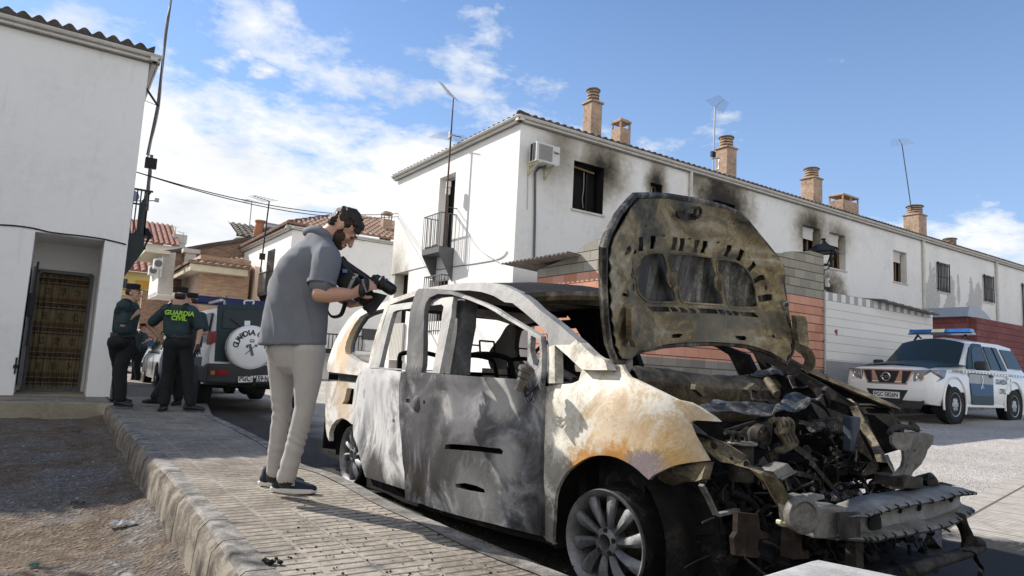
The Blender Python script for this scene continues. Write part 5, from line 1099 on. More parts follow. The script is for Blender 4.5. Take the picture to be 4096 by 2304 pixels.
def burnt(name,stops,scale=2.2,dist=1.2,blobs=(),speck=None,rough=0.7,metal=0.0,fine=0.35,stretch=(1,1,1),det=9,bump=.35):
 """burnt paint and bare steel: swirling noise bands, burn and shade blobs (van point, radius, colour, amount), fine ash specks"""
 m,nt,N,L,b = nodes_of(name); tc = N.new('ShaderNodeTexCoord').outputs['Object']
 mp = N.new('ShaderNodeMapping'); mp.inputs['Scale'].default_value = stretch; L.new(tc,mp.inputs[0]); vec = mp.outputs[0]
 n1 = noisen(N,L,vec,scale,det,0.62,dist); n2 = noisen(N,L,tc,scale * 11,7,0.72,.4); n3 = noisen(N,L,tc,3.0,6,.7)
 f = mathn(N,L,'ADD',mathn(N,L,'MULTIPLY',n1,1 - fine),mathn(N,L,'MULTIPLY',n2,fine))
 col = rampn(N,L,f,stops)
 for (p,r,c,amt) in blobs:
  d = N.new('ShaderNodeVectorMath'); d.operation = 'DISTANCE'; L.new(tc,d.inputs[0]); d.inputs[1].default_value = tuple(V(*p) - VO)
  q = mathn(N,L,'ADD',mathn(N,L,'DIVIDE',d.outputs['Value'],r),mathn(N,L,'ADD',mathn(N,L,'MULTIPLY',mathn(N,L,'SUBTRACT',n1,.5),2.0),mathn(N,L,'MULTIPLY',mathn(N,L,'SUBTRACT',n2,.5),fine * 3.2)))
  k = rampn(N,L,q,[(0.55,g3(amt)),(1.0,g3(0))]); col = mixn(N,L,k,col,c)
 if speck:
  s2 = noisen(N,L,tc,75,5,.75); k = mathn(N,L,'MULTIPLY',rampn(N,L,s2,[(0.57,g3(0)),(0.64,g3(1))]),rampn(N,L,n3,[(.45,g3(0)),(.62,g3(speck[1]))]))
  col = mixn(N,L,k,col,speck[0])
 L.new(col,b.inputs['Base Color']); b.inputs['Metallic'].default_value = metal; b.inputs['Specular IOR Level'].default_value = .18
 L.new(rampn(N,L,n2,[(.3,g3(rough - .15)),(.7,g3(min(1,rough + .2)))]),b.inputs['Roughness'])
 bumpn(N,L,b,mathn(N,L,'ADD',n2,mathn(N,L,'MULTIPLY',n1,.8)),bump,0.006)
 return m
ORN,CRM = (0.50,0.235,0.055),(0.62,0.585,0.50)
burnt('v_fender',[(0.34,(0.20,0.19,0.17)),(0.43,(0.42,0.395,0.33)),(0.50,(0.60,0.565,0.47)),(0.56,(0.68,0.66,0.60)),(0.64,(0.50,0.44,0.32)),(0.72,(0.26,0.24,0.21))],4.5,1.4,[((-.12,0,.66),.30,(0.50,0.34,0.18),.6),((-.38,0.05,.60),.28,(0.50,0.33,0.15),.65),((.08,0,.50),.17,ORN,.9),((-.10,0,.56),.14,(0.47,0.22,0.05),.9),((-.30,0.05,.46),.24,(0.40,0.25,0.08),.9),((-.58,.2,.70),.16,(0.68,.66,.60),.9),((-.25,0,.58),.10,(.20,.17,.19),.9),((.42,0,.22),.26,(0.12,0.115,0.11),.9),((.30,0,.48),.14,(.22,.21,.19),.8)],speck=((0.24,0.20,0.23),.8),rough=.6,fine=.32)
burnt('v_frontdoor',[(0.34,(0.018,0.018,0.019)),(0.44,(0.055,0.055,0.058)),(0.50,(0.10,0.10,0.106)),(0.55,(0.155,0.157,0.165)),(0.63,(0.29,0.29,0.29))],2.1,2.3,[((1.25,0,.46),.38,(0.035,0.034,0.034),.9),((.98,0,.40),.34,(0.055,0.053,0.052),.85),((1.55,0,.68),.30,(0.10,0.10,0.107),.8),((1.15,0,.78),.34,(0.20,0.20,0.215),.6),((.74,0,.84),.20,(0.42,0.41,0.39),.8),((.68,0,.50),.17,(0.42,0.41,0.39),.7),((1.65,0,.22),.16,(0.04,0.035,0.03),.9),((1.0,0,.18),.32,(0.22,.22,.22),.5)],speck=((0.06,0.06,0.06),.5),rough=.62,fine=.13,det=6)  # scorched greys; the dark lower blobs also paint the shadow across the door
burnt('v_slidedoor',[(0.34,(0.16,0.16,0.165)),(0.43,(0.36,0.36,0.365)),(0.49,(0.60,0.60,0.60)),(0.55,(0.66,0.66,0.65)),(0.58,(0.30,0.295,0.28)),(0.62,(0.58,0.57,0.55)),(0.72,(0.66,0.65,0.63))],1.5,2.4,[((2.4,0,.82),.28,(0.50,0.50,0.51),.6),((2.35,0,.12),.30,(0.055,0.052,0.05),.92),((1.95,0,.10),.18,(0.06,0.055,0.05),.8)],rough=.6,fine=.10,det=5)
burnt('v_quarter',[(0.32,(0.22,0.17,0.12)),(0.43,(0.46,0.42,0.36)),(0.51,(0.64,0.62,0.58)),(0.60,(0.70,0.69,0.66)),(0.68,(0.46,0.34,0.20)),(0.75,(0.25,0.22,0.19))],3.0,1.2,[((3.15,0.05,1.02),.28,(0.60,0.43,0.25),.8),((3.0,0,.62),.22,(.50,.36,.2),.6),((2.95,0.05,.98),.16,(0.45,0.44,0.42),.8),((3.5,0,.75),.25,(0.30,.25,.2),.6)],rough=.6)
burnt('v_pillar',[(0.32,(0.06,0.06,0.058)),(0.42,(0.22,0.215,0.21)),(0.50,(0.26,0.255,0.245)),(0.57,(0.33,0.32,0.305)),(0.64,(0.17,0.165,0.16)),(0.72,(0.08,0.075,0.07))],4.5,0.8,[((2.3,.3,1.5),.5,(.36,.32,.26),.5)],speck=((0.16,0.16,0.17),.8),rough=.6)
burnt('v_bpillar',[(0.32,(0.030,0.030,0.031)),(0.48,(0.095,0.095,0.098)),(0.60,(0.16,0.158,0.155)),(0.70,(0.30,0.295,0.28))],4.0,.6,speck=((0.45,0.44,0.42),.5),rough=.7,stretch=(1,1,.5))
burnt('v_slideframe',[(0.34,(0.07,0.07,0.07)),(0.44,(0.30,0.295,0.285)),(0.54,(0.44,0.43,0.415)),(0.62,(0.49,0.48,0.46)),(0.70,(0.25,0.24,0.23))],4.0,.6,rough=.6)
burnt('v_roof',[(0.30,(0.20,0.16,0.11)),(0.45,(0.36,0.31,0.25)),(0.54,(0.47,0.44,0.39)),(0.62,(0.36,0.24,0.12)),(0.72,(0.42,0.39,0.35))],2.0,1.0,rough=.7)
burnt('v_inner',[(0.38,(0.004,0.004,0.004)),(0.55,(0.014,0.013,0.012)),(0.64,(0.045,0.040,0.033)),(0.74,(0.12,0.11,0.09))],5.0,.5,rough=.85)
burnt('v_bonnet_in',[(0.34,(0.030,0.027,0.022)),(0.42,(0.095,0.083,0.058)),(0.49,(0.17,0.135,0.078)),(0.55,(0.30,0.235,0.13)),(0.61,(0.34,0.31,0.24)),(0.70,(0.58,0.56,0.51))],4.2,.9,[((-.05,.25,1.05),.22,(0.16,0.10,0.03),.5),((-.1,.9,1.15),.35,(0.26,0.245,0.205),.35)],speck=((0.42,0.42,0.38),.5),rough=.62,stretch=(.6,.6,1.8),fine=.30,det=7)
burnt('v_bonnet_skin',[(0.38,(0.012,0.011,0.010)),(0.47,(0.045,0.041,0.034)),(0.54,(0.12,0.11,0.092)),(0.62,(0.30,0.285,0.25))],4.0,.5,rough=.5,stretch=(2,2,.5))
burnt('v_rail',[(0.36,(0.018,0.016,0.012)),(0.46,(0.075,0.062,0.040)),(0.55,(0.15,0.125,0.08)),(0.66,(0.30,0.27,0.215))],6.0,.8,speck=((0.28,.13,.05),.5),rough=.6)
burnt('v_beam',[(0.36,(0.05,0.048,0.044)),(0.47,(0.145,0.14,0.128)),(0.57,(0.235,0.228,0.21)),(0.68,(0.42,0.415,0.40))],4.5,.7,speck=((0.35,.16,.08),.3),rough=.5,metal=.15)
burnt('v_junk',[(0.40,(0.004,0.004,0.004)),(0.54,(0.012,0.011,0.011)),(0.62,(0.035,0.032,0.028)),(0.70,(0.14,0.135,0.13))],14.0,.8,rough=.8)
burnt('v_junk2',[(0.40,(0.010,0.009,0.008)),(0.50,(0.032,0.029,0.024)),(0.60,(0.075,0.066,0.053)),(0.70,(0.22,0.21,0.19))],11.0,.8,rough=.7)
burnt('v_ashsheet',[(0.40,(0.012,0.012,0.012)),(0.50,(0.045,0.043,0.041)),(0.57,(0.14,0.135,0.135)),(0.66,(0.36,0.35,0.35))],7.0,1.4,rough=.45,metal=.2)
burnt('v_wheel',[(0.35,(0.07,0.07,0.073)),(0.52,(0.16,0.161,0.167)),(0.70,(0.30,0.30,0.305))],9.0,.3,speck=((0.30,0.30,0.30),.7),rough=.5,metal=.5)
burnt('v_tyre',[(0.38,(0.006,0.006,0.006)),(0.55,(0.016,0.015,0.015)),(0.66,(0.07,0.068,0.064))],8.0,.8,rough=.85)
burnt('v_mirror',[(0.4,(0.05,0.045,0.04)),(0.6,(0.16,0.15,0.13))],12,.5,rough=.6)
VAN = thing('burnt_van',VO,'burnt-out people carrier stripped to bare scorched metal with its bonnet raised','van')
def side_sheet(name,mat,outline,holes,yf,th=0.03,step=.07,par=VAN,warp=None):
 mb = MB(); fm = (lambda s,z: V(s,yf(s,z) + (warp(s,z) if warp else 0),z))
 sheet(mb,outline,holes,step,fm,VN * th); return mb.build(name,mat,par,smooth=40,fixn=True),outline,holes
def dent(amp,f,seed):
 return lambda s,z: amp * (noise.noise(Vector((s * f,z * f,seed))) + .5 * noise.noise(Vector((s * f * 2.3,z * f * 2.3,seed + 3))))
cA = crop(1250,1100,2.07); cB = crop(1550,1450,1.811); cCc = crop(950,1350,1.932); cM = crop(2050,980,2.898); cE = crop(2200,1600,2.0588); cG = crop(2650,1350,2.07); cK = crop(2900,1650,2.154); cH = crop(2250,750,1.811)
def seqs(*lists):
 out = []
 for cr,pts,yf in lists: out += PS(cr,pts,yf)
 return out
def sp(P,n=3): return [(p.x,p.y) for p in spline([(a,b,0) for a,b in P],n)]
def build_side():
 up_outer = seqs((cA,[(125,800),(132,700),(180,560),(260,420),(350,312),(430,270),(560,238),(700,184),(880,122),(1050,90),(1200,70),(1400,62),(1550,74),(1640,112)],yb),(cM,[(70,545),(200,640),(300,740),(400,815),(530,918),(650,1020),(780,1130),(900,1250),(980,1305),(1060,1330),(1100,1449)],yb))
 up_outer = sp(up_outer[:14]) + sp(up_outer[14:])
 inner = seqs((cM,[(880,1449),(800,1440),(740,1385),(640,1290),(490,1158),(487,1300),(490,1449)],yb),(cB,[(1210,150),(1162,150)],yb),(cM,[(408,1330),(408,1040),(370,990),(280,905),(130,775),(0,672)],yb),(cA,[(1590,225),(1500,172),(1400,140),(1300,127),(1150,128),(1050,135),(880,162),(700,222),(640,246),(565,470),(485,758),(455,800),(385,832)],yb))
 qhole = PS(cW,[(1190,352),(1130,530),(1050,760),(985,1000),(930,1255),(800,1245),(700,1200),(620,1140),(545,1090),(538,1000),(560,900),(620,750),(700,600),(790,480),(880,430),(1000,385)],yb)
 o,a,h = side_sheet('side_frame',['v_pillar'],up_outer + inner,[qhole],yb,.055,.06)
 o.data.materials.append(M('v_quarter')); o.data.materials.append(M('v_fender'))
 for p in o.data.polygons:
  s,_y,z = vloc(VO + p.center)
  if s > 2.55: p.material_index = 1
  elif s < .50 and z < 1.10: p.material_index = 2
 far = MB(); sheet(far,a,[h[0]],.12,mirror(lambda s,z: V(s,yb(s,z),z)),VN * -.055); far.build('side_frame','v_inner',VAN,smooth=40)
 fl = MB(); q = [V(s,yb(s,z) + .065,z) for s,z in qhole]; fl.tube(q + [q[0]],.018,6); fl.build('window_flange','v_bpillar',VAN,smooth=50)
 ql = PS(cCc,[(682,338),(800,340),(917,352),(905,500),(905,640),(885,672),(850,640),(810,622),(765,636),(728,676),(708,732),(704,800),(690,760),(680,690),(682,520)],yb)
 fuel = PS(cCc,[(845,390),(900,396),(886,522),(808,512),(826,480)],yb)
 side_sheet('rear_quarter','v_quarter',ql,[fuel],yb,.04,.07,warp=dent(.008,5,2))
 g = MB(); z0 = ons(*cCc(800,300),yb); z1 = ons(*cCc(700,305),yb)
 for dz_ in (.035,-.03): g.bar(V(z0[0] - .45,.0,z0[1] + dz_ - .01),V(z1[0],.02,z1[1] + dz_),.05,.014)
 g.bar(V(z0[0] - .45,.07,z0[1]),V(z1[0],.09,z1[1]),.03,.14); g.build('door_track','v_bpillar',VAN)
 sd = lambda s,z: yb(s,z) - .022
 out = PS(cCc,[(990,228),(1100,240),(1330,272),(1335,700),(1335,1190),(1290,1172),(1150,1128),(985,1078),(960,990),(930,850),(900,760),(895,700),(898,500),(918,335),(940,280),(962,252)],sd)
 knob = PS(cCc,[(1195,632),(1215,630),(1216,656),(1196,658)],sd)
 side_sheet('sliding_door','v_slidedoor',out,[knob],sd,.03,.06,warp=lambda s,z: dent(.010,3.5,1)(s,z) - .012 * math.exp(-((z - .78) / .03) ** 2) * 0)
 fo = PS(cA,[(640,250),(760,232),(900,212),(1168,178),(1150,330),(1100,570),(1050,815),(760,790),(470,768),(520,620),(590,400)],sd); fi = PS(cA,[(668,308),(700,292),(880,268),(1068,242),(1086,262),(1065,400),(1030,600),(995,795),(750,778),(552,764),(600,560),(645,380)],sd)
 side_sheet('sliding_door_frame','v_slideframe',fo,[fi],sd,.035,.06)
 fdy = lambda s,z: yb(s,z) - .028 - .055 * max(0,(s - 1.35)) ** 1.0
 out = PS(cA,[(745,806),(778,802),(850,140),(875,112)],fdy) + PS(cA,[(960,112),(1100,120),(1200,146),(1300,182),(1400,225),(1500,272),(1600,327),(1700,388),(1800,447),(1893,506),(1900,640),(1896,800)],fdy) + PS(cB,[(1108,168),(1112,300),(1105,650),(1112,1000),(1108,1255),(900,1205),(700,1152),(500,1105),(300,1045),(130,995),(120,800),(100,600),(85,400),(80,160),(105,85)],fdy)
 hole = PS(cA,[(940,235),(968,188),(1040,156),(1150,160),(1300,207),(1400,252),(1500,302),(1600,358),(1700,414),(1792,470),(1786,640),(1775,862),(1700,862),(1500,850),(1300,838),(1100,822),(908,808),(915,600),(925,400)],fdy)
 slots = [PS(cB,pts,fdy) for pts in ([(414,594),(470,590),(600,598),(720,614),(820,622),(842,640),(835,668),(740,656),(600,641),(500,634),(416,628)],[(492,880),(560,872),(640,892),(695,918),(706,950),(640,940),(560,925),(500,905)],[(125,262),(160,262),(160,290),(127,290)],[(260,275),(276,275),(276,300),(262,302)])]
 tri = PS(cA,[(1815,500),(1870,530),(1885,640),(1868,760),(1830,740),(1806,620)],fdy)
 def fwarp(s,z):
  h = dent(.013,3.2,7)(s,z);
  h += .020 * math.exp(-(((s - 1.48) + (z - .5) * .35) / .07) ** 2) * (1 if z < .85 else 0)
  h -= .014 * math.exp(-((z - .90) / .035) ** 2); h += .012 * math.exp(-((z - .79) / .02) ** 2)
  return h
 o,_,_ = side_sheet('front_door','v_frontdoor',out,[hole,tri] + slots,fdy,.035,.045,warp=fwarp); o.data.materials.append(M('v_bpillar')); o.data.materials.append(M('v_slideframe'))
 for p in o.data.polygons:
  s,_y,z = vloc(VO + p.center); zz = .935
  if z > zz: p.material_index = 1 if s > 1.45 else 2
 hd = MB(); h0 = ons(*cB(208,262),fdy); c = V(h0[0],fdy(*h0) + .012,h0[1] - .03); hd.ell(c,(.05,.03,.055),14,8,Matrix.Rotation(math.atan2(VS.y,VS.x),3,'Z')); hd.build('handle_recess','v_bpillar',o,smooth=60)
 for nm,(s0,s1,z0,z1) in (('front_door_lining',(.62,1.72,.16,.90)),('sliding_door_lining',(1.76,2.55,.10,.90))):
  m = MB(); m.hexa([V(s0,.06,z0),V(s1,.06,z0),V(s1,.10,z0),V(s0,.10,z0),V(s0,.07,z1),V(s1,.07,z1),V(s1,.11,z1),V(s0,.11,z1)]); m.build(nm,'v_inner',VAN)
 bpy_ = lambda s,z: yb(s,z) + .07
 bo = PS(cA,[(1178,180),(1255,188),(1268,230),(1245,420),(1205,620),(1192,825),(1085,815),(1122,600),(1160,400)],bpy_)
 side_sheet('b_pillar','v_bpillar',bo,[],bpy_,.10,.06)
 sy = lambda s,z: .02
 so_ = PS(cB,[(-150,815),(0,860),(130,975),(500,1085),(1110,1240),(1190,1255),(1205,1330),(1120,1300),(900,1250),(400,1105),(100,1005),(0,950),(-150,900)],sy)
 side_sheet('sill','v_inner',so_,[],sy,.10,.1)
 fo = PS(cB,[(1112,182),(1108,400),(1106,650),(1106,1000),(1104,1220),(1150,1290),(1213,1315)],yfen) + PS(cE,[(22,1190),(28,1000),(40,800),(62,720),(100,645),(145,588),(200,540),(260,497),(320,468),(375,457),(430,455),(490,460),(550,474),(615,503),(680,540),(730,578),(780,622),(823,656),(860,625),(900,598),(1000,547),(1075,527),(1150,515),(1300,498),(1240,400),(1180,300),(1145,225),(1137,190),(1180,166),(1290,172),(1388,178),(1345,140),(1300,110),(1225,60),(1150,20)],yfen) + PS(crop(2350,1350,2.576),[(920,640),(760,560),(600,482),(500,435),(430,405),(385,350),(350,280),(335,240),(230,232),(120,215),(40,180)],yfen) + PS(cB,[(1400,70),(1385,130),(1340,150),(1290,155),(1200,160)],yfen)
 o,_,_ = side_sheet('front_fender','v_fender',fo,[],yfen,.02,.05,warp=lambda s,z: dent(.006,6,4)(s,z) - .012 * math.exp(-((math.hypot(s,z - .20) - .46) / .03) ** 2))
 arch = MB(); pts = [V(.36 * math.cos(a),.10,.24 + .36 * math.sin(a)) for a in [rad(-20 + 10 * i) for i in range(23)]]
 for i in range(len(pts) - 1): a,b_ = pts[i],pts[i + 1]; arch.add([a + VN * -.09,b_ + VN * -.09,b_ + VN * .42,a + VN * .42],[(0,1,2,3)])
 arch.build('wheel_arch','v_inner',VAN,smooth=60)
 arch = MB(); pts = [V(WB + .36 * math.cos(a),.10,.24 + .38 * math.sin(a)) for a in [rad(-10 + 10 * i) for i in range(21)]]
 for i in range(len(pts) - 1): a,b_ = pts[i],pts[i + 1]; arch.add([a + VN * -.06,b_ + VN * -.06,b_ + VN * .42,a + VN * .42],[(0,1,2,3)])
 arch.build('wheel_arch','v_inner',VAN,smooth=60)
 rp = [q for q in up_outer[15:40:3]]; rf = ons(*cM(70,545),yb); rp = rp + [rf]; m = MB(); ny = 16; vs = []
 rp2 = [Vector((q[0],q[1])) for q in rp]; rp2 = spline(rp2,3)
 for q in rp2:
  s,z = q.x,q.y; y0 = yb(s,z) + .01; y1 = VW - y0
  for j in range(ny + 1):
   t = j / ny; bow = .075 * (1 - (2 * t - 1) ** 2); vs.append(V(s - (.05 * (1 - (2 * t - 1) ** 2) if q is rp2[-1] else 0),y0 + (y1 - y0) * t,z - .012 + bow + .008 * noise.noise(Vector((s * 3,t * 6,0)))))
 k = ny + 1; n = len(rp2); m.add(vs,[(i * k + j,i * k + j + 1,(i + 1) * k + j + 1,(i + 1) * k + j) for i in range(n - 1) for j in range(ny)])
 rr = m.build('roof','v_roof',VAN,smooth=60,fixn=False); so2 = rr.modifiers.new('thick','SOLIDIFY'); so2.thickness = .025; so2.offset = 1
 rr.data.materials.append(M('v_inner')); so2.material_offset = 1
 hb = MB(); s,z = rp[-1]; y0 = yb(s,z); hb.tube([V(s - .01 - .05 * math.sin(math.pi * t),y0 + .03 + (VW - 2 * y0 - .06) * t,z - .03 + .065 * (1 - (2 * t - 1) ** 2)) for t in [i / 12 for i in range(13)]],.030,6); hb.tube([V(s + .07,y0 + .03 + (VW - 2 * y0 - .06) * t,z - .045 + .06 * (1 - (2 * t - 1) ** 2)) for t in [i / 12 for i in range(13)]],.03,6); hb.build('windscreen_header','v_rail',VAN,smooth=50)
 for ss in (1.35,2.3,3.2):
  cb_ = MB(); z = min(1.5,1.46); cb_.bar(V(ss,.22,1.44),V(ss,VW - .22,1.44),.08,.04); cb_.build('roof_bow','v_inner',VAN)
 rb_ = MB(); rb_.hexa([V(3.82,.12,.15),V(3.82,VW - .12,.15),V(3.76,VW - .1,.15),V(3.76,.1,.15),V(3.80,.12,.88),V(3.80,VW - .12,.88),V(3.74,VW - .1,.88),V(3.74,.1,.88)]); rb_.build('tailgate','v_inner',VAN)
 fp = MB()
 for s0,s1,z0,z1 in ((.62,2.55,.1,.95),(2.55,3.75,.45,.95),(.3,.62,.12,.6)): fp.hexa([V(s0,VW - .02,z0),V(s1,VW - .02,z0),V(s1,VW - .09,z0),V(s0,VW - .09,z0),V(s0,VW - .03,z1),V(s1,VW - .03,z1),V(s1,VW - .10,z1),V(s0,VW - .10,z1)])
 fp.build('far_doors','v_inner',VAN)
 fd = MB(); sheet(fd,[(a,b) for a,b in out] and PS(cA,[(850,140),(960,112),(1200,146),(1500,272),(1893,506),(1890,860),(778,802)],yb),[PS(cA,[(1010,240),(1080,190),(1250,230),(1500,330),(1700,450),(1760,520),(1760,800),(1000,770)],yb)],.1,mirror(lambda s,z: V(s,yb(s,z) + .01,z)),VN * -.05); fd.build('far_door_frame','v_inner',VAN)
 fd = MB(); sheet(fd,fo and PS(cA,[(640,250),(1168,178),(1050,815),(470,768)],yb),[PS(cA,[(700,310),(1040,265),(960,740),(580,715)],yb)],.1,mirror(lambda s,z: V(s,yb(s,z) + .01,z)),VN * -.05); fd.build('far_door_frame','v_inner',VAN)
 fl_ = MB(); fl_.hexa([V(.45,.1,.12),V(3.8,.1,.12),V(3.8,VW - .1,.12),V(.45,VW - .1,.12),V(.45,.1,.17),V(3.8,.1,.17),V(3.8,VW - .1,.17),V(.45,VW - .1,.17)]); fl_.build('floor_pan','v_inner',VAN)
 w = MB(); mm = cB(990,100); p = onplane(*mm,V(0,-.16,0),VN); ax = (ROT @ Vector((-.3,.85,-.4))).normalized()
 w.lathe([(0,.05),(.022,.055),(.040,.045),(.042,.03),(.030,.02),(.034,.0),(.024,-.012),(.030,-.03),(.020,-.05),(.026,-.075),(0,-.08)],p,axis=(.1,-.35,.93),n=16); mi = w.build('mirror_mount','v_mirror',VAN,smooth=50)
 w = MB(); rn = random.Random(9)
 for i in range(9):
  a = onplane(*cB(960 + 60 * rn.random(),130 + 50 * rn.random()),V(0,-.14,0),VN); b_ = onplane(*cB(1060 + 60 * rn.random(),130 + 60 * rn.random()),V(0,-.06,0),VN); c = onplane(*cB(1000 + 100 * rn.random(),200 + 100 * rn.random()),V(0,-.1,0),VN)
  w.tube(spline([a,c,b_],8),.0022,4)
 w.build('wiring','cable_black',mi)
 w = MB(); pl = [onplane(*cB(x,y),V(0,-.05,0),VN) for x,y in [(1040,190),(1118,120),(1125,240),(1108,300),(1060,240)]]; w.prism(pl,VN * .01); w.build('mirror_bracket','v_mirror',mi)
 b = MB(); q = PS(cE,[(895,640),(960,598),(1100,545),(1280,510),(1300,560),(1298,650),(1240,668),(1150,668),(1060,690),(985,710),(930,688)],lambda s,z: .10); sheet(b,q,[],.06,lambda s,z: V(s,.10 + .04 * math.sin(z * 30),z),VN * .05); b.build('bumper_bracket','v_rail',VAN,smooth=40)
 b = MB(); s3 = -.55; P = [onfront(*cE(x,y),s3) for x,y in [(1245,700),(1300,800),(1362,935),(1380,945),(1545,905)]]; P = [V(s3,*q) for q in P]
 for i in range(4): b.bar(P[i],P[i + 1],.022,.012)
 b.build('bracket_stay','v_beam',VAN)
build_side()
def wheel(c,ax,steer,mat='v_wheel',R=.222,tyre=True,name='wheel',tread=.21):
 """ten-bladed alloy; c centre of the outer face, ax outward unit axis"""
 ax = Vector(ax).normalized(); q = ax.to_track_quat('Z','Y').to_matrix(); W_ = lambda v: Vector(c) + q @ Vector(v)
 m = MB(); prof = [(R - .012,-.012),(R,0),(R + .004,-.012),(R - .004,-.03),(R - .02,-.06),(R - .03,-.17),(R,-.20),(R - .035,-.20),(R - .042,-.17),(R - .034,-.05),(R - .02,-.02)]
 m.lathe(prof,c,axis=ax,n=56,closed=True); o = m.build('rim',mat,VAN if tyre else VAN,smooth=40)
 sp = MB(); n = 10
 for i in range(n):
  a = 2 * math.pi * i / n + .15; pts = []
  for k in range(9):
   t = k / 8; r = .050 + (R - .02 - .050) * t; w = .010 + .0235 * t ** .8; tw = .16 * (1 - t) * (1 if i % 2 else -1) * 0 + .10 * t
   aa = a + tw; c_ = Vector((math.cos(aa) * r,math.sin(aa) * r,-.030 + .012 * math.sin(math.pi * t) - .004)); tg = Vector((-math.sin(aa),math.cos(aa),0)); pts.append((c_,tg,w,t))
  vs = []
  for c_,tg,w,t in pts:
   z = Vector((0,0,1)); vs += [W_(c_ - tg * w + z * -.018),W_(c_ - tg * w * .96 + z * .0),W_(c_ - tg * w * .4 + z * .011),W_(c_ + tg * w * .4 + z * .004),W_(c_ + tg * w + z * -.010),W_(c_ + tg * w * .6 + z * -.03)]
  sp.add(vs,[(k * 6 + j,k * 6 + (j + 1) % 6,(k + 1) * 6 + (j + 1) % 6,(k + 1) * 6 + j) for k in range(8) for j in range(6)])
 sp.build('spokes',mat,o,smooth=50)
 hb = MB(); hb.lathe([(.030,-.02),(.034,-.012),(.060,-.022),(.066,-.045),(.066,-.09),(.030,-.09)],c,axis=ax,n=30,closed=True)
 hub = hb.build('hub',mat,o,smooth=40)
 lh_ = MB()
 for i in range(5): a = 2 * math.pi * i / 5 + .3; lh_.lathe([(0,-.0),(.0115,-.0),(.0115,-.015),(0,-.015)],W_((.048 * math.cos(a),.048 * math.sin(a),-.0145)),axis=ax,n=12)
 lh_.build('lug_hole','soot_shade_black',o)
 if tyre:
  t = MB(); rn = random.Random(3); n = 60; vs = []; prof = [(R - .010,-.030),(R + .002,-.045),(R + .014,-.09),(R + .026,-.15),(R + .025,-.21),(R - .01,-.24),(R - .03,-.235),(R - .01,-.12)]
  for i in range(n):
   a = 2 * math.pi * i / n
   for k,(r,h) in enumerate(prof):
    v = W_((math.cos(a),math.sin(a),0)); j = .012 * noise.noise(Vector((math.cos(a) * 3,math.sin(a) * 3,k * .7))); rr = r + j; p = W_((math.cos(a) * rr,math.sin(a) * rr,h + j))
    p.z = max(p.z,.004); vs.append(p)
  kk = len(prof); t.add(vs,[(i * kk + j,i * kk + (j + 1) % kk,((i + 1) % n) * kk + (j + 1) % kk,((i + 1) % n) * kk + j) for i in range(n) for j in range(kk)]); t.build('tyre','v_tyre',o,smooth=60)
  br = MB(); br.lathe([(0,-.11),(.14,-.11),(.14,-.13),(0,-.13)],c,axis=ax,n=28); br.build('brake_disc','v_junk2',o)
 return o
wheel(V(0,.0,.226),-VN + VS * -.10,0)
wheel(V(WB,.02,.222),-VN,0)
wheel(V(0,VW,.226),VN,0); wheel(V(WB,VW,.222),VN,0)
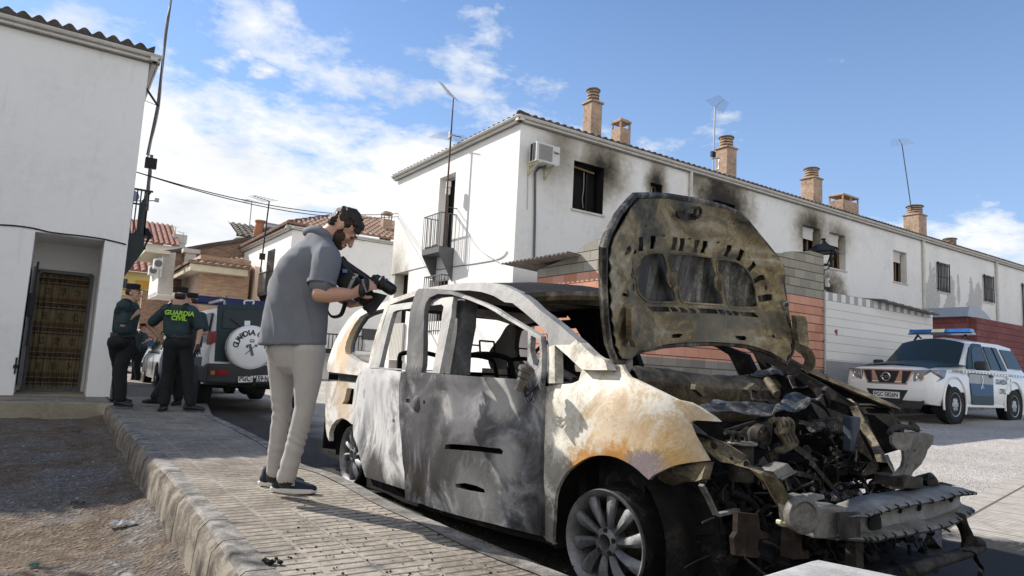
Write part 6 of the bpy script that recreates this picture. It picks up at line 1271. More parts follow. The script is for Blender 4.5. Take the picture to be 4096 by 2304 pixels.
def bonnet():
 tilt = rad(80); P0 = V(.06,0,1.04); fwd = (-VS * math.cos(tilt) + Vector((0,0,1)) * math.sin(tilt)).normalized(); nrm = VN.cross(fwd).normalized()
 if nrm.dot(CAM - P0) < 0: nrm = -nrm
 cu,cv = .98,.42
 def curv(u,v): return .16 * ((u - cu) / .8) ** 2 * 1.0 + .05 * ((v - cv) / .5) ** 2
 def onb(sx,sy):
  off = 0
  for _ in range(6):
   p = onplane(sx,sy,P0 + nrm * off,nrm); q = p - P0; u = q.dot(VN); v = q.dot(fwd); off = off * .4 + .6 * curv(u,v)
  return (u,v)
 def HB(cr,pts): return [onb(*cr(x,y)) for x,y in pts]
 fm = lambda u,v,d=0: P0 + VN * u + fwd * v + nrm * (curv(u,v) + d)
 out = HB(cH,[(478,58),(620,55),(760,60),(1000,95),(1180,140),(1300,188),(1355,240),(1400,298),(1500,420),(1580,520),(1613,570),(1620,700),(1650,920),(1690,1130),(1685,1200),(1640,1282),(1560,1225),(1450,1180),(1350,1155),(1250,1142),(1100,1135),(900,1140),(750,1150),(600,1175),(500,1200),(440,1258),(350,1252),(290,1130),(250,930),(220,700),(205,420),(240,340),(340,190)])
 root = VAN
 mb = MB(); sheet(mb,out,[],.05,lambda u,v: fm(u,v,-.035),nrm * -.012); bo = mb.build('bonnet','v_bonnet_skin',root,smooth=50)
 fl = MB(); q = [fm(u,v,-.02) for u,v in out]; fl.tube(q + [q[0]],.013,6); fl.build('edge_flange','v_bonnet_skin',bo,smooth=50)
 wins = [HB(cH,p) for p in ([(520,520),(560,482),(620,470),(690,470),(715,505),(728,560),(738,590),(735,660),(760,710),(785,740),(800,790),(798,822),(770,830),(600,822),(550,795),(505,740),(488,660),(490,590)],[(752,480),(800,475),(1050,500),(1075,520),(1090,600),(1100,640),(1092,690),(1110,740),(1140,770),(1158,830),(1150,850),(1000,842),(870,830),(835,800),(825,740),(828,680),(810,620),(775,590),(755,530)],[(1118,530),(1140,518),(1200,525),(1270,545),(1330,600),(1380,680),(1405,750),(1412,820),(1395,868),(1340,872),(1240,868),(1200,850),(1180,790),(1165,700),(1150,660),(1115,610)])]
 sl = [[(513,360),(548,352),(556,400),(550,440),(552,455),(522,460),(518,410)],[(607,348),(643,346),(645,385),(635,415),(632,442),(597,442),(605,400)],[(780,358),(816,360),(818,400),(805,430),(802,454),(766,450),(778,410)],[(838,365),(877,368),(876,405),(865,435),(862,460),(825,457),(838,415)],[(946,378),(984,380),(983,415),(968,445),(966,470),(930,467),(944,430)],[(1010,384),(1047,388),(1045,425),(1028,452),(1025,476),(988,472),(1008,430)],[(1190,413),(1224,420),(1220,455),(1200,480),(1196,504),(1160,496),(1180,460)],[(1282,443),(1318,460),(1300,500),(1285,538),(1246,522),(1268,490)],[(1390,530),(1415,565),(1375,600),(1345,622),(1326,586),(1360,565)],[(1455,630),(1467,668),(1420,690),(1388,705),(1378,668),(1415,650)],[(1505,770),(1507,815),(1460,825),(1426,830),(1418,785),(1460,775)],[(466,425),(484,460),(480,500),(478,538),(462,510),(462,480),(448,455)],[(430,528),(450,555),(460,590),(460,628),(442,600),(428,570)],[(436,685),(470,690),(474,730),(478,762),(445,730)],[(437,615),(446,618),(446,655),(436,650)],[(580,858),(750,862),(765,898),(630,895)],[(760,864),(800,866),(828,884),(825,900),(785,898)],[(828,866),(862,870),(898,890),(895,906),(855,905)],[(898,870),(935,873),(966,893),(962,912),(930,908)],[(965,872),(1110,882),(1125,915),(1000,910)],[(1118,882),(1150,884),(1178,905),(1172,922),(1140,918)],[(1170,888),(1195,890),(1230,910),(1226,927),(1198,925)],[(1220,893),(1255,896),(1280,912),(1276,930),(1248,928)],[(1272,900),(1390,905),(1418,940),(1310,932)],[(695,343),(718,344),(716,354),(694,352)],[(900,365),(922,367),(920,377),(898,375)],[(1110,392),(1134,395),(1132,405),(1108,402)],[(1346,492),(1368,515),(1362,520),(1348,502)],[(1468,710),(1476,712),(1480,742),(1472,740)],[(782,1068),(800,1058),(862,1058),(862,1070),(845,1088),(790,1090)],[(1242,1072),(1300,1072),(1312,1082),(1306,1105),(1262,1102),(1245,1090)],[(1508,1070),(1522,1062),(1538,1070),(1540,1085),(1524,1092),(1510,1084)],[(534,276),(546,276),(546,288),(534,288)],[(566,273),(578,273),(578,285),(566,285)],[(374,428),(392,422),(402,436),(394,450),(378,444)],[(360,752),(378,750),(386,768),(376,780),(360,770)],[(1592,842),(1606,836),(1616,852),(1608,866),(1596,858)],[(1240,258),(1250,256),(1252,266),(1242,268)]]
 sl = [HB(cH,p) for p in sl]
 cx,cy_ = onb(*cH(930,620))
 inn = [(cx + (u - cx) * .965,cy_ + (v - cy_) * .965) for u,v in out]
 wc = [spline([(a,b,0) for a,b in w],3,True) for w in wins]; wcp = [[(p.x,p.y) for p in w] for w in wc]
 def relief(u,v):
  x,y = u,v; d = 0
  ex = (u - cx) / .58; ey = (v - cy_) / .30; r = math.hypot(ex,ey); d += .016 * math.exp(-((r - 1.36) / .10) ** 2); d -= .014 * math.exp(-((r - 1.10) / .10) ** 2) * (1 if v > cy_ else .4)
  e = min(1,max(0,r - 1.5)); d += .012 * math.sin(v * 42 + .6 * math.sin(u * 9)) * e * (1 if abs(u - cx) < .62 else .2)
  if abs(u - cx) > .58: d += .007 * math.sin((v * .9 + abs(u - cx)) * 75) * min(1,(abs(u - cx) - .58) * 14)
  d += .004 * noise.noise(Vector((u * 8,v * 8,4)))
  return d
 mb = MB(); sheet(mb,inn,wcp + sl,.019,lambda u,v: fm(u,v,.004 + relief(u,v)),nrm * -.006); ip = mb.build('inner_frame','v_bonnet_in',bo,smooth=60,fixn=True)
 rg = MB()
 for w in wcp: q = [fm(u,v,.004 + relief(u,v)) for u,v in w]; rg.tube(q + [q[0]],.006,5)
 rg.build('window_beads','v_bonnet_in',bo,smooth=60)
 q = Matrix((VN,fwd,nrm)).transposed()
 for (x,y,a,c) in ((780,660,.030,.052),(1130,695,.027,.050)): u,v = onb(*cH(x,y)); b = MB(); b.ell(fm(u,v,.006),(a,c,.012),16,8,q); b.build('strut_boss','v_rail',bo,smooth=60)
 for (x,y,r) in ((383,436,.022),(372,765,.034),(1605,852,.030),(1524,1076,.0)):
  if r: u,v = onb(*cH(x,y)); b = MB(); b.lathe([(r,0),(r * .8,.010),(r * .55,.012),(r * .5,.0)],fm(u,v,.006),axis=nrm,n=20,closed=True); b.build('bump_stop','v_beam',bo,smooth=50)
 l = MB(); P = [fm(*onb(*cH(x,y)),.02) for x,y in [(775,172),(790,168),(928,198),(922,238),(800,222),(778,205)]]; l.prism(P,nrm * .012)
 l.tube(spline([fm(*onb(*cH(x,y)),.05) for x,y in [(800,178),(830,152),(870,143),(905,150)]],5),.007,6); l.tube(spline([fm(*onb(*cH(x,y)),.05) for x,y in [(888,190),(895,155),(925,148),(930,185),(905,215),(880,190)]],5),.008,6); l.build('bonnet_latch','v_junk2',bo,smooth=50)
 p = MB(); P = [fm(*onb(*cH(x,y)),.03) for x,y in [(352,850),(375,835),(400,845),(428,1010),(430,1085),(405,1130),(385,1080),(362,1070)]]; p.prism(P,nrm * .03); p.build('hinge_plate','v_bonnet_in',bo)
 p = MB(); P = [fm(*onb(*cH(x,y)),.03) for x,y in [(1622,920),(1690,922),(1702,960),(1718,1120),(1700,1138),(1650,1120),(1635,1080)]]; p.prism(P,nrm * .03); p.build('hinge_plate','v_bonnet_in',bo)
 def strap(pts,dp,w,mat):
  h = MB(); A = spline([at(*cH(x,y),dp) for x,y in pts],5); n = len(A); rt = ROT @ Vector((1,0,0)); vs = []
  for i in range(n):
   d = (A[min(i + 1,n - 1)] - A[max(0,i - 1)]).normalized(); vw = (A[i] - CAM).normalized(); sdir = d.cross(vw).normalized(); wi = w * (1.0 if 0 < i < n - 1 else .5)
   for a,c in ((-wi,-.012),(wi,-.012),(wi,.012),(-wi,.012)): vs.append(A[i] + sdir * a + vw * c)
  h.add(vs,[(i * 4 + j,i * 4 + (j + 1) % 4,(i + 1) * 4 + (j + 1) % 4,(i + 1) * 4 + j) for i in range(n - 1) for j in range(4)] + [(3,2,1,0),(n * 4 - 4,n * 4 - 3,n * 4 - 2,n * 4 - 1)])
  h.build('bonnet_hinge',mat,root,smooth=40)
 strap([(412,1115),(392,1150),(400,1190),(440,1215),(462,1260),(455,1300),(435,1325)],3.20,.030,'v_pillar')
 strap([(1680,1125),(1715,1155),(1762,1190),(1790,1235),(1785,1290),(1745,1322)],3.98,.030,'v_rail')
bonnet()
def wsheet(name,pts3,mat,root,n=14,amp=.02,f=7,seed=0,th=.006,inflate=0):
 """crumpled sheet metal spanning a four-sided patch (p00,p10,p11,p01)"""
 p00,p10,p11,p01 = [Vector(p) for p in pts3]; vs = []; k = n + 1; m = MB(); nr = (p10 - p00).cross(p01 - p00).normalized()
 for i in range(k):
  for j in range(k):
   u,v = j / n,i / n; p = p00 * (1 - u) * (1 - v) + p10 * u * (1 - v) + p11 * u * v + p01 * (1 - u) * v
   vs.append(p + nr * (amp * noise.noise(Vector((u * f,v * f,seed))) + .22 * amp * noise.noise(Vector((u * f * 3.5,v * f * 3.5,seed))) + inflate * math.sin(math.pi * u) * math.sin(math.pi * v)))
 m.add(vs,[(i * k + j,i * k + j + 1,(i + 1) * k + j + 1,(i + 1) * k + j) for i in range(n) for j in range(n)])
 o = m.build(name,mat,root,smooth=50,fixn=False); s = o.modifiers.new('thick','SOLIDIFY'); s.thickness = th; return o
def bay():
 R_ = VAN; F = lambda cr,x,y,s: V(s,*onfront(*cr(x,y),s))
 P = [(475,1325),(620,1340),(800,1358),(960,1385),(1100,1398),(1300,1398),(1450,1385),(1560,1375),(1690,1355)]
 up = [V(.30 + .02 * math.sin(i),*onfront(*cH(x,y),.30)) for i,(x,y) in enumerate(P)]; up = spline(up,4); m = MB(); n = len(up); vs = []
 for i,p in enumerate(up):
  t = i / (n - 1); j = .010 * noise.noise(Vector((t * 22,0,0))); w = .05 + .10 * max(0,(t - .7) / .3)
  vs += [p + VS * .10 + Vector((0,0,.008)),p + VS * .02 + Vector((0,0,.022 + j + w * .2)),p - VS * .05 + Vector((0,0,-.005 + j)),p - VS * .08 + Vector((0,0,-.045 + 2 * j)),p - VS * .05 + Vector((0,0,-.19 + 3 * j)),p + VS * .05 + Vector((0,0,-.28))]
 m.add(vs,[(i * 6 + j,i * 6 + j + 1,(i + 1) * 6 + j + 1,(i + 1) * 6 + j) for i in range(n - 1) for j in range(5)]); o = m.build('scuttle_panel','v_rail',R_,smooth=40,fixn=False)
 m = MB(); m.hexa([V(.22,.1,.2),V(.28,.1,.2),V(.28,VW - .1,.2),V(.22,VW - .1,.2),V(.30,.14,.86),V(.34,.14,.86),V(.34,VW - .14,.86),V(.30,VW - .14,.86)]); m.build('firewall','v_inner',R_)
 m = MB(); m.hexa([V(-.50,.22,.12),V(.28,.22,.12),V(.28,.25,.12),V(-.50,.25,.12),V(-.42,.22,.46),V(.28,.22,.72),V(.28,.25,.72),V(-.42,.25,.46)]); m.build('inner_wing','v_junk',R_)
 m = MB(); sheet(m,PS(cG,[(900,330),(1150,290),(1350,400),(1560,540),(1640,620),(1740,800),(1840,1010),(1900,1150),(1100,1250),(800,700)],lambda s,z: 1.66),[],.08,lambda s,z: V(s,1.66 + .03 * noise.noise(Vector((s * 6,z * 6,0))),z),VN * .02); m.build('inner_wing','v_junk',R_)
 m = MB(); m.tube([V(.62,.2,.86),V(.60,VW - .2,.86)],.045,8); m.tube([V(.62,.45,.86),V(.95,.45,.98)],.03,8); m.lathe([(.17,0),(.185,.01),(.17,.02),(.155,.01)],V(.97,.45,.99),axis=(VS + Vector((0,0,.5))),n=24,closed=True); m.build('dashboard_frame','v_junk',R_,smooth=50)
 sl_ = MB()
 for i in range(14): a = rad(360 * i / 14);
 for (s,y) in ((1.30,.46),(1.30,1.36),(2.20,.40),(2.20,.92),(2.20,1.44)):
  st = MB();
  st.hexa([V(s - .25,y - .22,.35),V(s + .25,y - .22,.35),V(s + .25,y + .22,.35),V(s - .25,y + .22,.35),V(s - .25,y - .22,.45),V(s + .25,y - .22,.45),V(s + .25,y + .22,.45),V(s - .25,y + .22,.45)])
  fr = [V(s + .20,y - .20,.45),V(s + .36,y - .19,.95),V(s + .40,y - .12,1.04),V(s + .40,y + .12,1.04),V(s + .36,y + .19,.95),V(s + .20,y + .20,.45)]; st.tube(spline(fr,4),.018,6)
  for k in range(5): z = .55 + .09 * k; st.tube([V(s + .21 + (z - .45) * .32,y - .19,z),V(s + .21 + (z - .45) * .32,y + .19,z)],.006,5)
  for dy in (-.06,.06): st.tube([V(s + .40,y + dy,1.03),V(s + .42,y + dy,1.14)],.007,5)
  st.tube([V(s + .42,y - .06,1.14),V(s + .42,y + .06,1.14)],.007,5); st.build('seat_frame','v_junk',R_,smooth=50)
 P = [F(cG,235,705,-.34),F(cG,330,800,-.42),F(cG,480,900,-.50),F(cG,640,1010,-.58),F(cG,760,1070,-.64),F(cG,900,1180,-.72),F(cG,1010,1290,-.80)]
 m = MB(); n = len(P); vs = []; wd = [.030,.036,.040,.044,.048,.058,.075]
 for i,p in enumerate(P):
  d = (P[min(i + 1,n - 1)] - P[max(i - 1,0)]).normalized(); u = d.cross(VS).normalized(); u = u if u.z > 0 else -u; w = wd[i]
  vs += [p + u * w,p + u * w * .6 - VS * .012,p - u * w * .6 - VS * .012,p - u * w,p - u * w + VS * .06,p + u * w + VS * .06]
 m.add(vs,[(i * 6 + j,i * 6 + (j + 1) % 6,(i + 1) * 6 + (j + 1) % 6,(i + 1) * 6 + j) for i in range(n - 1) for j in range(6)] + [(0,1,2,3,4,5),tuple((n - 1) * 6 + k for k in (5,4,3,2,1,0))]); rl = m.build('upper_rail','v_rail',R_,smooth=30)
 h = MB()
 for (x,y,a,s) in ((425,893,.024,-.475),(572,1003,.012,-.545),(700,1060,.026,-.61),(905,1165,.012,-.72),(975,1190,.014,-.76)): h = MB(); h.ell(F(cG,x,y,s - .02),(a,a * .6,.006),12,6,Matrix((VN,Vector((0,0,1)),VS)).transposed() @ Matrix.Rotation(rad(-38),3,'Z')); h.build('rail_hole','soot_shade_black',rl,smooth=60)
 P = [F(cG,1430,530,-.05),F(cG,1570,545,-.15),F(cG,1620,600,-.22),F(cG,1700,760,-.34),F(cG,1780,900,-.45),F(cG,1850,1030,-.55),F(cG,1900,1150,-.62)]
 m = MB(); n = len(P); vs = []; wd = [.02,.03,.045,.05,.055,.065,.075]
 for i,p in enumerate(P):
  d = (P[min(i + 1,n - 1)] - P[max(i - 1,0)]).normalized(); u = d.cross(VS).normalized(); w = wd[i]; vs += [p + u * w,p + u * w * .4 - VS * .02,p - u * w - VS * .0,p - u * w + VS * .05,p + u * w + VS * .05]
 m.add(vs,[(i * 5 + j,i * 5 + (j + 1) % 5,(i + 1) * 5 + (j + 1) % 5,(i + 1) * 5 + j) for i in range(n - 1) for j in range(5)]); m.build('upper_rail','v_rail',R_,smooth=30)
 wsheet('rail_flap',[F(cG,1740,1000,-.48),F(cG,1860,980,-.5),F(cG,1935,1165,-.62),F(cG,1640,1130,-.5)],'v_rail',R_,12,.03,4,5)
 fy = lambda s,z: VW - .02
 o = PS(cG,[(1180,262),(1290,300),(1390,352),(1560,420),(1700,478),(1850,545),(1990,592),(1850,560),(1880,575),(1930,650),(1985,732),(1975,800),(1962,930),(1900,955),(1850,965),(1780,830),(1680,640),(1560,545),(1400,500),(1250,440)],fy)
 o = PS(cG,[(1180,262),(1290,300),(1390,352),(1560,420),(1700,478),(1850,548),(1985,732),(1962,930),(1850,965),(1780,830),(1680,640),(1560,545),(1400,500),(1250,440)],fy)
 m = MB(); sheet(m,o,[],.08,lambda s,z: V(s,fy(s,z) + .03 * math.sin(z * 8),z),VN * .015); fw = m.build('far_wing','v_junk',R_,smooth=40)
 m = MB(); P = [V(s,VW - .04,z) for s,z in PS(cG,[(1190,262),(1390,350),(1560,420),(1700,478),(1860,550),(1990,594)],fy)]; P = spline(P,4); m.tube(P,[.04] * 6 + [.035] * (len(P) - 9) + [.02,.01,.004],6,flat=.5); m.build('wing_flange','v_rail',fw,smooth=50)
 m = MB(); P = [V(s,VW - .03,z) for s,z in PS(cG,[(1640,560),(1760,562),(1868,576),(1925,650),(1985,735)],fy)]; m.tube(P,.010,5); m.build('wing_flange','v_junk2',fw)
 def beam():
  s0 = -.86; A = [(925,830,1100),(1090,835,1105),(1170,800,1110),(1300,745,1080),(1480,715,1050),(1700,680,1010),(1880,640,960),(2000,648,900),(2085,655,860)]
  cols = []
  for i,(x,yt,yb_) in enumerate(A):
   a = F(cK,x,yt,s0); c = F(cK,x,yb_,s0); cols.append((a,c))
  T = spline([c[0] for c in cols],8); B = spline([c[1] for c in cols],8); n = len(T); vs = []; prof = [(0,.10),(0,.015),(.07,-.025),(.15,-.035),(.22,-.02),(.30,.02),(.42,.028),(.58,.028),(.70,.02),(.78,-.02),(.86,-.035),(.94,-.025),(1.0,.015),(1.0,.07)]
  for i in range(n):
   yy = i / (n - 1); bow = .035 * (1 - (2 * yy - 1) ** 2); cut = .004 * math.sin(i * 2.4)
   for (t,d) in prof: vs.append(T[i].lerp(B[i],t) - VS * (bow - d) + Vector((0,0,.004 * noise.noise(Vector((i * .4,t * 5,0))))))
  k = len(prof); m = MB(); m.add(vs,[(i * k + j,i * k + j + 1,(i + 1) * k + j + 1,(i + 1) * k + j) for i in range(n - 1) for j in range(k - 1)]); o = m.build('bumper_beam','v_beam',R_,smooth=45,fixn=False); s_ = o.modifiers.new('thick','SOLIDIFY'); s_.thickness = .004
  g = MB()
  for i in range(9,n - 3,4):
   for (t0,t1,dd) in ((.05,.24,1),(.76,.97,-1)):
    yy = i / (n - 1); bow = .035 * (1 - (2 * yy - 1) ** 2); pts = []
    for q in range(7):
     t = t0 + (t1 - t0) * q / 6; d = [dv for tv,dv in prof][min(range(k),key=lambda z: abs(prof[z][0] - t))]; sh = .012 * math.sin(math.pi * q / 6) * dd
     pts.append(T[i].lerp(B[i],t) - VS * (bow - d + .002) + VN * (sh + .010 * q / 6))
    g.tube(pts,[.0005,.0018,.003,.0035,.003,.0015,.0005],5)
  tag(g.build('crack','soot_shade_black',o),kind='stuff')
  g = MB()
  for x,y in ((1480,828),(1645,808),(1920,735)): g = MB(); g.ell(F(cK,x,y,s0 + .0) - VS * .012,(.010,.010,.018),12,6); g.build('beam_hole','soot_shade_black',o,smooth=60)
  g = MB()
  q = F(cK,1262,960,s0); g.ell(q - VS * .014,(.045,.012,.055),16,8,Matrix((VN,VS,Vector((0,0,1)))).transposed()); g.build('beam_hole','soot_shade_black',o,smooth=60)
  pl = MB(); P = [F(cK,x,y,s0 + .10) for x,y in [(920,850),(1060,835),(1180,760),(1280,705),(1500,668),(1700,628),(1870,598),(1990,628),(1880,640),(1700,680),(1480,720),(1300,750),(1100,850)]]; pl.prism(P,VS * .006); pl.build('beam_plate','v_junk2',o)
  c = MB(); a,b_ = F(cK,960,930,-.84),F(cK,690,920,-.80); c.bar(a,b_,.10,.115,up=(0,0,1)); c.build('beam_end','v_beam',R_,bevel=.008)
  c = MB(); c.hexa([F(cK,985,1105,-.90),F(cK,1170,1090,-.90),F(cK,1170,1090,-.80),F(cK,985,1105,-.80),F(cK,945,860,-.90),F(cK,1165,850,-.90),F(cK,1165,850,-.80),F(cK,945,860,-.80)]); c.build('beam_end_plate','v_junk2',R_,bevel=.006)
  c = MB(); q = F(cK,650,880,-.86); c.lathe([(0,.018),(.045,.018),(.050,.026),(.062,.024),(.066,.010),(.062,-.01),(0,-.01)],q,axis=(-VS * .75 - VN * .3),n=30); c.build('rail_end_disc','v_beam',R_,smooth=35)
  c = MB(); P = [F(cK,x,y,-.80) for x,y in [(560,760),(590,722),(680,708),(708,722),(712,745),(650,760),(610,800),(600,980),(585,990),(568,900)]]; c.prism(P,VS * .05); c.build('rail_bracket','v_beam',R_,bevel=.004); c = MB(); P = [F(cK,x,y,-.76) for x,y in [(720,705),(770,695),(860,712),(862,748),(800,760),(795,835),(715,835)]]; c.prism(P,VS * .02); c.build('rail_bracket','v_beam',R_,bevel=.004)
  c = MB(); P = [F(cK,x,y,-.82) for x,y in [(478,935),(492,925),(505,950),(560,950),(600,965),(598,985),(545,990),(500,985),(480,965)]]; c.prism(P,VS * .02); c.build('tow_hook','bracket_cream',R_,bevel=.003)
 beam()
 s = -.80; O = [onfront(*cK(x,y),s) for x,y in [(1445,168),(1600,165),(1680,172),(1750,200),(1742,260),(1712,320),(1712,380),(1700,450),(1670,520),(1650,600),(1700,640),(1710,660),(1480,665),(1486,560),(1530,460),(1528,400),(1508,325),(1470,312),(1436,265),(1425,210)]]
 Hs = [[onfront(*cK(x,y),s) for x,y in p] for p in ([(1575,450),(1622,452),(1610,500),(1560,545),(1535,552),(1550,490)],[(1538,325),(1552,322),(1550,342),(1538,345)],[(1640,320),(1655,318),(1652,340),(1638,342)],[(1584,380),(1598,382),(1594,408),(1582,408)])]
 m = MB(); sheet(m,O,Hs,.03,lambda y,z: V(s + .012 * math.sin(y * 30) + .02 * math.sin(z * 14),y,z),VS * .012); o = m.build('headlamp_carrier','v_beam',R_,smooth=40)
 m = MB(); m.tube(spline([F(cK,x,y,s - .02) for x,y in [(1415,175),(1450,135),(1520,122),(1600,130),(1660,150)]],4),.012,6); m.bar(F(cK,1600,95,s),F(cK,1655,145,s),.02); m.bar(F(cK,1480,130,s),F(cK,1510,165,s),.03); m.hexa([F(cK,1560,150,s),F(cK,1700,160,s),F(cK,1700,160,s + .1),F(cK,1560,150,s + .1),F(cK,1590,118,s),F(cK,1650,128,s),F(cK,1650,128,s + .1),F(cK,1590,118,s + .1)]); m.build('lamp_stub','v_junk2',o)
 m = MB(); P = [F(cK,x,y,s - .03) for x,y in [(1530,565),(1600,548),(1700,560),(1708,640),(1640,655),(1540,650)]]; m.prism(P,VS * .12); q = F(cK,1800,590,s - .02); m.lathe([(0,.0),(.04,.0),(.044,-.06),(0,-.06)],q,axis=(-VS + Vector((0,0,.5))),n=16); m.bar(q,F(cK,1720,620,s),.04); m.build('horn_bracket','v_junk2',o,smooth=30)
 m = MB(); m.bar(F(cK,1115,1085,-.86),F(cK,1115,1330,-.86),.055,.04,up=VS); m.build('bumper_post','v_junk2',R_)
 m = MB(); P = [F(cK,x,y,-.90) for x,y in [(2015,880),(2040,960),(2075,1030),(2095,1110),(2085,1165)]]; m.tube(spline(P,4),.028,8,flat=.5); m.build('bumper_post','v_junk2',R_,smooth=50)
 P = [F(cK,x,y,-.98) for x,y in [(1610,1365),(1750,1310),(1900,1262),(2050,1215),(2150,1180),(2195,1150),(2180,1120),(2130,1110)]]
 for p in P: p.z = max(p.z,.025)
 m = MB(); m.tube(spline(P,4),.024,10); m.build('skid_tube','v_junk2',R_,smooth=50)
 m = MB(); P = [F(cK,x,y,-1.0) for x,y in [(2060,1190),(2130,1200),(2170,1280),(2210,1340),(2195,1409)]]; m.tube(spline([Vector((p.x,p.y,max(p.z,.02))) for p in P],4),.010,6,flat=.3); m.build('hanging_strip','v_junk',R_)
 m = MB(); P = [F(cK,x,y,-.72) for x,y in [(110,860),(290,880),(305,1010),(375,1040),(380,1085),(290,1090),(280,1180),(310,1220),(280,1255),(90,1230),(75,1080),(105,1030)]]; m.prism(P,VS * .02); burnt('v_rustplate',[(.38,(.010,.008,.007)),(.54,(.035,.024,.019)),(.66,(.09,.06,.045))],10,.6,rough=.8); m.build('skid_bracket','v_rustplate',R_)
 m = MB(); P = [F(cK,x,y,-.76) for x,y in [(590,985),(660,980),(665,1200),(720,1190),(725,1260),(580,1265)]]; m.prism(P,VS * .05); m.build('skid_bracket','v_rustplate',R_)
 m = MB(); a,b_ = F(cG,650,885,-.42),F(cG,650,1185,-.42); m.tube([b_,a],.052,24); c0 = m.build('canister','v_junk2',R_,smooth=40)
 m = MB(); m.lathe([(0,0),(.066,0),(.068,.006),(.064,.012),(0,.012)],a,n=24); m.build('canister_lid','v_beam',c0,smooth=40)
 m = MB()
 for x in (578,628,690): q = F(cG,x,885,-.42); m.tube(spline([q,q + Vector((0,0,.035)),q + Vector((0,0,.05)) - VN * .02,q + Vector((0,0,.048)) - VN * .05],4),.0085,8)
 m.build('hose_stub','v_junk2',c0,smooth=50)
 m = MB();
 for i in range(4):
  dx = i * 38; P = [F(cG,x,y,-.50) for x,y in [(895 + dx,690),(930 + dx,680),(960 + dx,720),(968 + dx * .9,790),(1000 + dx * .85,850),(1010 + dx * .8,890 - i * 4),(985 + dx * .6,925 - i * 5),(945 + dx * .3,935 + 6 * i)]]; m.tube(spline(P,5),.0125,8)
 m.build('injector_pipes','v_rail',R_,smooth=50)
 m = MB(); P = [F(cG,x,y,-.53) for x,y in [(955,752),(1055,745),(1060,790),(965,798)]]; m.prism(P,VS * .02); m.build('pipe_clamp','v_rail',R_)
 m = MB(); m.hexa([F(cG,730,880,-.40),F(cG,900,870,-.40),F(cG,900,870,-.20),F(cG,730,880,-.20),F(cG,770,720,-.40),F(cG,920,670,-.40),F(cG,920,670,-.2),F(cG,770,720,-.2)]); q = F(cG,790,820,-.42)
 m.lathe([(0,.03),(.05,.03),(.058,.0),(.04,-.03),(0,-.03)],q,axis=-VS,n=20)
 for i in range(5): a_ = i * 1.25; m.lathe([(.008,.035),(.0085,.04),(0,.04)],q + VN * .036 * math.cos(a_) + Vector((0,0,.036 * math.sin(a_))),axis=-VS,n=8)
 m.build('cylinder_head','v_junk2',R_,smooth=35)
 m = MB(); P = [F(cG,x,y,-.62) for x,y in [(915,1110),(1040,1042),(1108,1120),(980,1195)]]; m.prism(P,VS * .07); P2 = [F(cG,x,y,-.63) for x,y in [(950,1180),(1110,1110),(1112,1122),(960,1195)]]; m.prism(P2,VS * .09); m.build('battery_tray','v_beam',R_,bevel=.004)
 m = MB(); rn = random.Random(8)
 for i in range(16): q = F(cG,1240 + 20 * i,735 + .08 * 20 * i,-.25); m.lathe([(.03,-.008),(.036,0),(.03,.008)],q + Vector((0,0,.006 * math.sin(i))),axis=(VN + VS * .1),n=12)
 for i in range(8): m.rock(F(cG,1280 + 22 * i,690 + 10 * rn.random(),-.22),.022,i,.7)
 m.build('melted_duct','v_ashsheet',R_,smooth=40)
 m = MB(); P = [F(cG,x,y,-.45) for x,y in [(1568,650),(1650,660),(1640,760),(1610,840),(1590,960),(1562,950),(1572,820)]]; plain('v_blue',(.035,.045,.065),.6,var=.6,scale=12); m.prism(P,VS * .05); m.build('strut_tube','v_blue',R_,bevel=.01)
 wsheet('crumpled_panel',[F(cG,270,575,-.20),F(cG,930,655,-.34),F(cG,940,560,-.10),F(cG,420,520,-.02)],'v_ashsheet',R_,16,.035,2.2,1)
 wsheet('crumpled_panel',[F(cG,900,655,-.34),F(cG,1200,570,-.26),F(cG,1345,465,-.1),F(cG,1010,490,.0)],'v_ashsheet',R_,18,.055,2,3)
 wsheet('crumpled_panel',[F(cG,700,430,.1),F(cG,930,470,.0),F(cG,1000,560,-.05),F(cG,760,520,.0)],'v_junk2',R_,12,.05,2,6)
 wsheet('melted_screen',[F(cG,1030,320,.15),F(cG,1170,315,.12),F(cG,1215,415,.05),F(cG,1080,430,.08)],'v_ashsheet',R_,12,.02,2,8,inflate=.05)
 wsheet('melted_screen',[F(cG,720,310,.25),F(cG,1010,320,.22),F(cG,1010,250,.36),F(cG,800,275,.34)],'v_ashsheet',R_,14,.02,2,9,inflate=.03)
 m = MB(); m.tube([F(cG,865,350,.05),F(cG,950,470,-.05)],.022,10); m.build('scuttle_tube','v_rail',R_,smooth=50)
 m = MB(); P = [F(cG,x,y,-.02) for x,y in [(275,385),(345,395),(335,440),(360,475),(340,490),(305,455),(270,430)]]; m.prism(P,VS * .03); m.build('wiper_bracket','v_rail',R_); m = MB(); P = [F(cG,x,y,.02) for x,y in [(700,430),(760,380),(810,410),(800,450),(740,430),(715,470)]]; m.prism(P,VS * .03); m.build('wiper_bracket','v_rail',R_)
 for (x0,y0,x1,y1,s0,w) in ((1230,1040,1440,1290,-.6,.022),(1200,980,1250,1080,-.55,.03),(1440,900,1450,1200,-.5,.012),(1080,900,1200,990,-.5,.03),(880,1000,960,890,-.45,.028),(1390,830,1480,990,-.4,.012),(500,780,760,700,-.35,.014),(600,740,900,665,-.3,.014),(1100,1120,1350,1180,-.6,.02),(1140,700,1240,720,-.3,.02),(1340,420,1400,640,-.1,.035)): m = MB(); m.bar(F(cG,x0,y0,s0),F(cG,x1,y1,s0 + .03),w,w * .6,up=VS); m.build('engine_strut','v_junk2',R_)
 m = MB(); rn = random.Random(21)
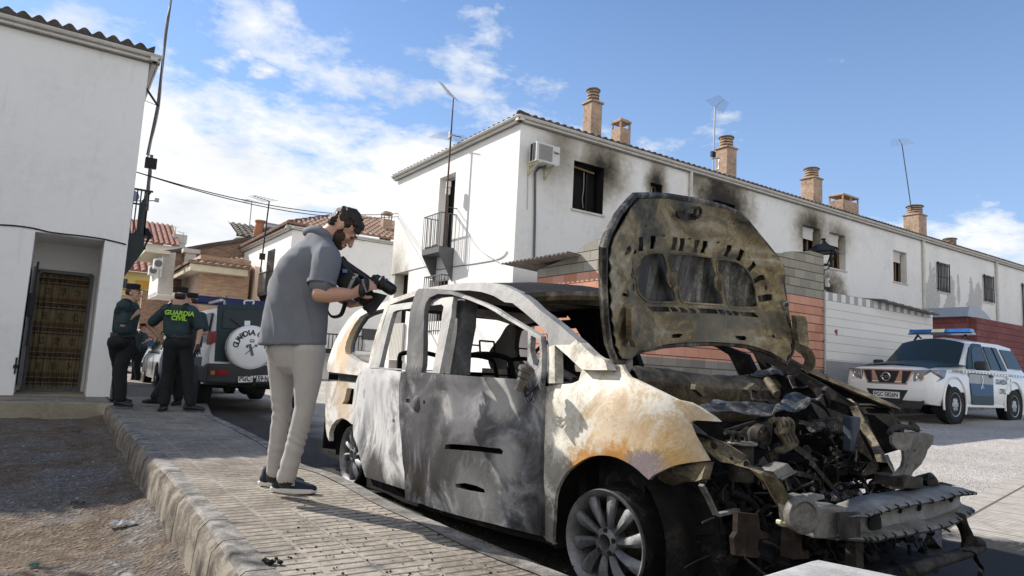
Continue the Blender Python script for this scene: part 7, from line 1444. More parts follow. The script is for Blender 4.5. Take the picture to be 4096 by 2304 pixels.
 for i in range(620):
  s = -.10 - .56 * rn.random(); y = .20 + 1.44 * rn.random(); z = .08 + (.64 * rn.random() ** .8) * (1 - .9 * abs(s + .1)); r = .015 + .05 * rn.random() ** 2
  c = V(s,y,z)
  q = Matrix.Rotation(rn.random() * 3,3,'X') @ Matrix.Rotation(rn.random() * 3,3,'Z'); t = rn.random()
  if t < .35: m.box(c,(r * 2.2 * rn.random() + .01,r * 1.6,r * (0.3 + rn.random())),q)
  elif t < .6: d = Vector((rn.uniform(-1,1),rn.uniform(-1,1),rn.uniform(-1,1))).normalized(); m.tube(spline([c,c + d * r * 1.5,c + d * r * 2.5 + Vector((0,0,-r * 1.5))],3),r * .22,7)
  elif t < .75: m.lathe([(0,.2 * r),(r * .8,.2 * r),(r * .85,0),(r * .6,-.3 * r),(0,-.3 * r)],c,axis=(rn.uniform(-1,1),rn.uniform(-1,.2),rn.uniform(-.5,.5)),n=12)
  else: m.rock(c,r * .8,i,.8)
 o = m.build('engine','v_junk',R_,fixn=False); o['kind'] = 'stuff'
 m = MB()
 for i in range(150):
  s = -.25 - .45 * rn.random(); y = .2 + 1.5 * rn.random(); z = .10 + .5 * rn.random(); c = V(s,y,z); d = Vector((rn.uniform(-1,1),rn.uniform(-1,1),rn.uniform(-.8,.8))).normalized() * rn.uniform(.03,.12)
  m.tube(spline([c,c + d + Vector((0,0,-.02)),c + d * 1.6 + Vector((rn.uniform(-.04,.04),rn.uniform(-.04,.04),-.05))],4),rn.uniform(.002,.006),5)
 tag(m.build('engine_wiring','v_junk2',R_,fixn=False),kind='stuff')
 m = MB()
 m.hexa([V(-.10,.15,.12),V(.2,.15,.12),V(.2,1.7,.12),V(-.10,1.7,.12),V(-.10,.15,.55),V(.2,.15,.6),V(.2,1.7,.6),V(-.10,1.7,.55)]); m.hexa([V(-.70,.3,.10),V(-.1,.3,.10),V(-.1,1.55,.10),V(-.70,1.55,.10),V(-.68,.3,.16),V(-.1,.3,.2),V(-.1,1.55,.2),V(-.68,1.55,.16)]); m.build('subframe','v_junk',R_)
 m = MB(); q = F(cG,1430,1360,-.68)
 for i in range(40): m.rock(q + Vector((rn.gauss(0,.045),rn.gauss(0,.045),rn.gauss(0,.022))),.018,i,.8)
 tag(m.build('ash_lump','v_ashsheet',R_,fixn=False),kind='stuff')
 m = MB()
 for x,w in ((840,.008),(980,.010)):
  a = onplane(*cM(x,800),V(0,1.5,0),VN); b_ = onplane(*cM(x + 18,1300),V(0,1.5,0),VN); m.tube([a.lerp(b_,i / 60) + VS * (.010 * (i % 2)) for i in range(61)],w,5)
 m.build('belt_spring','v_junk',R_)
bay()
def debris():
 rn = random.Random(31); m = MB(); P = [onz(*cE(900 + 700 * rn.random(),1250 + 180 * rn.random()),.02) for _ in range(1)]
 for i in range(900):
  if rn.random() < .55: s = -.15 - 1.05 * rn.random(); y = -.05 + 2.0 * rn.random()
  else: s = -.3 - 1.3 * rn.random() ** 1.5; y = .2 + 2.2 * rn.random()
  c = V(s,y,.012); r = .008 + .035 * rn.random() ** 3; t = rn.random()
  q = Matrix.Rotation(rn.random() * 6.3,3,'Z') @ Matrix.Rotation(rn.uniform(-.5,.5),3,'X')
  if t < .4: m.rock(c,r,i,.5)
  elif t < .7: m.box(c,(r * 3,r * 1.2,.004 + r * .1),q)
  else: d = q @ Vector((r * 5,0,.0)); m.tube(spline([c,c + d * .5 + Vector((0,0,r)),c + d],3),.003 + r * .08,5)
 o = m.build('burnt_debris','v_junk',fixn=False); tag(o,'charred fragments and ash strewn on the ground under the nose of the burnt van','debris',kind='stuff')
 m = MB()
 for i in range(110):
  base = onz(*cE(850 + 500 * rn.random(),1260 + 150 * rn.random()),.02); d = Vector((rn.uniform(-1,1),rn.uniform(-1,1),0)).normalized() * rn.uniform(.05,.22)
  m.tube(spline([base,base + d * .4 + Vector((0,0,rn.uniform(.02,.10))),base + d + Vector((0,0,rn.uniform(0,.03)))],5),.0012,4)
 o = m.build('tyre_wires','iron_grey',fixn=False); tag(o,'tangle of thin steel wires from the burnt front tyre','wires',kind='stuff')
 m = MB(); pts = [onz(*cK(x,y),.05) for x,y in [(1660,1090),(1740,1078),(1872,1120),(1868,1170),(1830,1210),(1750,1190),(1700,1150)]]; m.prism([p + Vector((0,0,.05 * (i % 3))) for i,p in enumerate(pts)],(0,0,.006)); o = m.build('plastic_shard','v_beam'); tag(o,'pale melted plastic shard lying in front of the bumper beam','shard')
 m = MB(); pts = [onz(*cK(x,y),.04) for x,y in [(1395,1150),(1470,1160),(1540,1250),(1620,1409),(1560,1409),(1470,1270)]]; plain('red_plastic',(.14,.022,.022),.5,var=.5,scale=10); m.prism([p + Vector((0,0,.03 * math.sin(i))) for i,p in enumerate(pts)],(0,0,.01)); o = m.build('red_trim_strip','red_plastic'); tag(o,'dark red strip of trim lying in the ash by the bumper','trim strip')
 m = MB(); pts = [onz(*cE(x,y),.05) for x,y in [(1150,1449),(1350,1385),(1480,1390),(1485,1420),(1380,1440),(1250,1500)]]; m.prism(pts,(0,0,.012)); o = m.build('plastic_shard','gutter_white'); tag(o,'long white plastic shard on the ground behind the burnt front wheel','shard')
 m = MB()
 for i in range(420):
  p = onz(rn.uniform(1150,2300),rn.uniform(2000,2304),.104); r = .002 + .006 * rn.random() ** 3; m.rock(p,r,i,.5)
 o = m.build('char_crumbs','v_junk',fixn=False); tag(o,'black crumbs and glass bits scattered on the ribbed pavement','crumbs',kind='stuff')
 for (x,y,r,lab) in ((1390,1445,.022,'lump of black char on the kerb at the very bottom of the photo'),):
  c = onz(*cPv(1330,1340),.11); q = MB()
  for i in range(14): q.rock(c + Vector((rn.gauss(0,.018),rn.gauss(0,.018),abs(rn.gauss(0,.006)))),.014,i,.6)
  o = q.build('char_lump','v_junk',fixn=False); tag(o,lab,'char')
 def litter(cx,cy,cr,mat,lab,name,r=.06,n=12,z=-.2):
  c = onz(*cr(cx,cy),z); c.z = dz(c.x,c.y) + .015; q = MB(); k = 9; vs = []
  for i in range(k):
   for j in range(k): vs.append(c + Vector(((i / 8 - .5) * r * 2.2,(j / 8 - .5) * r * 1.2,.6 * r * abs(noise.noise(Vector((i * .5,j * .5,cx)))) + .003)))
  q.add(vs,[(i * k + j,i * k + j + 1,(i + 1) * k + j + 1,(i + 1) * k + j) for i in range(k - 1) for j in range(k - 1)]); o = q.build(name,mat,fixn=False); s_ = o.modifiers.new('thick','SOLIDIFY'); s_.thickness = .003; tag(o,lab,'litter')
 plain('paper_grey',(.42,.42,.43),.8,var=.2,scale=15); plain('green_plastic',(.02,.16,.12),.4); plain('dark_rag',(.04,.04,.06),.8)
 litter(885,1098,c4r,'paper_grey','crumpled grey paper on the dirt plot near the kerb','paper_scrap',.07)
 litter(545,445,c4r,'dark_rag','small dark blue wrapper on the brown dirt of the plot','wrapper',.05)
 litter(243,1363,c4r,'green_plastic','tiny green plastic wrapper at the bottom of the plot','wrapper',.022)
 litter(555,975,c4r,'dark_rag','short black stick-like scrap on the grey gravel','scrap',.04)
 litter(700,338,c4r,'paper_grey','small white scrap near the corner of the concrete step','paper_scrap',.03)
 c = onz(*c4r(1215,1090),-.15); c.z = dz(c.x,c.y) + .05; q = MB(); q.rock(c,.045,5,1.2,2); o = q.build('broken_stone','gravel_stone',smooth=30); tag(o,'pale broken stone leaning against the foot of the kerb','stone')
 c = onz(*c4r(925,1440),-.2); q = MB(); q.rock(Vector((c.x,c.y,dz(c.x,c.y))),.06,8,.4,2); o = q.build('half_buried_stone','gravel_stone',smooth=30); tag(o,'flat pale stone half buried at the bottom edge of the plot','stone')
debris()
def fore_block():
 z = .60; A = onz(2045 * K,1400 * K,z); l = onz(1850 * K,1458 * K,z); r = onz(2330 * K,1458 * K,z); dl = (l - A).normalized() * .9; dr = (r - A).normalized() * .9
 m = MB(); top = [A,A + dl,A + dl + dr,A + dr]; bot = [Vector((p.x,p.y,0)) for p in top]
 m.add(bot + top,[(0,1,2,3),(7,6,5,4),(0,4,5,1),(1,5,6,2),(2,6,7,3),(3,7,4,0)]); o = m.build('concrete_block','pale_block',bevel=.02); tag(o,'pale rough concrete block in the foreground at the bottom edge','concrete block')
fore_block()
def right_pavement():
 P = [onz(x * K,y * K,.0) for x,y in [(2440,1262),(2600,1212),(2900,1140)]]
 z = .012; Q = [cR(x,y) for x,y in ()] if False else None
 cR_ = crop(3500,1600,2.0588); e = [onz(*cR_(x,y),.02) for x,y in [(760,900),(900,830),(1050,790),(1227,705),(1500,590)]]
 d = (e[-1] - e[0]).normalized(); nrm = Vector((d.y,-d.x,0)); nrm = nrm if nrm.y < 0 else -nrm
 m = MB(); a,b_ = e[0] - d * 3.2,e[-1] + d * 6; vs = [a,b_,b_ + nrm * 5,a + nrm * 5]; vs = [Vector((v.x,v.y,max(.02,gz(v.x,v.y) + .012))) for v in vs]; m.add(vs,[(0,1,2,3)])
 mt,nt,N,L,b = nodes_of('plaza_tiles'); tc = N.new('ShaderNodeTexCoord').outputs['Object']; mp = N.new('ShaderNodeMapping'); mp.inputs['Rotation'].default_value = (0,0,-math.atan2(d.y,d.x)); L.new(tc,mp.inputs[0]); sep = N.new('ShaderNodeSeparateXYZ'); L.new(mp.outputs[0],sep.inputs[0])
 fr = mathn(N,L,'FRACT',mathn(N,L,'MULTIPLY',sep.outputs[0],1 / .055)); ju = mathn(N,L,'LESS_THAN',mathn(N,L,'FRACT',mathn(N,L,'MULTIPLY',sep.outputs[1],1 / .42)),.05); jv = mathn(N,L,'LESS_THAN',mathn(N,L,'FRACT',mathn(N,L,'MULTIPLY',sep.outputs[0],1 / .42)),.03)
 g = mathn(N,L,'MAXIMUM',mathn(N,L,'MAXIMUM',ju,jv),mathn(N,L,'MULTIPLY',mathn(N,L,'LESS_THAN',fr,.25),.6)); n = noisen(N,L,tc,8,8,.7); col = rampn(N,L,n,[(.3,(.30,.27,.23)),(.7,(.52,.48,.42))]); col = mixn(N,L,g,col,(.10,.085,.07))
 dd = N.new('ShaderNodeVectorMath'); dd.operation = 'DISTANCE'; L.new(tc,dd.inputs[0]); dd.inputs[1].default_value = tuple(V(-.9,1.4,0)); q = mathn(N,L,'ADD',dd.outputs['Value'],mathn(N,L,'MULTIPLY',noisen(N,L,tc,2.5,7,.7),1.2)); col = mixn(N,L,rampn(N,L,mathn(N,L,'MULTIPLY',q,.4),[(.80,g3(1)),(.90,g3(0))]),col,(.012,.012,.012))
 L.new(col,b.inputs['Base Color']); b.inputs['Roughness'].default_value = .9; bumpn(N,L,b,mathn(N,L,'SUBTRACT',n,g),.8,.006)
 o = m.build('pavement','plaza_tiles',fixn=True); tag(o,kind='structure')
right_pavement()
plain('car_white',(.78,.78,.77),.28,var=.04,scale=1.5,bump=0,coat=.6); plain('car_green',(.014,.036,.042),.45,var=.1,bump=0,spec=.3); plain('car_silver',(.42,.44,.46),.25,metal=.5,var=.05,bump=0,coat=.7)
plain('car_glass',(.022,.034,.038),.08,var=.1,bump=0,spec=.22); plain('car_rubber',(.022,.022,.022),.85,var=.3,scale=20); plain('car_plastic',(.030,.031,.032),.55,var=.2); plain('chrome',(.75,.75,.76),.08,metal=1,var=.02,bump=0)
plain('lamp_red',(.25,.012,.015),.15,var=.3,bump=0,coat=.6); plain('lamp_amber',(.45,.16,.03),.2,bump=0,coat=.6); plain('lamp_clear',(.22,.23,.24),.08,metal=.4,var=.4,scale=14,bump=0,coat=1); plain('plate_white',(.72,.72,.70),.4,var=.03); plain('blue_lens',(.01,.10,.34),.12,var=.3,scale=5,bump=0,coat=1); plain('deep_blue',(.006,.012,.08),.4,bump=0); plain('cream_lens',(.72,.68,.48),.15,bump=0,coat=1); plain('door_blue',(.015,.07,.17),.4,var=.15,bump=0,spec=.3); plain('alloy',(.42,.42,.43),.35,metal=.8,var=.15,scale=8); plain('ink',(.02,.022,.025),.5,bump=0)
def lerp_st(st,n):
 out = []
 for i in range(len(st) - 1):
  for k in range(n): t = k / n; out.append((st[i][0] * (1 - t) + st[i + 1][0] * t,[(a[0] * (1 - t) + b[0] * t,a[1] * (1 - t) + b[1] * t) for a,b in zip(st[i][1],st[i + 1][1])]))
 return out + [st[-1]]
def loft(mb,st,L_,W_):
 """stations (x, [(inset, z) ...]) from sill up to roof centre, mirrored across the width W_"""
 rings = []
 for x,pr in st: rings.append([L_(x,y,z) for y,z in pr] + [L_(x,W_ - y,z) for y,z in reversed(pr)])
 n = len(rings[0]); vs = [v for r in rings for v in r]; m = len(rings)
 mb.add(vs,[(i * n + j,i * n + (j + 1) % n,(i + 1) * n + (j + 1) % n,(i + 1) * n + j) for i in range(m - 1) for j in range(n)] + [tuple(range(n)),tuple(reversed(range((m - 1) * n,m * n)))])
def panel(name,mat,pts,out,root,th=.012,sub=None,bevel=0):
 """thin plate through 3D points, pushed out of the body by th"""
 m = MB(); pts = [Vector(p) for p in pts]; o = Vector(out).normalized(); m.prism([p - o * .01 for p in pts],o * (.01 + th)); return m.build(name,mat,root,bevel=bevel)
def cwheel(root,c,ax,R,w,spokes=6,mat='alloy'):
 c = Vector(c); ax = Vector(ax).normalized(); t = MB(); t.lathe([(R * .62,-.01),(R * .66,.0),(R * .90,.0),(R * .97,-.02),(R,-.05),(R,-w + .04),(R * .95,-w),(R * .6,-w)],c,axis=ax,n=40); o = t.build('tyre','car_rubber',root,smooth=40)
 r = MB(); r.lathe([(R * .54,-.03),(R * .58,-.012),(R * .64,-.004),(R * .66,-.02),(R * .6,-.12),(R * .5,-.12)],c,axis=ax,n=36,closed=True); q = ax.to_track_quat('Z','Y').to_matrix()
 for i in range(spokes):
  a = 2 * math.pi * i / spokes; d = q @ Vector((math.cos(a),math.sin(a),0)); r.bar(c + d * R * .10 - ax * .02,c + d * R * .58 - ax * .03,R * .22 if spokes <= 6 else R * .1,.03,up=ax)
 r.lathe([(0,.0),(R * .13,-.003),(R * .17,-.02),(R * .17,-.06),(0,-.06)],c,axis=ax,n=20); r.build('rim',mat,o,smooth=35); d = MB(); d.lathe([(0,-.09),(R * .56,-.09),(R * .56,-.10),(0,-.10)],c,axis=ax,n=24); d.build('brake_disc','car_plastic',o)
def arch(root,c,ax,R):
 m = MB(); m.lathe([(0,.003),(R,.003),(R,-.06),(0,-.06)],c,axis=ax,n=32); m.build('wheel_arch','soot_shade_black',root)  # flat black disc stands in for the shade inside the arch
def suv():
 YL_ = 6.56; z0 = .30; XF = ony(*crop(3000,1150,2.35)(1925,1100),YL_).x - .86; W_ = 1.85
 L_ = lambda x,y,z: Vector((XF + x,YL_ + y,z0 + z * 1.065)); T = thing('police_suv',L_(2.3,.92,0),'white and dark green police SUV with a blue roof light bar at the right','police car')
 st = [(.02,[(.30,.42),(.16,.50),(.14,.70),(.20,.74),(.40,.76),(.92,.76)]),(.10,[(.14,.36),(.05,.48),(.04,.74),(.10,.98),(.35,1.02),(.92,1.04)]),(.35,[(.06,.34),(.01,.5),(.0,.80),(.05,1.00),(.30,1.07),(.92,1.10)]),(.9,[(.03,.34),(.0,.5),(-.01,.85),(.05,1.03),(.22,1.10),(.92,1.16)]),(1.40,[(.03,.34),(.0,.5),(-.01,.88),(.04,1.05),(.14,1.12),(.92,1.20)]),(2.05,[(.03,.34),(.0,.5),(-.01,.9),(.04,1.06),(.19,1.55),(.92,1.70)]),(2.5,[(.03,.34),(.0,.5),(-.01,.9),(.04,1.06),(.24,1.66),(.92,1.77)]),(3.6,[(.03,.34),(.0,.5),(-.01,.9),(.04,1.06),(.24,1.67),(.92,1.78)]),(4.3,[(.03,.36),(.0,.5),(.0,.9),(.05,1.06),(.26,1.63),(.92,1.74)]),(4.66,[(.08,.40),(.04,.5),(.04,.9),(.08,1.06),(.2,1.2),(.92,1.25)]),(4.72,[(.14,.44),(.1,.5),(.1,.85),(.14,.95),(.3,1.0),(.92,1.0)])]
 m = MB(); loft(m,lerp_st(st,2),L_,W_); b = m.build('body','car_white',T,smooth=35)
 sd = (0,-1,0); S = lambda x,z: L_(x,(.04 if z < 1.06 else .04 + (z - 1.06) * .33) - .012,z) if z > 1.0 else L_(x,-.012,z)
 def hood(x,t,d=.012):
  i = [.35,.9,1.40]; zz = [(1.00,1.07,1.10),(1.03,1.10,1.16),(1.05,1.12,1.20)]; yy = [(.05,.30),(.05,.22),(.04,.14)]
  k = 0 if x < .9 else 1; f = (x - i[k]) / (i[k + 1] - i[k]); e = [zz[k][q] * (1 - f) + zz[k + 1][q] * f for q in range(3)]; ye = [yy[k][q] * (1 - f) + yy[k + 1][q] * f for q in range(2)]
  y = ye[1] - .10 + (W_ / 2 - ye[1] + .10) * t; z = e[1] - .02 + (e[2] - e[1] + .02) * math.sin(t * math.pi / 2) if t > .0 else e[1] - .03; return L_(x,y,z + d + .022)
 m = MB(); nx,ny = 8,12; P = [[hood(.16 + .19 * 0 + (.35 if i == 0 else .35 + 1.03 * (i - 1) / (nx - 1)) - .0,1 - abs(1 - 2 * j / ny)) for j in range(ny + 1)] for i in range(nx + 1)]
 for i in range(nx + 1):
  for j in range(ny + 1):
   if j > ny / 2: v = P[i][j]; P[i][j] = Vector((v.x,2 * YL_ + W_ - v.y,v.z))
 for j in range(ny + 1): P[0][j] = P[1][j] + Vector((-.27,0,-.055))
 k = ny + 1; m.add([v for r in P for v in r],[(i * k + j,i * k + j + 1,(i + 1) * k + j + 1,(i + 1) * k + j) for i in range(nx) for j in range(ny)]); m.build('bonnet','car_green',T,smooth=50)
 ws = [L_(1.44,.15,1.13),L_(1.44,W_ - .15,1.13),L_(2.03,W_ - .27,1.60),L_(2.03,.27,1.60)]; cw = L_(1.40,W_ / 2,1.20); tw = L_(2.04,W_ / 2,1.70)
 m = MB(); rows = []
 for i in range(5):
  t = i / 4; a = ws[0].lerp(ws[3],t); c = ws[1].lerp(ws[2],t); mid = cw.lerp(tw,t); rows += [a * (1 - u) + c * u + (mid - (a + c) / 2) * (4 * u * (1 - u)) * 1.0 + Vector((-.022,0,.012)) for u in [j / 10 for j in range(11)]]
 m.add(rows,[(i * 11 + j,i * 11 + j + 1,(i + 1) * 11 + j + 1,(i + 1) * 11 + j) for i in range(4) for j in range(10)]); wsn = m.build('windscreen','car_glass',T,smooth=60,fixn=False);
 m = MB(); m.tube([rows[2] + Vector((-.01,0,.01)),rows[8] + Vector((-.01,0,.03))],.008,5); m.build('wiper','car_plastic',wsn)
 def front(name,mat,pts,th=.02,root=T,x=.06): return panel(name,mat,[L_(x + .10 * abs(2 * y / W_ - 1) ** 3,y,z) for y,z in pts],(-1,0,0),root,th)
 front('grille','chrome',[(.40,.99),(W_ - .40,.99),(W_ - .52,.70),(.52,.70)],.05)
 for a,c,d,e in ((.44,.60,.55,.62),(.68,1.17,.78,1.07),(1.25,1.41,1.23,1.30)): front('grille_mesh','ink',[(a,.965),(c,.965),(e,.725),(d,.725)],.062)
 q = L_(-.01,W_ / 2,.845); m = MB(); m.lathe([(.080,-.004),(.092,.004),(.080,.012),(.070,.004)],q,axis=(-1,0,0),n=28,closed=True); m.box(q + Vector((-.008,0,0)),(.012,.22,.042)); em = m.build('emblem','chrome',T,smooth=40)
 text_mb('NISSAN',.042,q + Vector((-.016,0,0)),(0,-1,0),(0,0,1),.002,bold=.001).build('lettering','ink',em)
 for s in (0,1):
  f = lambda y: (W_ - y) if s else y
  P = [L_(.06,f(.40),.985),L_(.09,f(.12),1.0),L_(.52,f(-.012),1.02),L_(.40,f(-.02),.86),L_(.10,f(.08),.74),L_(.05,f(.42),.74)]
  m = MB(); m.prism(P,(-.03,-.02 if not s else .02,0)); h = m.build('headlight','lamp_clear',T,bevel=.01); m = MB(); m.lathe([(0,.0),(.055,.0),(.07,.02),(.075,.02),(.075,-.02)],L_(.03,f(.27),.86),axis=(-1,0,0),n=20); m.build('reflector','chrome',h,smooth=40)
  P = [L_(.18,f(.07),.97),L_(.26,f(.02),.98),L_(.24,f(.02),.93),L_(.17,f(.08),.92)]; m = MB(); m.prism(P,(-.035,0,0)); m.build('indicator','lamp_amber',h)
  m = MB(); c = L_(.075,f(.30),.50); m.lathe([(0,-.01),(.05,-.01),(.055,.02),(.085,.025),(.09,-.02)],c,axis=(-1,0,0),n=24); m.build('fog_lamp','car_plastic' if s else 'car_plastic',T,smooth=40)
 front('air_intake','ink',[(.50,.60),(1.35,.60),(1.20,.36),(.65,.36)],.012,x=.015); front('bumper_lip','car_plastic',[(.20,.42),(W_ - .20,.42),(W_ - .28,.26),(.28,.26)],.03,x=.02)
 pl = panel('number_plate','plate_white',[L_(.0,y,z) for y,z in [(.66,.555),(1.19,.555),(1.19,.435),(.66,.435)]],(-1,0,0),T,.02); text_mb('PGC·5826N',.125,L_(-.022,.925,.494),(0,-1,0),(0,0,1),.002,bold=.003,squash=.78).build('lettering','ink',pl)
 for x in (.86,3.71):
  arch(T,L_(x,0,.40),sd,.47); cwheel(T,L_(x,-.02,.375),sd,.38,.25); cwheel(T,L_(x,W_ + .02,.375),(0,1,0),.38,.25)
  m = MB(); m.tube([L_(x + .49 * math.cos(rad(a)),-.01,.40 + .49 * math.sin(rad(a))) for a in range(-25,206,11)],.022,6); m.build('arch_lip','car_white',T,smooth=60)
 gl = lambda x,z: L_(x,.04 + (z - 1.06) * .325 - .006,z)
 panel('side_window','car_green',[gl(x,z) for x,z in [(1.50,1.08),(2.62,1.08),(2.62,1.62),(2.22,1.62),(1.98,1.52)]],(0,-1,.3),T,.014); panel('side_window','car_glass',[gl(x,z) for x,z in [(1.80,1.10),(2.52,1.10),(2.52,1.56),(2.20,1.56),(2.02,1.47)]],(0,-1,.3),T,.022)
 panel('side_window','car_glass',[gl(x,z) for x,z in [(2.70,1.10),(3.50,1.10),(3.38,1.58),(2.70,1.58)]],(0,-1,.3),T,.016); panel('side_window','car_glass',[gl(x,z) for x,z in [(3.64,1.16),(4.40,1.16),(4.22,1.56),(3.54,1.56)]],(0,-1,.3),T,.012)
 m = MB(); m.bar(gl(3.20,1.10) + Vector((0,-.022,.01)),gl(3.12,1.58) + Vector((0,-.022,.01)),.03,.01,up=(0,-1,0)); m.build('window_bar','ink',T)
 dr = panel('front_door','car_green',[S(x,z) for x,z in [(1.62,.38),(2.62,.38),(2.62,1.0),(1.50,1.0),(1.52,.75)]],sd,T,.004); panel('door_band','door_blue',[S(x,z) for x,z in [(1.60,.56),(2.62,.56),(2.62,.80),(1.53,.80)]],sd,dr,.009); panel('door_band','galv',[S(x,z) for x,z in [(1.51,.80),(2.62,.80),(2.62,.98),(1.50,.98)]],sd,dr,.008)
 m = MB(); q = L_(2.08,-.026,.80); m.bar(q + Vector((-.05,0,-.11)),q + Vector((.06,0,.10)),.035,.004,up=sd); m.bar(q + Vector((.07,0,-.10)),q + Vector((-.07,0,.08)),.012,.004,up=sd); m.lathe([(0,0),(.03,0),(.03,.004),(0,.004)],q + Vector((0,0,.14)),axis=sd,n=12); m.build('door_crest','plate_white',dr)
 for x in (2.64,3.55): m = MB(); m.bar(L_(x,-.012,.40),L_(x,-.012,1.04),.010,.004,up=sd); m.build('door_seam','ink',T)
 for x in (2.50,3.42): m = MB(); m.box(L_(x,-.03,.96),(.16,.035,.035)); m.lathe([(0,0),(.04,0),(.04,.003),(0,.003)],L_(x,-.018,.955),axis=sd,n=14); m.build('door_handle','car_plastic' if x < 3 else 'car_white',T)
 for i in range(20):
  x = 1.30 + .155 * i
  if x < 4.5: m = MB(); m.box(L_(x,-.016,1.025),(.075,.006,.012)); m.box(L_(x + .01,-.016,1.000),(.075,.006,.012)); m.build('chequer_mark','ink',T)
 m = MB(); m.box(L_(2.3,-.010,1.012),(2.2,.010,.055)); m.build('white_band','car_white',T)
 text_mb('GUARDIA CIVIL',.07,L_(.98,-.012,1.005),(1,0,0),(0,0,1),.006,bold=.002).build('lettering','ink',T); text_mb('GUARDIA',.155,L_(3.05,-.014,.86),(1,0,0),(0,0,1),.008,bold=.003,squash=.85).build('lettering','ink',T); text_mb('CIVIL',.155,L_(3.10,-.014,.67),(1,0,0),(0,0,1),.008,bold=.003,squash=.85).build('lettering','ink',T)
 m = MB(); m.box(L_(1.72,-.14,1.15),(.13,.22,.19)); mi = m.build('mirror','car_plastic',T,bevel=.045); m = MB(); m.box(L_(1.72,W_ + .14,1.15),(.13,.22,.19)); m.build('mirror','car_plastic',T,bevel=.045)
 m = MB(); m.bar(L_(1.35,.02,.36),L_(3.2,.02,.36),.06,.06); m.build('side_step','car_white',T,bevel=.01)
 bx = 2.42; zb = 1.86; lb = MB()
 def seg(y0,y1,z0_,z1_,mat,nm,rt): m = MB(); m.hexa([L_(bx - .14,y0,z0_),L_(bx + .14,y0,z0_),L_(bx + .14,y1,z0_),L_(bx - .14,y1,z0_),L_(bx - .09,y0,z1_),L_(bx + .09,y0,z1_),L_(bx + .09,y1,z1_),L_(bx - .09,y1,z1_)]); return m.build(nm,mat,rt,bevel=.012)
 c = seg(.25,W_ - .25,zb - .045,zb - .002,'lamp_clear','light_bar',T); seg(.28,.80,zb + .001,zb + .075,'blue_lens','blue_lens',c); seg(.802,1.08,zb + .001,zb + .078,'cream_lens','speaker_lens',c); seg(1.082,W_ - .28,zb + .001,zb + .075,'blue_lens','blue_lens',c); seg(.80,1.10,zb - .05,zb - .001,'deep_blue','front_lens',c)
 for y in (.42,W_ - .42): m = MB(); m.bar(L_(bx,y,zb - .05),L_(bx,y - .08 if y < 1 else y + .08,1.70),.05,.03); m.bar(L_(bx,y,zb - .05),L_(bx,y + .08 if y < 1 else y - .08,1.74),.03,.03); m.build('bar_foot','car_plastic',c)
suv()
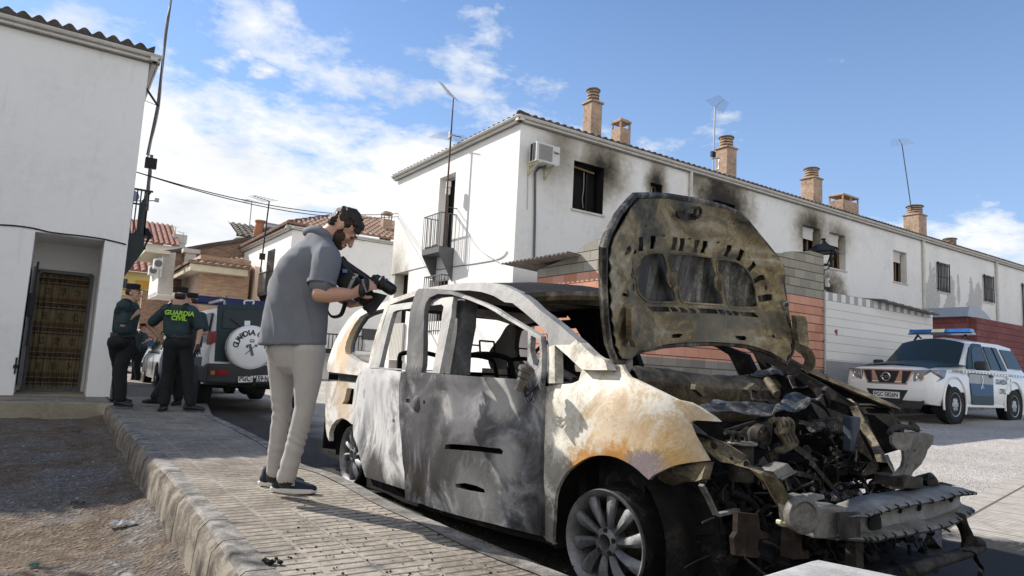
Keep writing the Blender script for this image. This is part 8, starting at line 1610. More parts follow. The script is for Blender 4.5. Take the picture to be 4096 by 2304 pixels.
def offroader():
 c3 = crop(400,1050,2.229); YR = 12.1; P = lambda x,y,d=0: ony(*c3(x,y),YR - d); a = P(1020,900); X0 = 2.16; W_ = 1.74; z0 = .02
 L_ = lambda x,y,z: Vector((X0 + y,YR + x,z0 + z)); T = thing('police_offroader',L_(2.2,.87,0),'white and green police off-roader seen from behind with a white spare wheel cover','police car')
 zr = P(1300,378).z - z0
 st = [(.0,[(.08,.50),(.05,.6),(.04,.95),(.06,1.05),(.14,zr - .10),(.87,zr)]),(.25,[(.02,.42),(.0,.6),(.0,.95),(.03,1.08),(.13,zr - .07),(.87,zr + .01)]),(2.6,[(.02,.42),(.0,.6),(.0,.95),(.03,1.08),(.14,zr - .08),(.87,zr)]),(3.1,[(.02,.42),(.0,.6),(.0,.95),(.03,1.02),(.1,1.08),(.87,1.12)]),(4.2,[(.06,.42),(.03,.6),(.03,.85),(.06,.92),(.12,.96),(.87,1.0)])]
 m = MB(); loft(m,lerp_st(st,2),L_,W_); m.build('body','car_white',T,smooth=35); bk = (0,-1,0); f = lambda pts,d=0: [P(x,y,d) for x,y in pts]
 x1 = X0 + W_; dr = panel('rear_door','car_green',f([(1020,880),(1048,385),(1100,372),(1420,378)]) + [Vector((x1 - .10,YR,z0 + zr - .14)),Vector((x1 - .10,YR,P(1020,880).z))],bk,T,.02,bevel=.008)
 gl = panel('rear_window','car_glass',f([(1080,588),(1095,425),(1120,415),(1440,420)]) + [Vector((x1 - .22,YR,P(1440,420).z - .06)),Vector((x1 - .20,YR,P(1080,588).z))],bk,dr,.03,bevel=.01)
 m = MB(); m.bar(P(1168,500,.05),P(1262,575,.05),.02,.02); m.build('wiper','ink',gl)
 panel('rear_sticker','plate_white',f([(1285,520),(1335,520),(1335,585),(1285,585)]),bk,gl,.036)
 sw = MB(); c = P(1330,760,.10); R_ = .375; sw.lathe([(0,.16),(R_ * .80,.16),(R_ * .93,.14),(R_,.10),(R_,-.06),(R_ * .95,-.08),(0,-.08)],c,axis=bk,n=48); s_ = sw.build('spare_wheel_cover','car_white',T,smooth=35)
 m = MB(); m.tube([c + Vector((R_ * .985 * math.cos(rad(t)),-.085,R_ * .985 * math.sin(rad(t)))) for t in range(0,361,10)],.010,6,caps=False); m.build('cover_seam','ink',s_)
 text_arc('GUARDIA CIVIL',.125,c + Vector((0,-.163,0)),R_ * .66,rad(172),rad(8),(1,0,0),(0,0,1),.003,bold=.004).build('lettering','ink',s_)
 m = MB(); q = c + Vector((0,-.165,-.03)); m.bar(q + Vector((-.035,0,.09)),q + Vector((.03,0,-.10)),.045,.004,up=bk); m.bar(q + Vector((-.09,0,-.08)),q + Vector((.07,0,.08)),.012,.004,up=bk); m.box(q + Vector((.07,0,.07)),(.04,.004,.035)); m.box(q + Vector((-.07,0,.05)),(.035,.004,.05)); m.tube([q + Vector((.035 * math.cos(rad(t)),0,.15 + .018 * math.sin(rad(t)))) for t in range(0,361,40)],.006,5); m.box(q + Vector((0,0,.128)),(.07,.004,.012)); m.build('crest','iron_grey',s_)
 tl = panel('tail_lamp','lamp_red',[L_(.06,-.012,P(925,730).z - z0),L_(.0,.03,P(925,730).z - z0),P(1062,700),P(1070,612),L_(.0,.03,P(925,608).z - z0),L_(.06,-.012,P(925,608).z - z0)],(-.3,-1,0),T,.02)
 bp = MB(); zb,zc = P(1020,900).z,P(1000,1075).z; bp.box((X0 + W_ / 2,YR - .08,(zb + zc) / 2),(W_ + .02,.30,zb - zc)); bp.box((X0 + .06,YR + .35,(zb + zc) / 2 - .02),(.14,.7,(zb - zc) * .9)); b = bp.build('rear_bumper','car_plastic',T,bevel=.04)
 panel('bumper_lamp','lamp_red',f([(1035,960),(1140,958),(1142,990),(1120,1000),(1035,1002)],.23),bk,b,.02); panel('bumper_lamp','lamp_amber',f([(985,965),(1022,963),(1022,1000),(985,998)],.23),bk,b,.02)
 pl = panel('number_plate','plate_white',f([(1232,1016),(1508,1004),(1508,1058),(1232,1070)],.24),bk,b,.02); q = (P(1232,1043,.24) + P(1508,1031,.24)) / 2; text_mb('PGC·1159·N',.125,q + Vector((0,-.024,0)),(1,0,-.0),(0,0,1),.003,bold=.003,squash=.72).build('lettering','ink',pl)
 gw = MB(); gw.prism([L_(.2,.035,1.12),L_(1.1,.035,1.12),L_(1.0,.10,zr - .16),L_(.35,.10,zr - .16)],(-.03,0,0)); gw.build('side_window','car_glass',T); gw = MB(); gw.prism([L_(1.25,.035,1.12),L_(2.5,.035,1.12),L_(2.3,.10,zr - .16),L_(1.2,.10,zr - .16)],(-.03,0,0)); gw.build('side_window','car_glass',T)
 gb = MB(); gb.box(L_(2.2,.0,.72),(.015,3.6,.30)); gb.build('side_cladding','car_green',T)
 for x in (.85,3.3): arch(T,L_(x,0,.40),(-1,0,0),.45); cwheel(T,L_(x,-.03,.37),(-1,0,0),.37,.26); cwheel(T,L_(x,W_ + .03,.37),(1,0,0),.37,.26)
 m = MB(); m.tube([L_(.85,.2,.38),L_(.85,W_ - .2,.38)],.05,10); m.ell(L_(.85,W_ * .5,.38),(.16,.15,.15)); m.box(L_(.5,W_ / 2,.46),(.9,.6,.12)); q = P(1350,1085,.1); m.tube([q,q + Vector((0,-.18,0)),q + Vector((0,-.2,.06))],.022,8); m.ell(q + Vector((0,-.2,.09)),(.03,.03,.03)); m.build('rear_axle','car_plastic',T,smooth=40)
 rk = MB(); q0,q1 = P(1290,372,-.5),P(1365,372,-.5); rk.tube(spline([q0,q0 + Vector((0,0,.06)),q1 + Vector((0,0,.06)),q1],4),.015,6); rk.bar(L_(.3,.25,zr - .02),L_(.3,.25,zr + .07),.03); rk.bar(L_(.3,.2,zr + .07),L_(1.9,.2,zr + .07),.05,.03); rk.build('roof_rack','shutter_pvc',T)
 lb = MB(); lb.box(L_(1.5,W_ * .36,zr + .12),(1.5,.32,.15)); lb.build('light_bar','deep_blue',T,bevel=.03); an = MB(); an.bar(P(1112,368,-.2),P(1130,300,-.2),.012); an.build('antenna','ink',T)
offroader()
def hatch(X0,Y0,d,paint,label,marks=False):
 W_ = 1.74; L_ = lambda x,y,z: Vector((X0 + (y if d > 0 else W_ - y),Y0 + d * x,z)); T = thing('parked_car',L_(2.1,.87,0),label,'car')
 st = [(.0,[(.2,.35),(.1,.45),(.08,.75),(.15,.85),(.3,.9),(.87,.92)]),(.3,[(.04,.30),(.0,.45),(.0,.75),(.04,.93),(.14,1.2),(.87,1.28)]),(.8,[(.02,.28),(.0,.45),(.0,.75),(.04,.95),(.20,1.38),(.87,1.47)]),(2.2,[(.02,.28),(.0,.45),(.0,.75),(.04,.95),(.22,1.40),(.87,1.50)]),(3.0,[(.02,.28),(.0,.45),(.0,.75),(.04,.93),(.12,1.0),(.87,1.06)]),(3.9,[(.04,.28),(.02,.45),(.02,.7),(.06,.8),(.2,.85),(.87,.88)]),(4.15,[(.2,.3),(.15,.4),(.12,.6),(.2,.66),(.4,.68),(.87,.68)])]
 m = MB(); loft(m,lerp_st(st,2),L_,W_); m.build('body',paint,T,smooth=35)
 for s in (0,1):
  f = lambda x,y,z: L_(x,W_ - y if s else y,z); o = (f(0,0,0) - f(0,1,0))
  panel('side_window','car_glass',[f(.75,.045,.98),f(1.55,.045,.98),f(1.5,.18,1.36),f(.95,.18,1.34)],o,T,.01); panel('side_window','car_glass',[f(1.62,.045,.98),f(2.75,.045,.98),f(2.25,.18,1.37),f(1.58,.18,1.37)],o,T,.01)
  for x in (.75,3.35): arch(T,f(x,0,.33),o,.36); cwheel(T,f(x,-.01,.31),o,.31,.2,9)
  m = MB(); m.box(f(2.72,-.12,1.0),(.2,.12,.14)); m.build('mirror','car_plastic',T,bevel=.04)
  for x in (1.58,2.72): m = MB(); m.bar(f(x,-.006,.35),f(x,-.006,.95),.006,.008); m.build('door_seam','ink',T)
 m = MB(); a,b_,c,e = L_(2.35,.22,1.40),L_(2.35,W_ - .22,1.40),L_(3.0,W_ - .12,1.02),L_(3.0,.12,1.02); m.add([p + Vector((0,0,.05)) for p in (a,(a + b_) / 2 + Vector((0,0,.08)),b_,c,(c + e) / 2 + Vector((0,0,.05)),e)],[(0,1,4,5),(1,2,3,4)]); m.build('windscreen','car_glass',T,fixn=False)
 for y in (.25,W_ - .25): m = MB(); m.box(L_(4.0,y,.68),(.34,.3,.14)); m.build('headlight','lamp_clear',T,bevel=.04)
 m = MB(); m.box(L_(4.13,.87,.42),(1.0,.08,.16)); m.build('grille','ink',T)
 if marks:
  for i in range(9): m = MB(); m.box(L_(1.1 + .18 * i,-.006,.90),(.01,.09,.03)); m.build('chequer_mark','ink',T)
hatch(2.16,17.3,1,'car_silver','silver hatchback with chequer marks parked ahead of the off-roader, mostly hidden',True)
hatch(1.75,32.0,-1,'car_white','white car facing the camera at the far end of the left street')
plain('skin',(.50,.285,.195),.5,var=.12,scale=9,bump=.1); plain('skin_far',(.42,.25,.18),.55,var=.1,scale=9); plain('hair_dark',(.022,.016,.012),.6,var=.5,scale=60,bump=.6,bdist=.004); plain('polo_grey',(.150,.162,.185),.85,var=.10,scale=30,bump=.15); plain('trousers_sand',(.39,.37,.35),.85,var=.06,scale=30,bump=.1)
plain('uniform_green',(.022,.045,.052),.8,var=.2,scale=30); plain('uniform_dark',(.007,.009,.010),.8,var=.3,scale=30); plain('vest_black',(.010,.016,.016),.75,var=.3,scale=20); plain('shoe_navy',(.012,.018,.035),.7,var=.4,scale=60); plain('shoe_sole',(.62,.58,.53),.7,var=.12,scale=20); plain('camera_black',(.010,.010,.011),.45,var=.3,scale=15); plain('shoe_black',(.010,.010,.011),.35); plain('hivis',(.30,.56,.04),.6,var=.05)
def cap(m,a,b,ra,rb,n=12,flat=1.0,fd=None):
 a = Vector(a); b = Vector(b); d = (b - a); l = max(d.length,1e-4); d = d / l; pts = []; R_ = []
 for t in (-1,-.86,-.5): pts.append(a + d * ra * t); R_.append(ra * math.sqrt(max(0.0004,1 - t * t)))
 pts += [a,b]; R_ += [ra,rb]
 for t in (.5,.86,1): pts.append(b + d * rb * t); R_.append(rb * math.sqrt(max(0.0004,1 - t * t)))
 m.tube(pts,R_,n,True,flat,fd)
def chain(m,J,R_,**k):
 for i in range(len(J) - 1): cap(m,J[i],J[i + 1],R_[i],R_[i + 1],**k)
def blob(name,m,mat,root,vox,sm=4,wr=None,keep=True):
 """fuses the collected volumes into one continuous surface"""
 o = m.build('tmp',mat,None); r = o.modifiers.new('r','REMESH'); r.mode = 'VOXEL'; r.voxel_size = vox; s = o.modifiers.new('s','SMOOTH'); s.iterations = sm; s.factor = .5
 me = bpy.data.meshes.new_from_object(o.evaluated_get(bpy.context.evaluated_depsgraph_get())); bpy.data.objects.remove(o); o0 = ORG[root.name] if root.name in ORG else Vector(root.location)
 if wr:
  nn = [v.normal.copy() for v in me.vertices]
  for v,q in zip(me.vertices,nn): v.co += q * wr(v.co)
 me.transform(Matrix.Translation(-o0)); me.polygons.foreach_set('use_smooth',[True] * len(me.polygons)); q = bpy.data.objects.new(name,me); C.objects.link(q)
 q.parent = root; ORG[q.name] = o0
 return q
def head(mb,c,f,u,s=1.0):
 """skull, jaw, nose, brow, ears; c centre, f facing, u up"""
 f = Vector(f).normalized(); u = (Vector(u) - f * Vector(u).dot(f)).normalized(); r = f.cross(u); q = Matrix((r,f,u)).transposed(); E_ = lambda x,y,z,a,b,d: mb.ell(c + q @ Vector((x * s,y * s,z * s)),(a * s,b * s,d * s),16,10,q)
 E_(0,-.012,.030,.077,.096,.088); E_(0,.025,-.030,.062,.068,.075); E_(0,.050,-.075,.042,.040,.034); E_(0,.088,.022,.052,.014,.012)
 cap(mb,c + q @ Vector((0,.090 * s,.012 * s)),c + q @ Vector((0,.114 * s,-.030 * s)),.010 * s,.016 * s,8); E_(0,.096,-.062,.024,.012,.007); E_(0,.094,-.074,.020,.012,.006)
 for k in (-1,1): E_(k * .078,-.005,-.005,.010,.020,.032); E_(k * .036,.068,-.012,.022,.02,.02)
 return q
def face_bits(root,c,q,s=1.0):
 e = MB();
 for k in (-1,1): e.ell(c + q @ Vector((k * .031 * s,.084 * s,.006 * s)),(.013 * s,.010 * s,.006 * s),10,6,q); e.ell(c + q @ Vector((k * .033 * s,.094 * s,.028 * s)),(.020 * s,.008 * s,.005 * s),10,6,q)
 e.build('eyes_and_brows','hair_dark',root,smooth=60)
def hand(mb,w,d,nr,side,curl=.5,s=1.0,spread=.15):
 """palm with four unequal bent fingers and a thumb leaving the side of the palm; w wrist, d pointing, nr back-of-hand normal"""
 d = Vector(d).normalized(); nr = (Vector(nr) - d * Vector(nr).dot(d)).normalized(); x = d.cross(nr) * side
 cap(mb,w,w + d * .03 * s,.026 * s,.030 * s,10,.7,nr); pc = w + d * .060 * s
 for k in (-.026,-.009,.009,.026): cap(mb,w + d * .02 * s + x * k * .7 * s,w + d * .088 * s + x * k * s,.014 * s,.0115 * s,8)
 for i,(k,l) in enumerate(((-.030,.062),(-.0105,.072),(.0105,.067),(.030,.052))):
  p = w + d * .092 * s + x * k * s; dd = (d + x * k * spread * 20).normalized(); a = curl * .6
  for j,fr in enumerate((.45,.32,.23)):
   dd2 = (dd * math.cos(a) - nr * math.sin(a)).normalized(); e = p + dd2 * l * fr * s; cap(mb,p,e,.0098 * s * (1 - .1 * j),.0092 * s * (1 - .1 * j),8); p = e; a += curl * .75
 t0 = w + d * .030 * s - x * .026 * s; t1 = t0 + (d * .55 - x * .75 - nr * .25).normalized() * .038 * s; t2 = t1 + (d * .85 - x * .25 - nr * .45 * curl * 2).normalized() * .032 * s; cap(mb,t0,t1,.014 * s,.0115 * s,8); cap(mb,t1,t2,.0112 * s,.0095 * s,8)
def shoe(root,an,d,mat,sole,l=.29,lift=0):
 d = Vector((d[0],d[1],0)).normalized(); z = an.z; x = Vector((-d.y,d.x,0)); m = MB(); g = Vector((an.x,an.y,0)); h = lambda a,b,c: g + d * a + x * b + Vector((0,0,z + c))
 chain(m,[h(-.055,0,.050),h(.02,0,.055),h(.10,.004,.040),h(.17,.004,.030)],[.040,.043,.040,.032],flat=1); cap(m,h(-.045,0,.05),h(-.035,0,.105),.042,.045)
 o = blob('shoe',m,mat,root,.008,3); s = MB(); pr = [(-.105,.0),(-.09,.034),(-.02,.040),(.06,.044),(.13,.050),(.175,.040),(.205,0)]
 P = [h(a,b,.0) for a,b in pr] + [h(a,-b * .9,0) for a,b in reversed(pr[1:-1])]; k = .035 if sole == 'shoe_sole' else .02; s.prism(P,(0,0,k))
 for i,v in enumerate(s.v):
  a = (v - g).dot(d)
  if v.z < z + .01: v.z += .012 * max(0,(a - .10) / .1) + .014 * max(0,(-a - .06) / .045)
 s.build('sole',sole,o,bevel=.008); return o
def px(cr,x,y,dp): return at(*cr(x,y),dp)
def cameraman():
 D0 = 4.12; c = cP; J = lambda x,y,d=0: px(c,x,y,D0 + d); c2 = cCc; G = lambda x,y,d=0: px(c2,x,y,D0 + d)
 rt = ROT @ Vector((1,0,0)); vw = Vector((ray(1180,1400).x,ray(1180,1400).y,0)).normalized(); up = Vector((0,0,1)); rt = Vector((rt.x,rt.y,0)).normalized()
 base = onz(1165,2010,.10); T = thing('person',base,'cameraman in grey polo shirt and pale trousers filming the burnt van','person')
 hc = J(985,305,.03); fd = (rt * .66 - up * .72 + vw * .16).normalized(); hu = (rt * .72 + up * .66).normalized()
 rs,re,rw = J(835,585,-.16),J(768,930,-.24),J(1085,925,-.16); ls,le,lw = J(700,520,.18),J(880,900,.22),J(1060,1015,.06)
 hp = J(530,1330,.0); ch = J(640,640,.02); sh = J(700,480,.02)
 rh,rk,ra = G(560,110,-.08),G(520,560,-.10),G(378,1040,-.08); lh_,lk,la = G(335,110,.09),G(345,560,.10),G(285,985,.16)
 b = MB(); q = head(b,hc,fd,hu,1.0); cap(b,J(800,430,.02),J(905,330,.03),.068,.058,14)
 chain(b,[rs,rs.lerp(re,.55),re],[.055,.052,.043]); chain(b,[re,re.lerp(rw,.30),rw],[.046,.050,.029]); chain(b,[ls,le],[.05,.043]); chain(b,[le,lw],[.044,.029])
 hand(b,rw,(J(1210,850,-.14) - rw),(up * .3 - vw * .95 - rt * .1),-1,.75); hand(b,lw,rt * .9 + vw * .1,-up * .9,1,.7)
 for (p,r1,p2,r2) in ((ch,.095,hp,.105),(sh,.06,ch,.09)): cap(b,p,p2,r1,r2,14)
 chain(b,[rh,rk,ra],[.06,.038,.034]); chain(b,[lh_,lk,la],[.06,.038,.034]); chain(b,[sh,J(790,440,.02)],[.06,.06])
 body = blob('body',b,'skin',T,.0065,3); face_bits(body,hc,q)
 h = MB(); E_ = lambda x,y,z,a,bb,d: h.ell(hc + q @ Vector((x,y,z)),(a,bb,d),16,10,q)
 E_(0,-.020,.046,.079,.092,.078); E_(0,-.055,-.0,.070,.050,.060); E_(0,.040,.088,.052,.045,.026)
 for k in (-1,1): E_(k * .070,.004,.030,.012,.022,.03)
 rn = random.Random(6)
 for i in range(70): a = rn.uniform(-1.2,1.2); bb = rn.uniform(-.6,1.5); v = Vector((math.sin(a) * .078 * math.cos(bb * .5),.085 * math.sin(bb) - .01,.045 + .082 * math.cos(bb) * math.cos(a))); h.ell(hc + q @ v,(.009,.017,.012),6,4,q)
 blob('hair',h,'hair_dark',T,.006,1,wr=lambda v: .007 * noise.noise(v * 70))
 h = MB(); E_(0,.040,-.074,.058,.050,.040); E_(0,.082,-.085,.030,.022,.022)
 for k in (-1,1): E_(k * .052,.035,-.042,.016,.038,.038); E_(k * .062,.012,-.012,.011,.014,.030)
 E_(0,.098,-.050,.026,.008,.006); plain('beard',(.045,.028,.020),.75,var=.5,scale=80,bump=.6); blob('beard',h,'beard',T,.006,1,wr=lambda v: .003 * noise.noise(v * 80))
 s = MB()
 rows = [(395,690,835,.065),(450,570,880,.11),(520,480,930,.165),(600,405,935,.185),(700,345,925,.185),(800,312,905,.180),(900,290,875,.175),(1000,268,858,.172),(1100,245,850,.172),(1200,225,845,.175),(1300,207,838,.180),(1372,187,833,.182),(1404,183,832,.184)]
 vs = []; n = 40
 for i,(y,xl,xr,dd) in enumerate(rows):
  a,b_ = J(xl,y + (0 if i > 10 else 0)),J(xr,y); a2 = a.lerp(b_,.5); wx_ = (b_ - a) / 2
  for k in range(n):
   t = 2 * math.pi * k / n; ct,st_ = math.cos(t),math.sin(t); e = .80; v = a2 + wx_ * (abs(ct) ** e * (1 if ct > 0 else -1)) + vw * dd * (abs(st_) ** e * (1 if st_ > 0 else -1)); vs.append(v)
 s.add(vs,[(i * n + k,i * n + (k + 1) % n,(i + 1) * n + (k + 1) % n,(i + 1) * n + k) for i in range(len(rows) - 1) for k in range(n)] + [tuple(range(n)),tuple(reversed(range((len(rows) - 1) * n,len(rows) * n)))])
 cap(s,rs + up * .0,rs.lerp(re,.66),.082,.078,16); cap(s,ls,ls.lerp(le,.60),.082,.082,16); cap(s,J(745,440,-.03),rs,.075,.082,14)
 def wr(v):
  d = v - sh; a = d.dot(rt); z = d.z; w = (1 - abs(math.sin(a * 24 + z * 5 + 4 * noise.noise(v * 2.2)))) ** 2 * max(0,min(1,(-z + .02) * 5)) * max(0,min(1,(z + .66) * 5)); return .016 * w * max(0,.5 + 1.2 * noise.noise(v * 3)) + .006 * noise.noise(v * 9) * max(0,min(1,(z + .7) * 6))
 sh_ = blob('polo_shirt',s,'polo_grey',T,.0085,5,wr=wr)
 k = MB(); k.tube(spline([J(632,348,.0),J(700,322,-.06),J(800,352,-.095),(J(860,420,-.05))],5),.017,8,flat=1.6); k.build('collar','polo_grey',sh_,smooth=60)
 k = MB(); e = rs.lerp(re,.70); dr = (re - rs).normalized(); k.lathe([(.0785,-.012),(.084,-.010),(.085,.012),(.078,.016),(.074,.0)],e - dr * .0,axis=dr,n=26,closed=True); k.build('cuff','polo_grey',sh_,smooth=50)
 t = MB();
 cap(t,G(445,60,.0),G(450,120,.0),.148,.14,18); chain(t,[G(545,100,-.07),G(540,330,-.09),rk + up * .02,G(455,800,-.09),G(378,1075,-.08)],[.106,.080,.060,.055,.056],n=16); chain(t,[G(345,100,.08),G(345,330,.09),lk,G(310,800,.12),G(283,1030,.15)],[.098,.076,.057,.052,.050],n=16)
 blob('trousers',t,'trousers_sand',T,.009,4,wr=lambda v: (.0055 * math.sin(v.z * 95 + 9 * noise.noise(v * 5) + (v - base).dot(rt) * 40) * max(0,1 - abs(v.z - .52) / .30) * max(0,.35 + 1.5 * noise.noise(v * 4))) + .004 * noise.noise(v * 9))
 A = onz(*c2(372,1200),.10); A.z = .10; sd_ = shoe(T,A + Vector((0,0,0)),(rt + vw * -.06),'shoe_navy','shoe_sole',.3); A2 = A - rt * .085 + vw * .20; A2.z = .10; shoe(T,A2,(rt + vw * .12),'shoe_navy','shoe_sole',.3)
 so_ = MB(); cap(so_,ra - up * .05,ra + up * .03,.045,.05); so_.build('sock','ink',T,smooth=60); so_ = MB(); cap(so_,la - up * .07,la + up * .02,.043,.048); so_.build('sock','ink',T,smooth=60)
 w = MB(); r0 = A + rt * .03 - vw * .052 + up * .068; w.tube(spline([r0 + rt * .022 + up * .008,r0 - rt * .015 + up * .009,r0 - rt * .015,r0 + rt * .018 - up * .002,r0 + rt * .016 - up * .010,r0 - rt * .022 - up * .010],4),.0022,5); w.build('shoe_mark','shoe_sole',sd_)
 V_ = thing('video_camera',J(1100,850,-.02),'black shoulder video camera with a long foam microphone held by the cameraman','video camera'); dq = -.02
 P = lambda x,y,d=dq: J(x,y,d)
 m = MB(); a,b_ = P(930,690),P(1120,880); m.bar(a,b_,.105,.12,up=(rt * .5 + up * .7)); m.bar(P(935,770),P(1040,885),.09,.06,up=(rt * .5 + up * .7)); m.bar(P(1115,860,-.05),P(1200,940,-.05),.075,.13,up=(rt * .5 + up * .7)); bd = m.build('camera_body','camera_black',V_,bevel=.012)
 m = MB(); m.lathe([(0,0),(.052,0),(.056,.03),(.050,.06),(.060,.075),(.060,.10),(0,.10)],P(1170,925),axis=(P(1300,1050) - P(1170,925)),n=24); m.build('lens','camera_black',bd,smooth=35)
 m = MB(); f0,f1 = P(1225,975),P(1320,1040); ax = (f1 - f0).normalized(); uu = ax.cross(vw).normalized(); m.hexa([f0 - uu * .05 - vw * .05,f0 + uu * .05 - vw * .05,f0 + uu * .05 + vw * .05,f0 - uu * .05 + vw * .05,f1 - uu * .075 - vw * .07,f1 + uu * .075 - vw * .07,f1 + uu * .075 + vw * .07,f1 - uu * .075 + vw * .07]); m.build('lens_hood','camera_black',bd,bevel=.006)
 m = MB(); m.hexa([P(1240,1010,-.06),P(1190,1085,-.06),P(1190,1085,.02),P(1240,1010,.02),P(1165,1050,-.06),P(1170,1060,-.06),P(1170,1060,.02),P(1165,1050,.02)]); m.build('lens_flap','camera_black',bd)
 m = MB(); m.tube(spline([P(958,600),P(985,625),P(1090,700),P(1200,775),P(1260,830)],4),[.03] * 5 + [.022] * 12,10); m.tube(spline([P(1060,705),P(1095,760),P(1140,800)],4),.016,8); m.box(P(1240,830,-.05),(.07,.06,.06)); m.tube(spline([P(1250,780),P(1275,755),P(1310,775),P(1340,850),P(1300,870),P(1255,850)],4),.008,6); m.build('top_handle','camera_black',V_,smooth=50)
 m = MB(); m.tube([P(1285,760),P(1310,790),P(1350,825),P(1440,885),P(1465,900),P(1478,910)],[.020,.030,.036,.036,.030,.010],16); m.build('microphone','camera_black',V_,smooth=60); m = MB(); m.lathe([(.035,0),(.044,.01),(.035,.02)],P(1320,800),axis=(P(1440,885) - P(1320,800)),n=20,closed=True); m.lathe([(.035,0),(.044,.01),(.035,.02)],P(1350,825),axis=(P(1440,885) - P(1320,800)),n=20,closed=True); m.build('shock_mount','car_plastic',V_,smooth=50)
 m = MB(); rr = P(1183,860,-.20); m.ell(rr,(.030,.022,.062),14,10,Matrix.Rotation(rad(12),3,'Y')); hs = m.build('hand_strap','camera_black',V_,smooth=60)
 ux = (P(1205,960,-.2) - P(1170,860,-.2)).normalized(); text_mb('Panasonic',.020,rr - vw * .024 + up * .004,ux,ux.cross(vw) * -1 if (ux.cross(vw)).dot(rt) < 0 else ux.cross(vw),.002).build('lettering','paper_grey',hs)
 m = MB(); a0,a1 = P(1095,770,-.115),P(1035,895,-.115); m.bar(a0,a1,.035,.006,up=-vw); st = m.build('strap_band','camera_black',V_); ux = (a1 - a0).normalized(); uy = ux.cross(-vw); uy = uy if uy.dot(rt) > 0 else -uy; text_mb('Panasonic',.034,(a0 + a1) / 2 - vw * .008,ux,uy,.003,bold=.001).build('lettering','paper_grey',st)
 m = MB(); m.tube(spline([P(838,1060,-.02),P(850,1100),P(880,1135),P(925,1138),(P(970,1115)),P(1000,1040),P(1010,1000)],5),.016,6,flat=.25); m.build('strap','camera_black',V_); m = MB(); m.box(P(1000,712,-.09),(.03,.02,.02)); m.build('dial','blue_lens',bd)
cameraman()
def guard(label,c,dp,jt,fd,text=False,feet=None,base=None,scale=1.0,badge=False,hidden=()):
 P = {k: px(c,v[0],v[1],dp + (v[2] if len(v) > 2 else 0)) for k,v in jt.items()}; s = scale; fd = Vector(fd).normalized(); up = Vector((0,0,1)); vw = Vector((P['hip'].x,P['hip'].y,0)).normalized(); rt = vw.cross(up)
 T = thing('person',Vector((P['fr'].x,P['fr'].y,.10)),label,'person',None); b = MB(); q = head(b,P['head'],fd,up,s); cap(b,P['head'] - up * .06 * s,P['neck'],.052,.060); cap(b,P['neck'],P['hip'],.11,.12,12)
 for k in 'rl':
  if 's' + k not in P: continue
  chain(b,[P['s' + k],P['e' + k],P['h' + k]],[.05,.042,.030]); dh = (P['h' + k] - P['e' + k]).normalized(); hand(b,P['h' + k],dh + (up * -.2),(-vw + rt * .2),1 if k == 'r' else -1,.8,.95)
 for k in 'rl': chain(b,[P['hip'] + rt * (.08 if k == 'r' else -.08),P['k' + k],P['f' + k] + up * .10],[.07,.045,.038])
 body = blob('body',b,'skin_far',T,.010,3); face_bits(body,P['head'],q,s)
 h = MB(); h.ell(P['head'] + up * .02 - fd * .02,(.082,.092,.075),14,10,q); blob('hair',h,'hair_dark',T,.010,1)
 sh = MB(); sw = fd.cross(up).normalized() * .17; n = P['neck']; cap(sh,n - up * .08 - sw,n - up * .08 + sw,.085,.085); cap(sh,n - up * .10,P['hip'] + up * .05,.145,.145,16,1.0); cap(sh,n - up * .16 + sw * .4,n - up * .38 + sw * .3,.14,.13,14); cap(sh,n - up * .16 - sw * .4,n - up * .38 - sw * .3,.14,.13,14)
 for k in 'rl':
  if 's' + k in P: cap(sh,P['s' + k],P['s' + k].lerp(P['e' + k],.72),.078,.074,12)
 cap(sh,n - up * .02,n + up * .035,.068,.062,12); blob('shirt',sh,'uniform_green',T,.012,4,wr=lambda v: .004 * noise.noise(v * 14))
 ve = MB(); cap(ve,n - up * .15 - sw * .42,P['hip'] + up * .14 - sw * .25,.143,.138,16); cap(ve,n - up * .15 + sw * .42,P['hip'] + up * .14 + sw * .25,.143,.138,16); cap(ve,n - up * .06 - sw * .45,n - up * .06 + sw * .45,.10,.10,12); vo = blob('stab_vest',ve,'vest_black',T,.012,3)
 if text:
  o = P['neck'] - up * .135 - vw * .178;
  for t_,z,k in (('GUARDIA',.0,1.0),('CIVIL',-.072,1.0)): text_mb(t_,.088,o + up * z + rt * .01,rt,up,.003,bold=.004,squash=.98,shear=.1).build('lettering','hivis',vo)
 tr = MB(); cap(tr,P['hip'] - up * .02 - sw * .4,P['hip'] - up * .02 + sw * .4,.13,.13,14)
 for k in 'rl': chain(tr,[P['hip'] + rt * (.085 if k == 'r' else -.085) - up * .04,P['k' + k],P['f' + k] + up * .12],[.115,.092,.075],n=14)
 blob('trousers',tr,'uniform_dark',T,.013,4,wr=lambda v: .006 * noise.noise(v * 12)); bl = MB(); bl.lathe([(.155,-.03),(.168,-.025),(.168,.025),(.155,.03)],P['hip'] + up * .07,n=28,closed=True); bt = bl.build('belt','ink',T,smooth=50)
 ho = MB(); ho.box(P['hip'] + rt * .17 + up * .0 - vw * .03,(.06,.07,.19)); ho.box(P['hip'] + rt * .155 + up * .11 - vw * .03,(.045,.06,.08)); ho.build('holster','ink',bt,bevel=.012)
 for k in 'rl': d = jt['d' + k] if 'd' + k in jt else None; f_ = P['f' + k]; shoe(T,Vector((f_.x,f_.y,f_.z - .0)),feet[0 if k == 'r' else 1],'shoe_black','ink')
 cp = MB(); ct = P['head'] + up * .085 * s - fd * .01; cp.lathe([(.0,.060),(.085,.058),(.094,.050),(.092,.0),(.086,-.025),(.0,-.025)],ct,n=26); cq = cp.build('cap','uniform_dark',T,smooth=35)
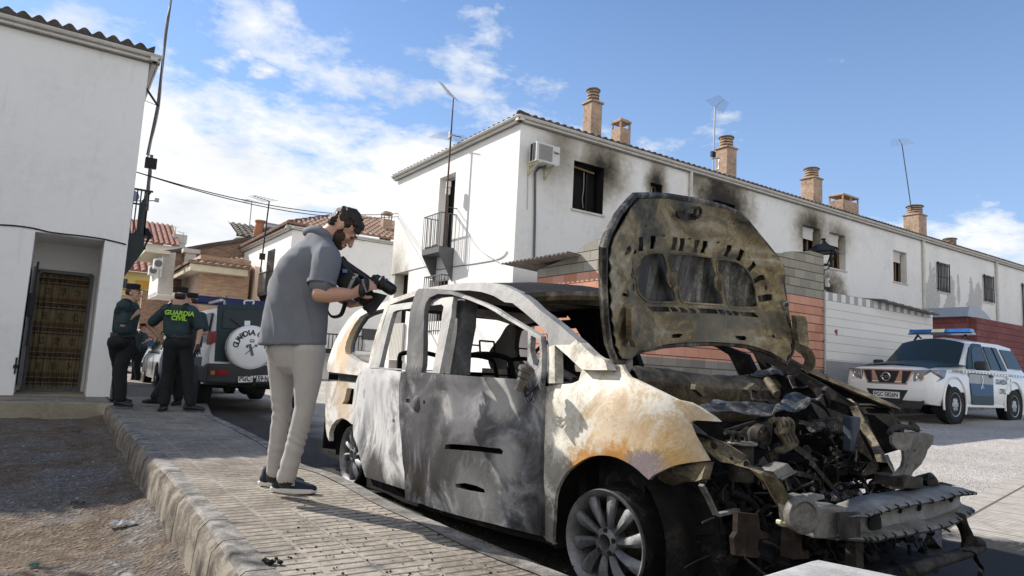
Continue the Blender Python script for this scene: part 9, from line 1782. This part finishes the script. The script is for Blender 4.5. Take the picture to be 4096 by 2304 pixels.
 bk = MB(); x = fd.cross(up).normalized(); pts = [ct - up * .022 + x * .075 + fd * .03,ct - up * .026 + x * .055 + fd * .13,ct - up * .03 + fd * .158,ct - up * .026 - x * .055 + fd * .13,ct - up * .022 - x * .075 + fd * .03]; bk.prism(pts,(0,0,.008)); bk.build('cap_peak','ink',cq)
 return T,P
RT = ROT @ Vector((1,0,0)); RT = Vector((RT.x,RT.y,0)).normalized(); FW = Vector((-RT.y,RT.x,0))
g = crop(400,1050,2.229)
guard('officer in green uniform and cap in profile beside the white house corner',g,9.85,dict(head=(298,280),neck=(258,345),hip=(205,690),sr=(225,440,-.14),er=(205,555,-.2),hr=(295,475,-.10),kr=(185,930,-.04),fr=(175,1286,-.1),kl=(170,920,.1),fl=(150,1252,.12)),RT + FW * .1,feet=(RT - FW * .1,RT + FW * .3))
guard('officer seen from behind with hands on hips and a lettered vest',g,9.85,dict(head=(722,310),neck=(710,375),hip=(705,700),sr=(838,450,0),er=(893,610,.02),hr=(868,735,-.05),sl=(560,450,.0),el=(440,560,.05),hl=(530,660,.08),kr=(785,990,0),fr=(800,1325,-.05),kl=(612,980,0),fl=(567,1322,-.05)),FW - RT * .12,text=True,feet=(RT * .8 + FW * .3,-FW * .8 + RT * .1))
guard('officer mostly hidden behind the one with hands on hips, facing the others',g,10.9,dict(head=(808,352),neck=(815,415),hip=(790,700),sr=(905,480,0),er=(940,625,0),hr=(800,640,-.12),kr=(700,1000,.1),fr=(690,1270,.1),kl=(590,1050,0),fl=(490,1262,-.5)),-RT * .8 - FW * .3,feet=(-FW,-RT))
guard('distant officer with folded arms standing further up the pavement',g,19.0,dict(head=(388,588),neck=(372,622),hip=(345,770),sr=(385,655,-.1),er=(380,710,-.15),hr=(425,690,-.05),kr=(330,900,-.03),fr=(335,1068,-.05),kl=(318,900,.1),fl=(300,1058,.1)),RT,feet=(RT,RT),scale=1.0)
m_ = MB(); gp = px(g,872,775,9.7)
for k in range(4): cap(m_,gp + RT * (.018 * k - .03),gp + RT * (.03 * k - .05) - Vector((0,0,.09 - .012 * abs(k - 1))),.012,.010,6)
cap(m_,gp + Vector((0,0,.05)),gp,.03,.035); o = m_.build('glove','ink',smooth=60); tag(o,'black glove hanging at the belt of the officer seen from behind','glove')
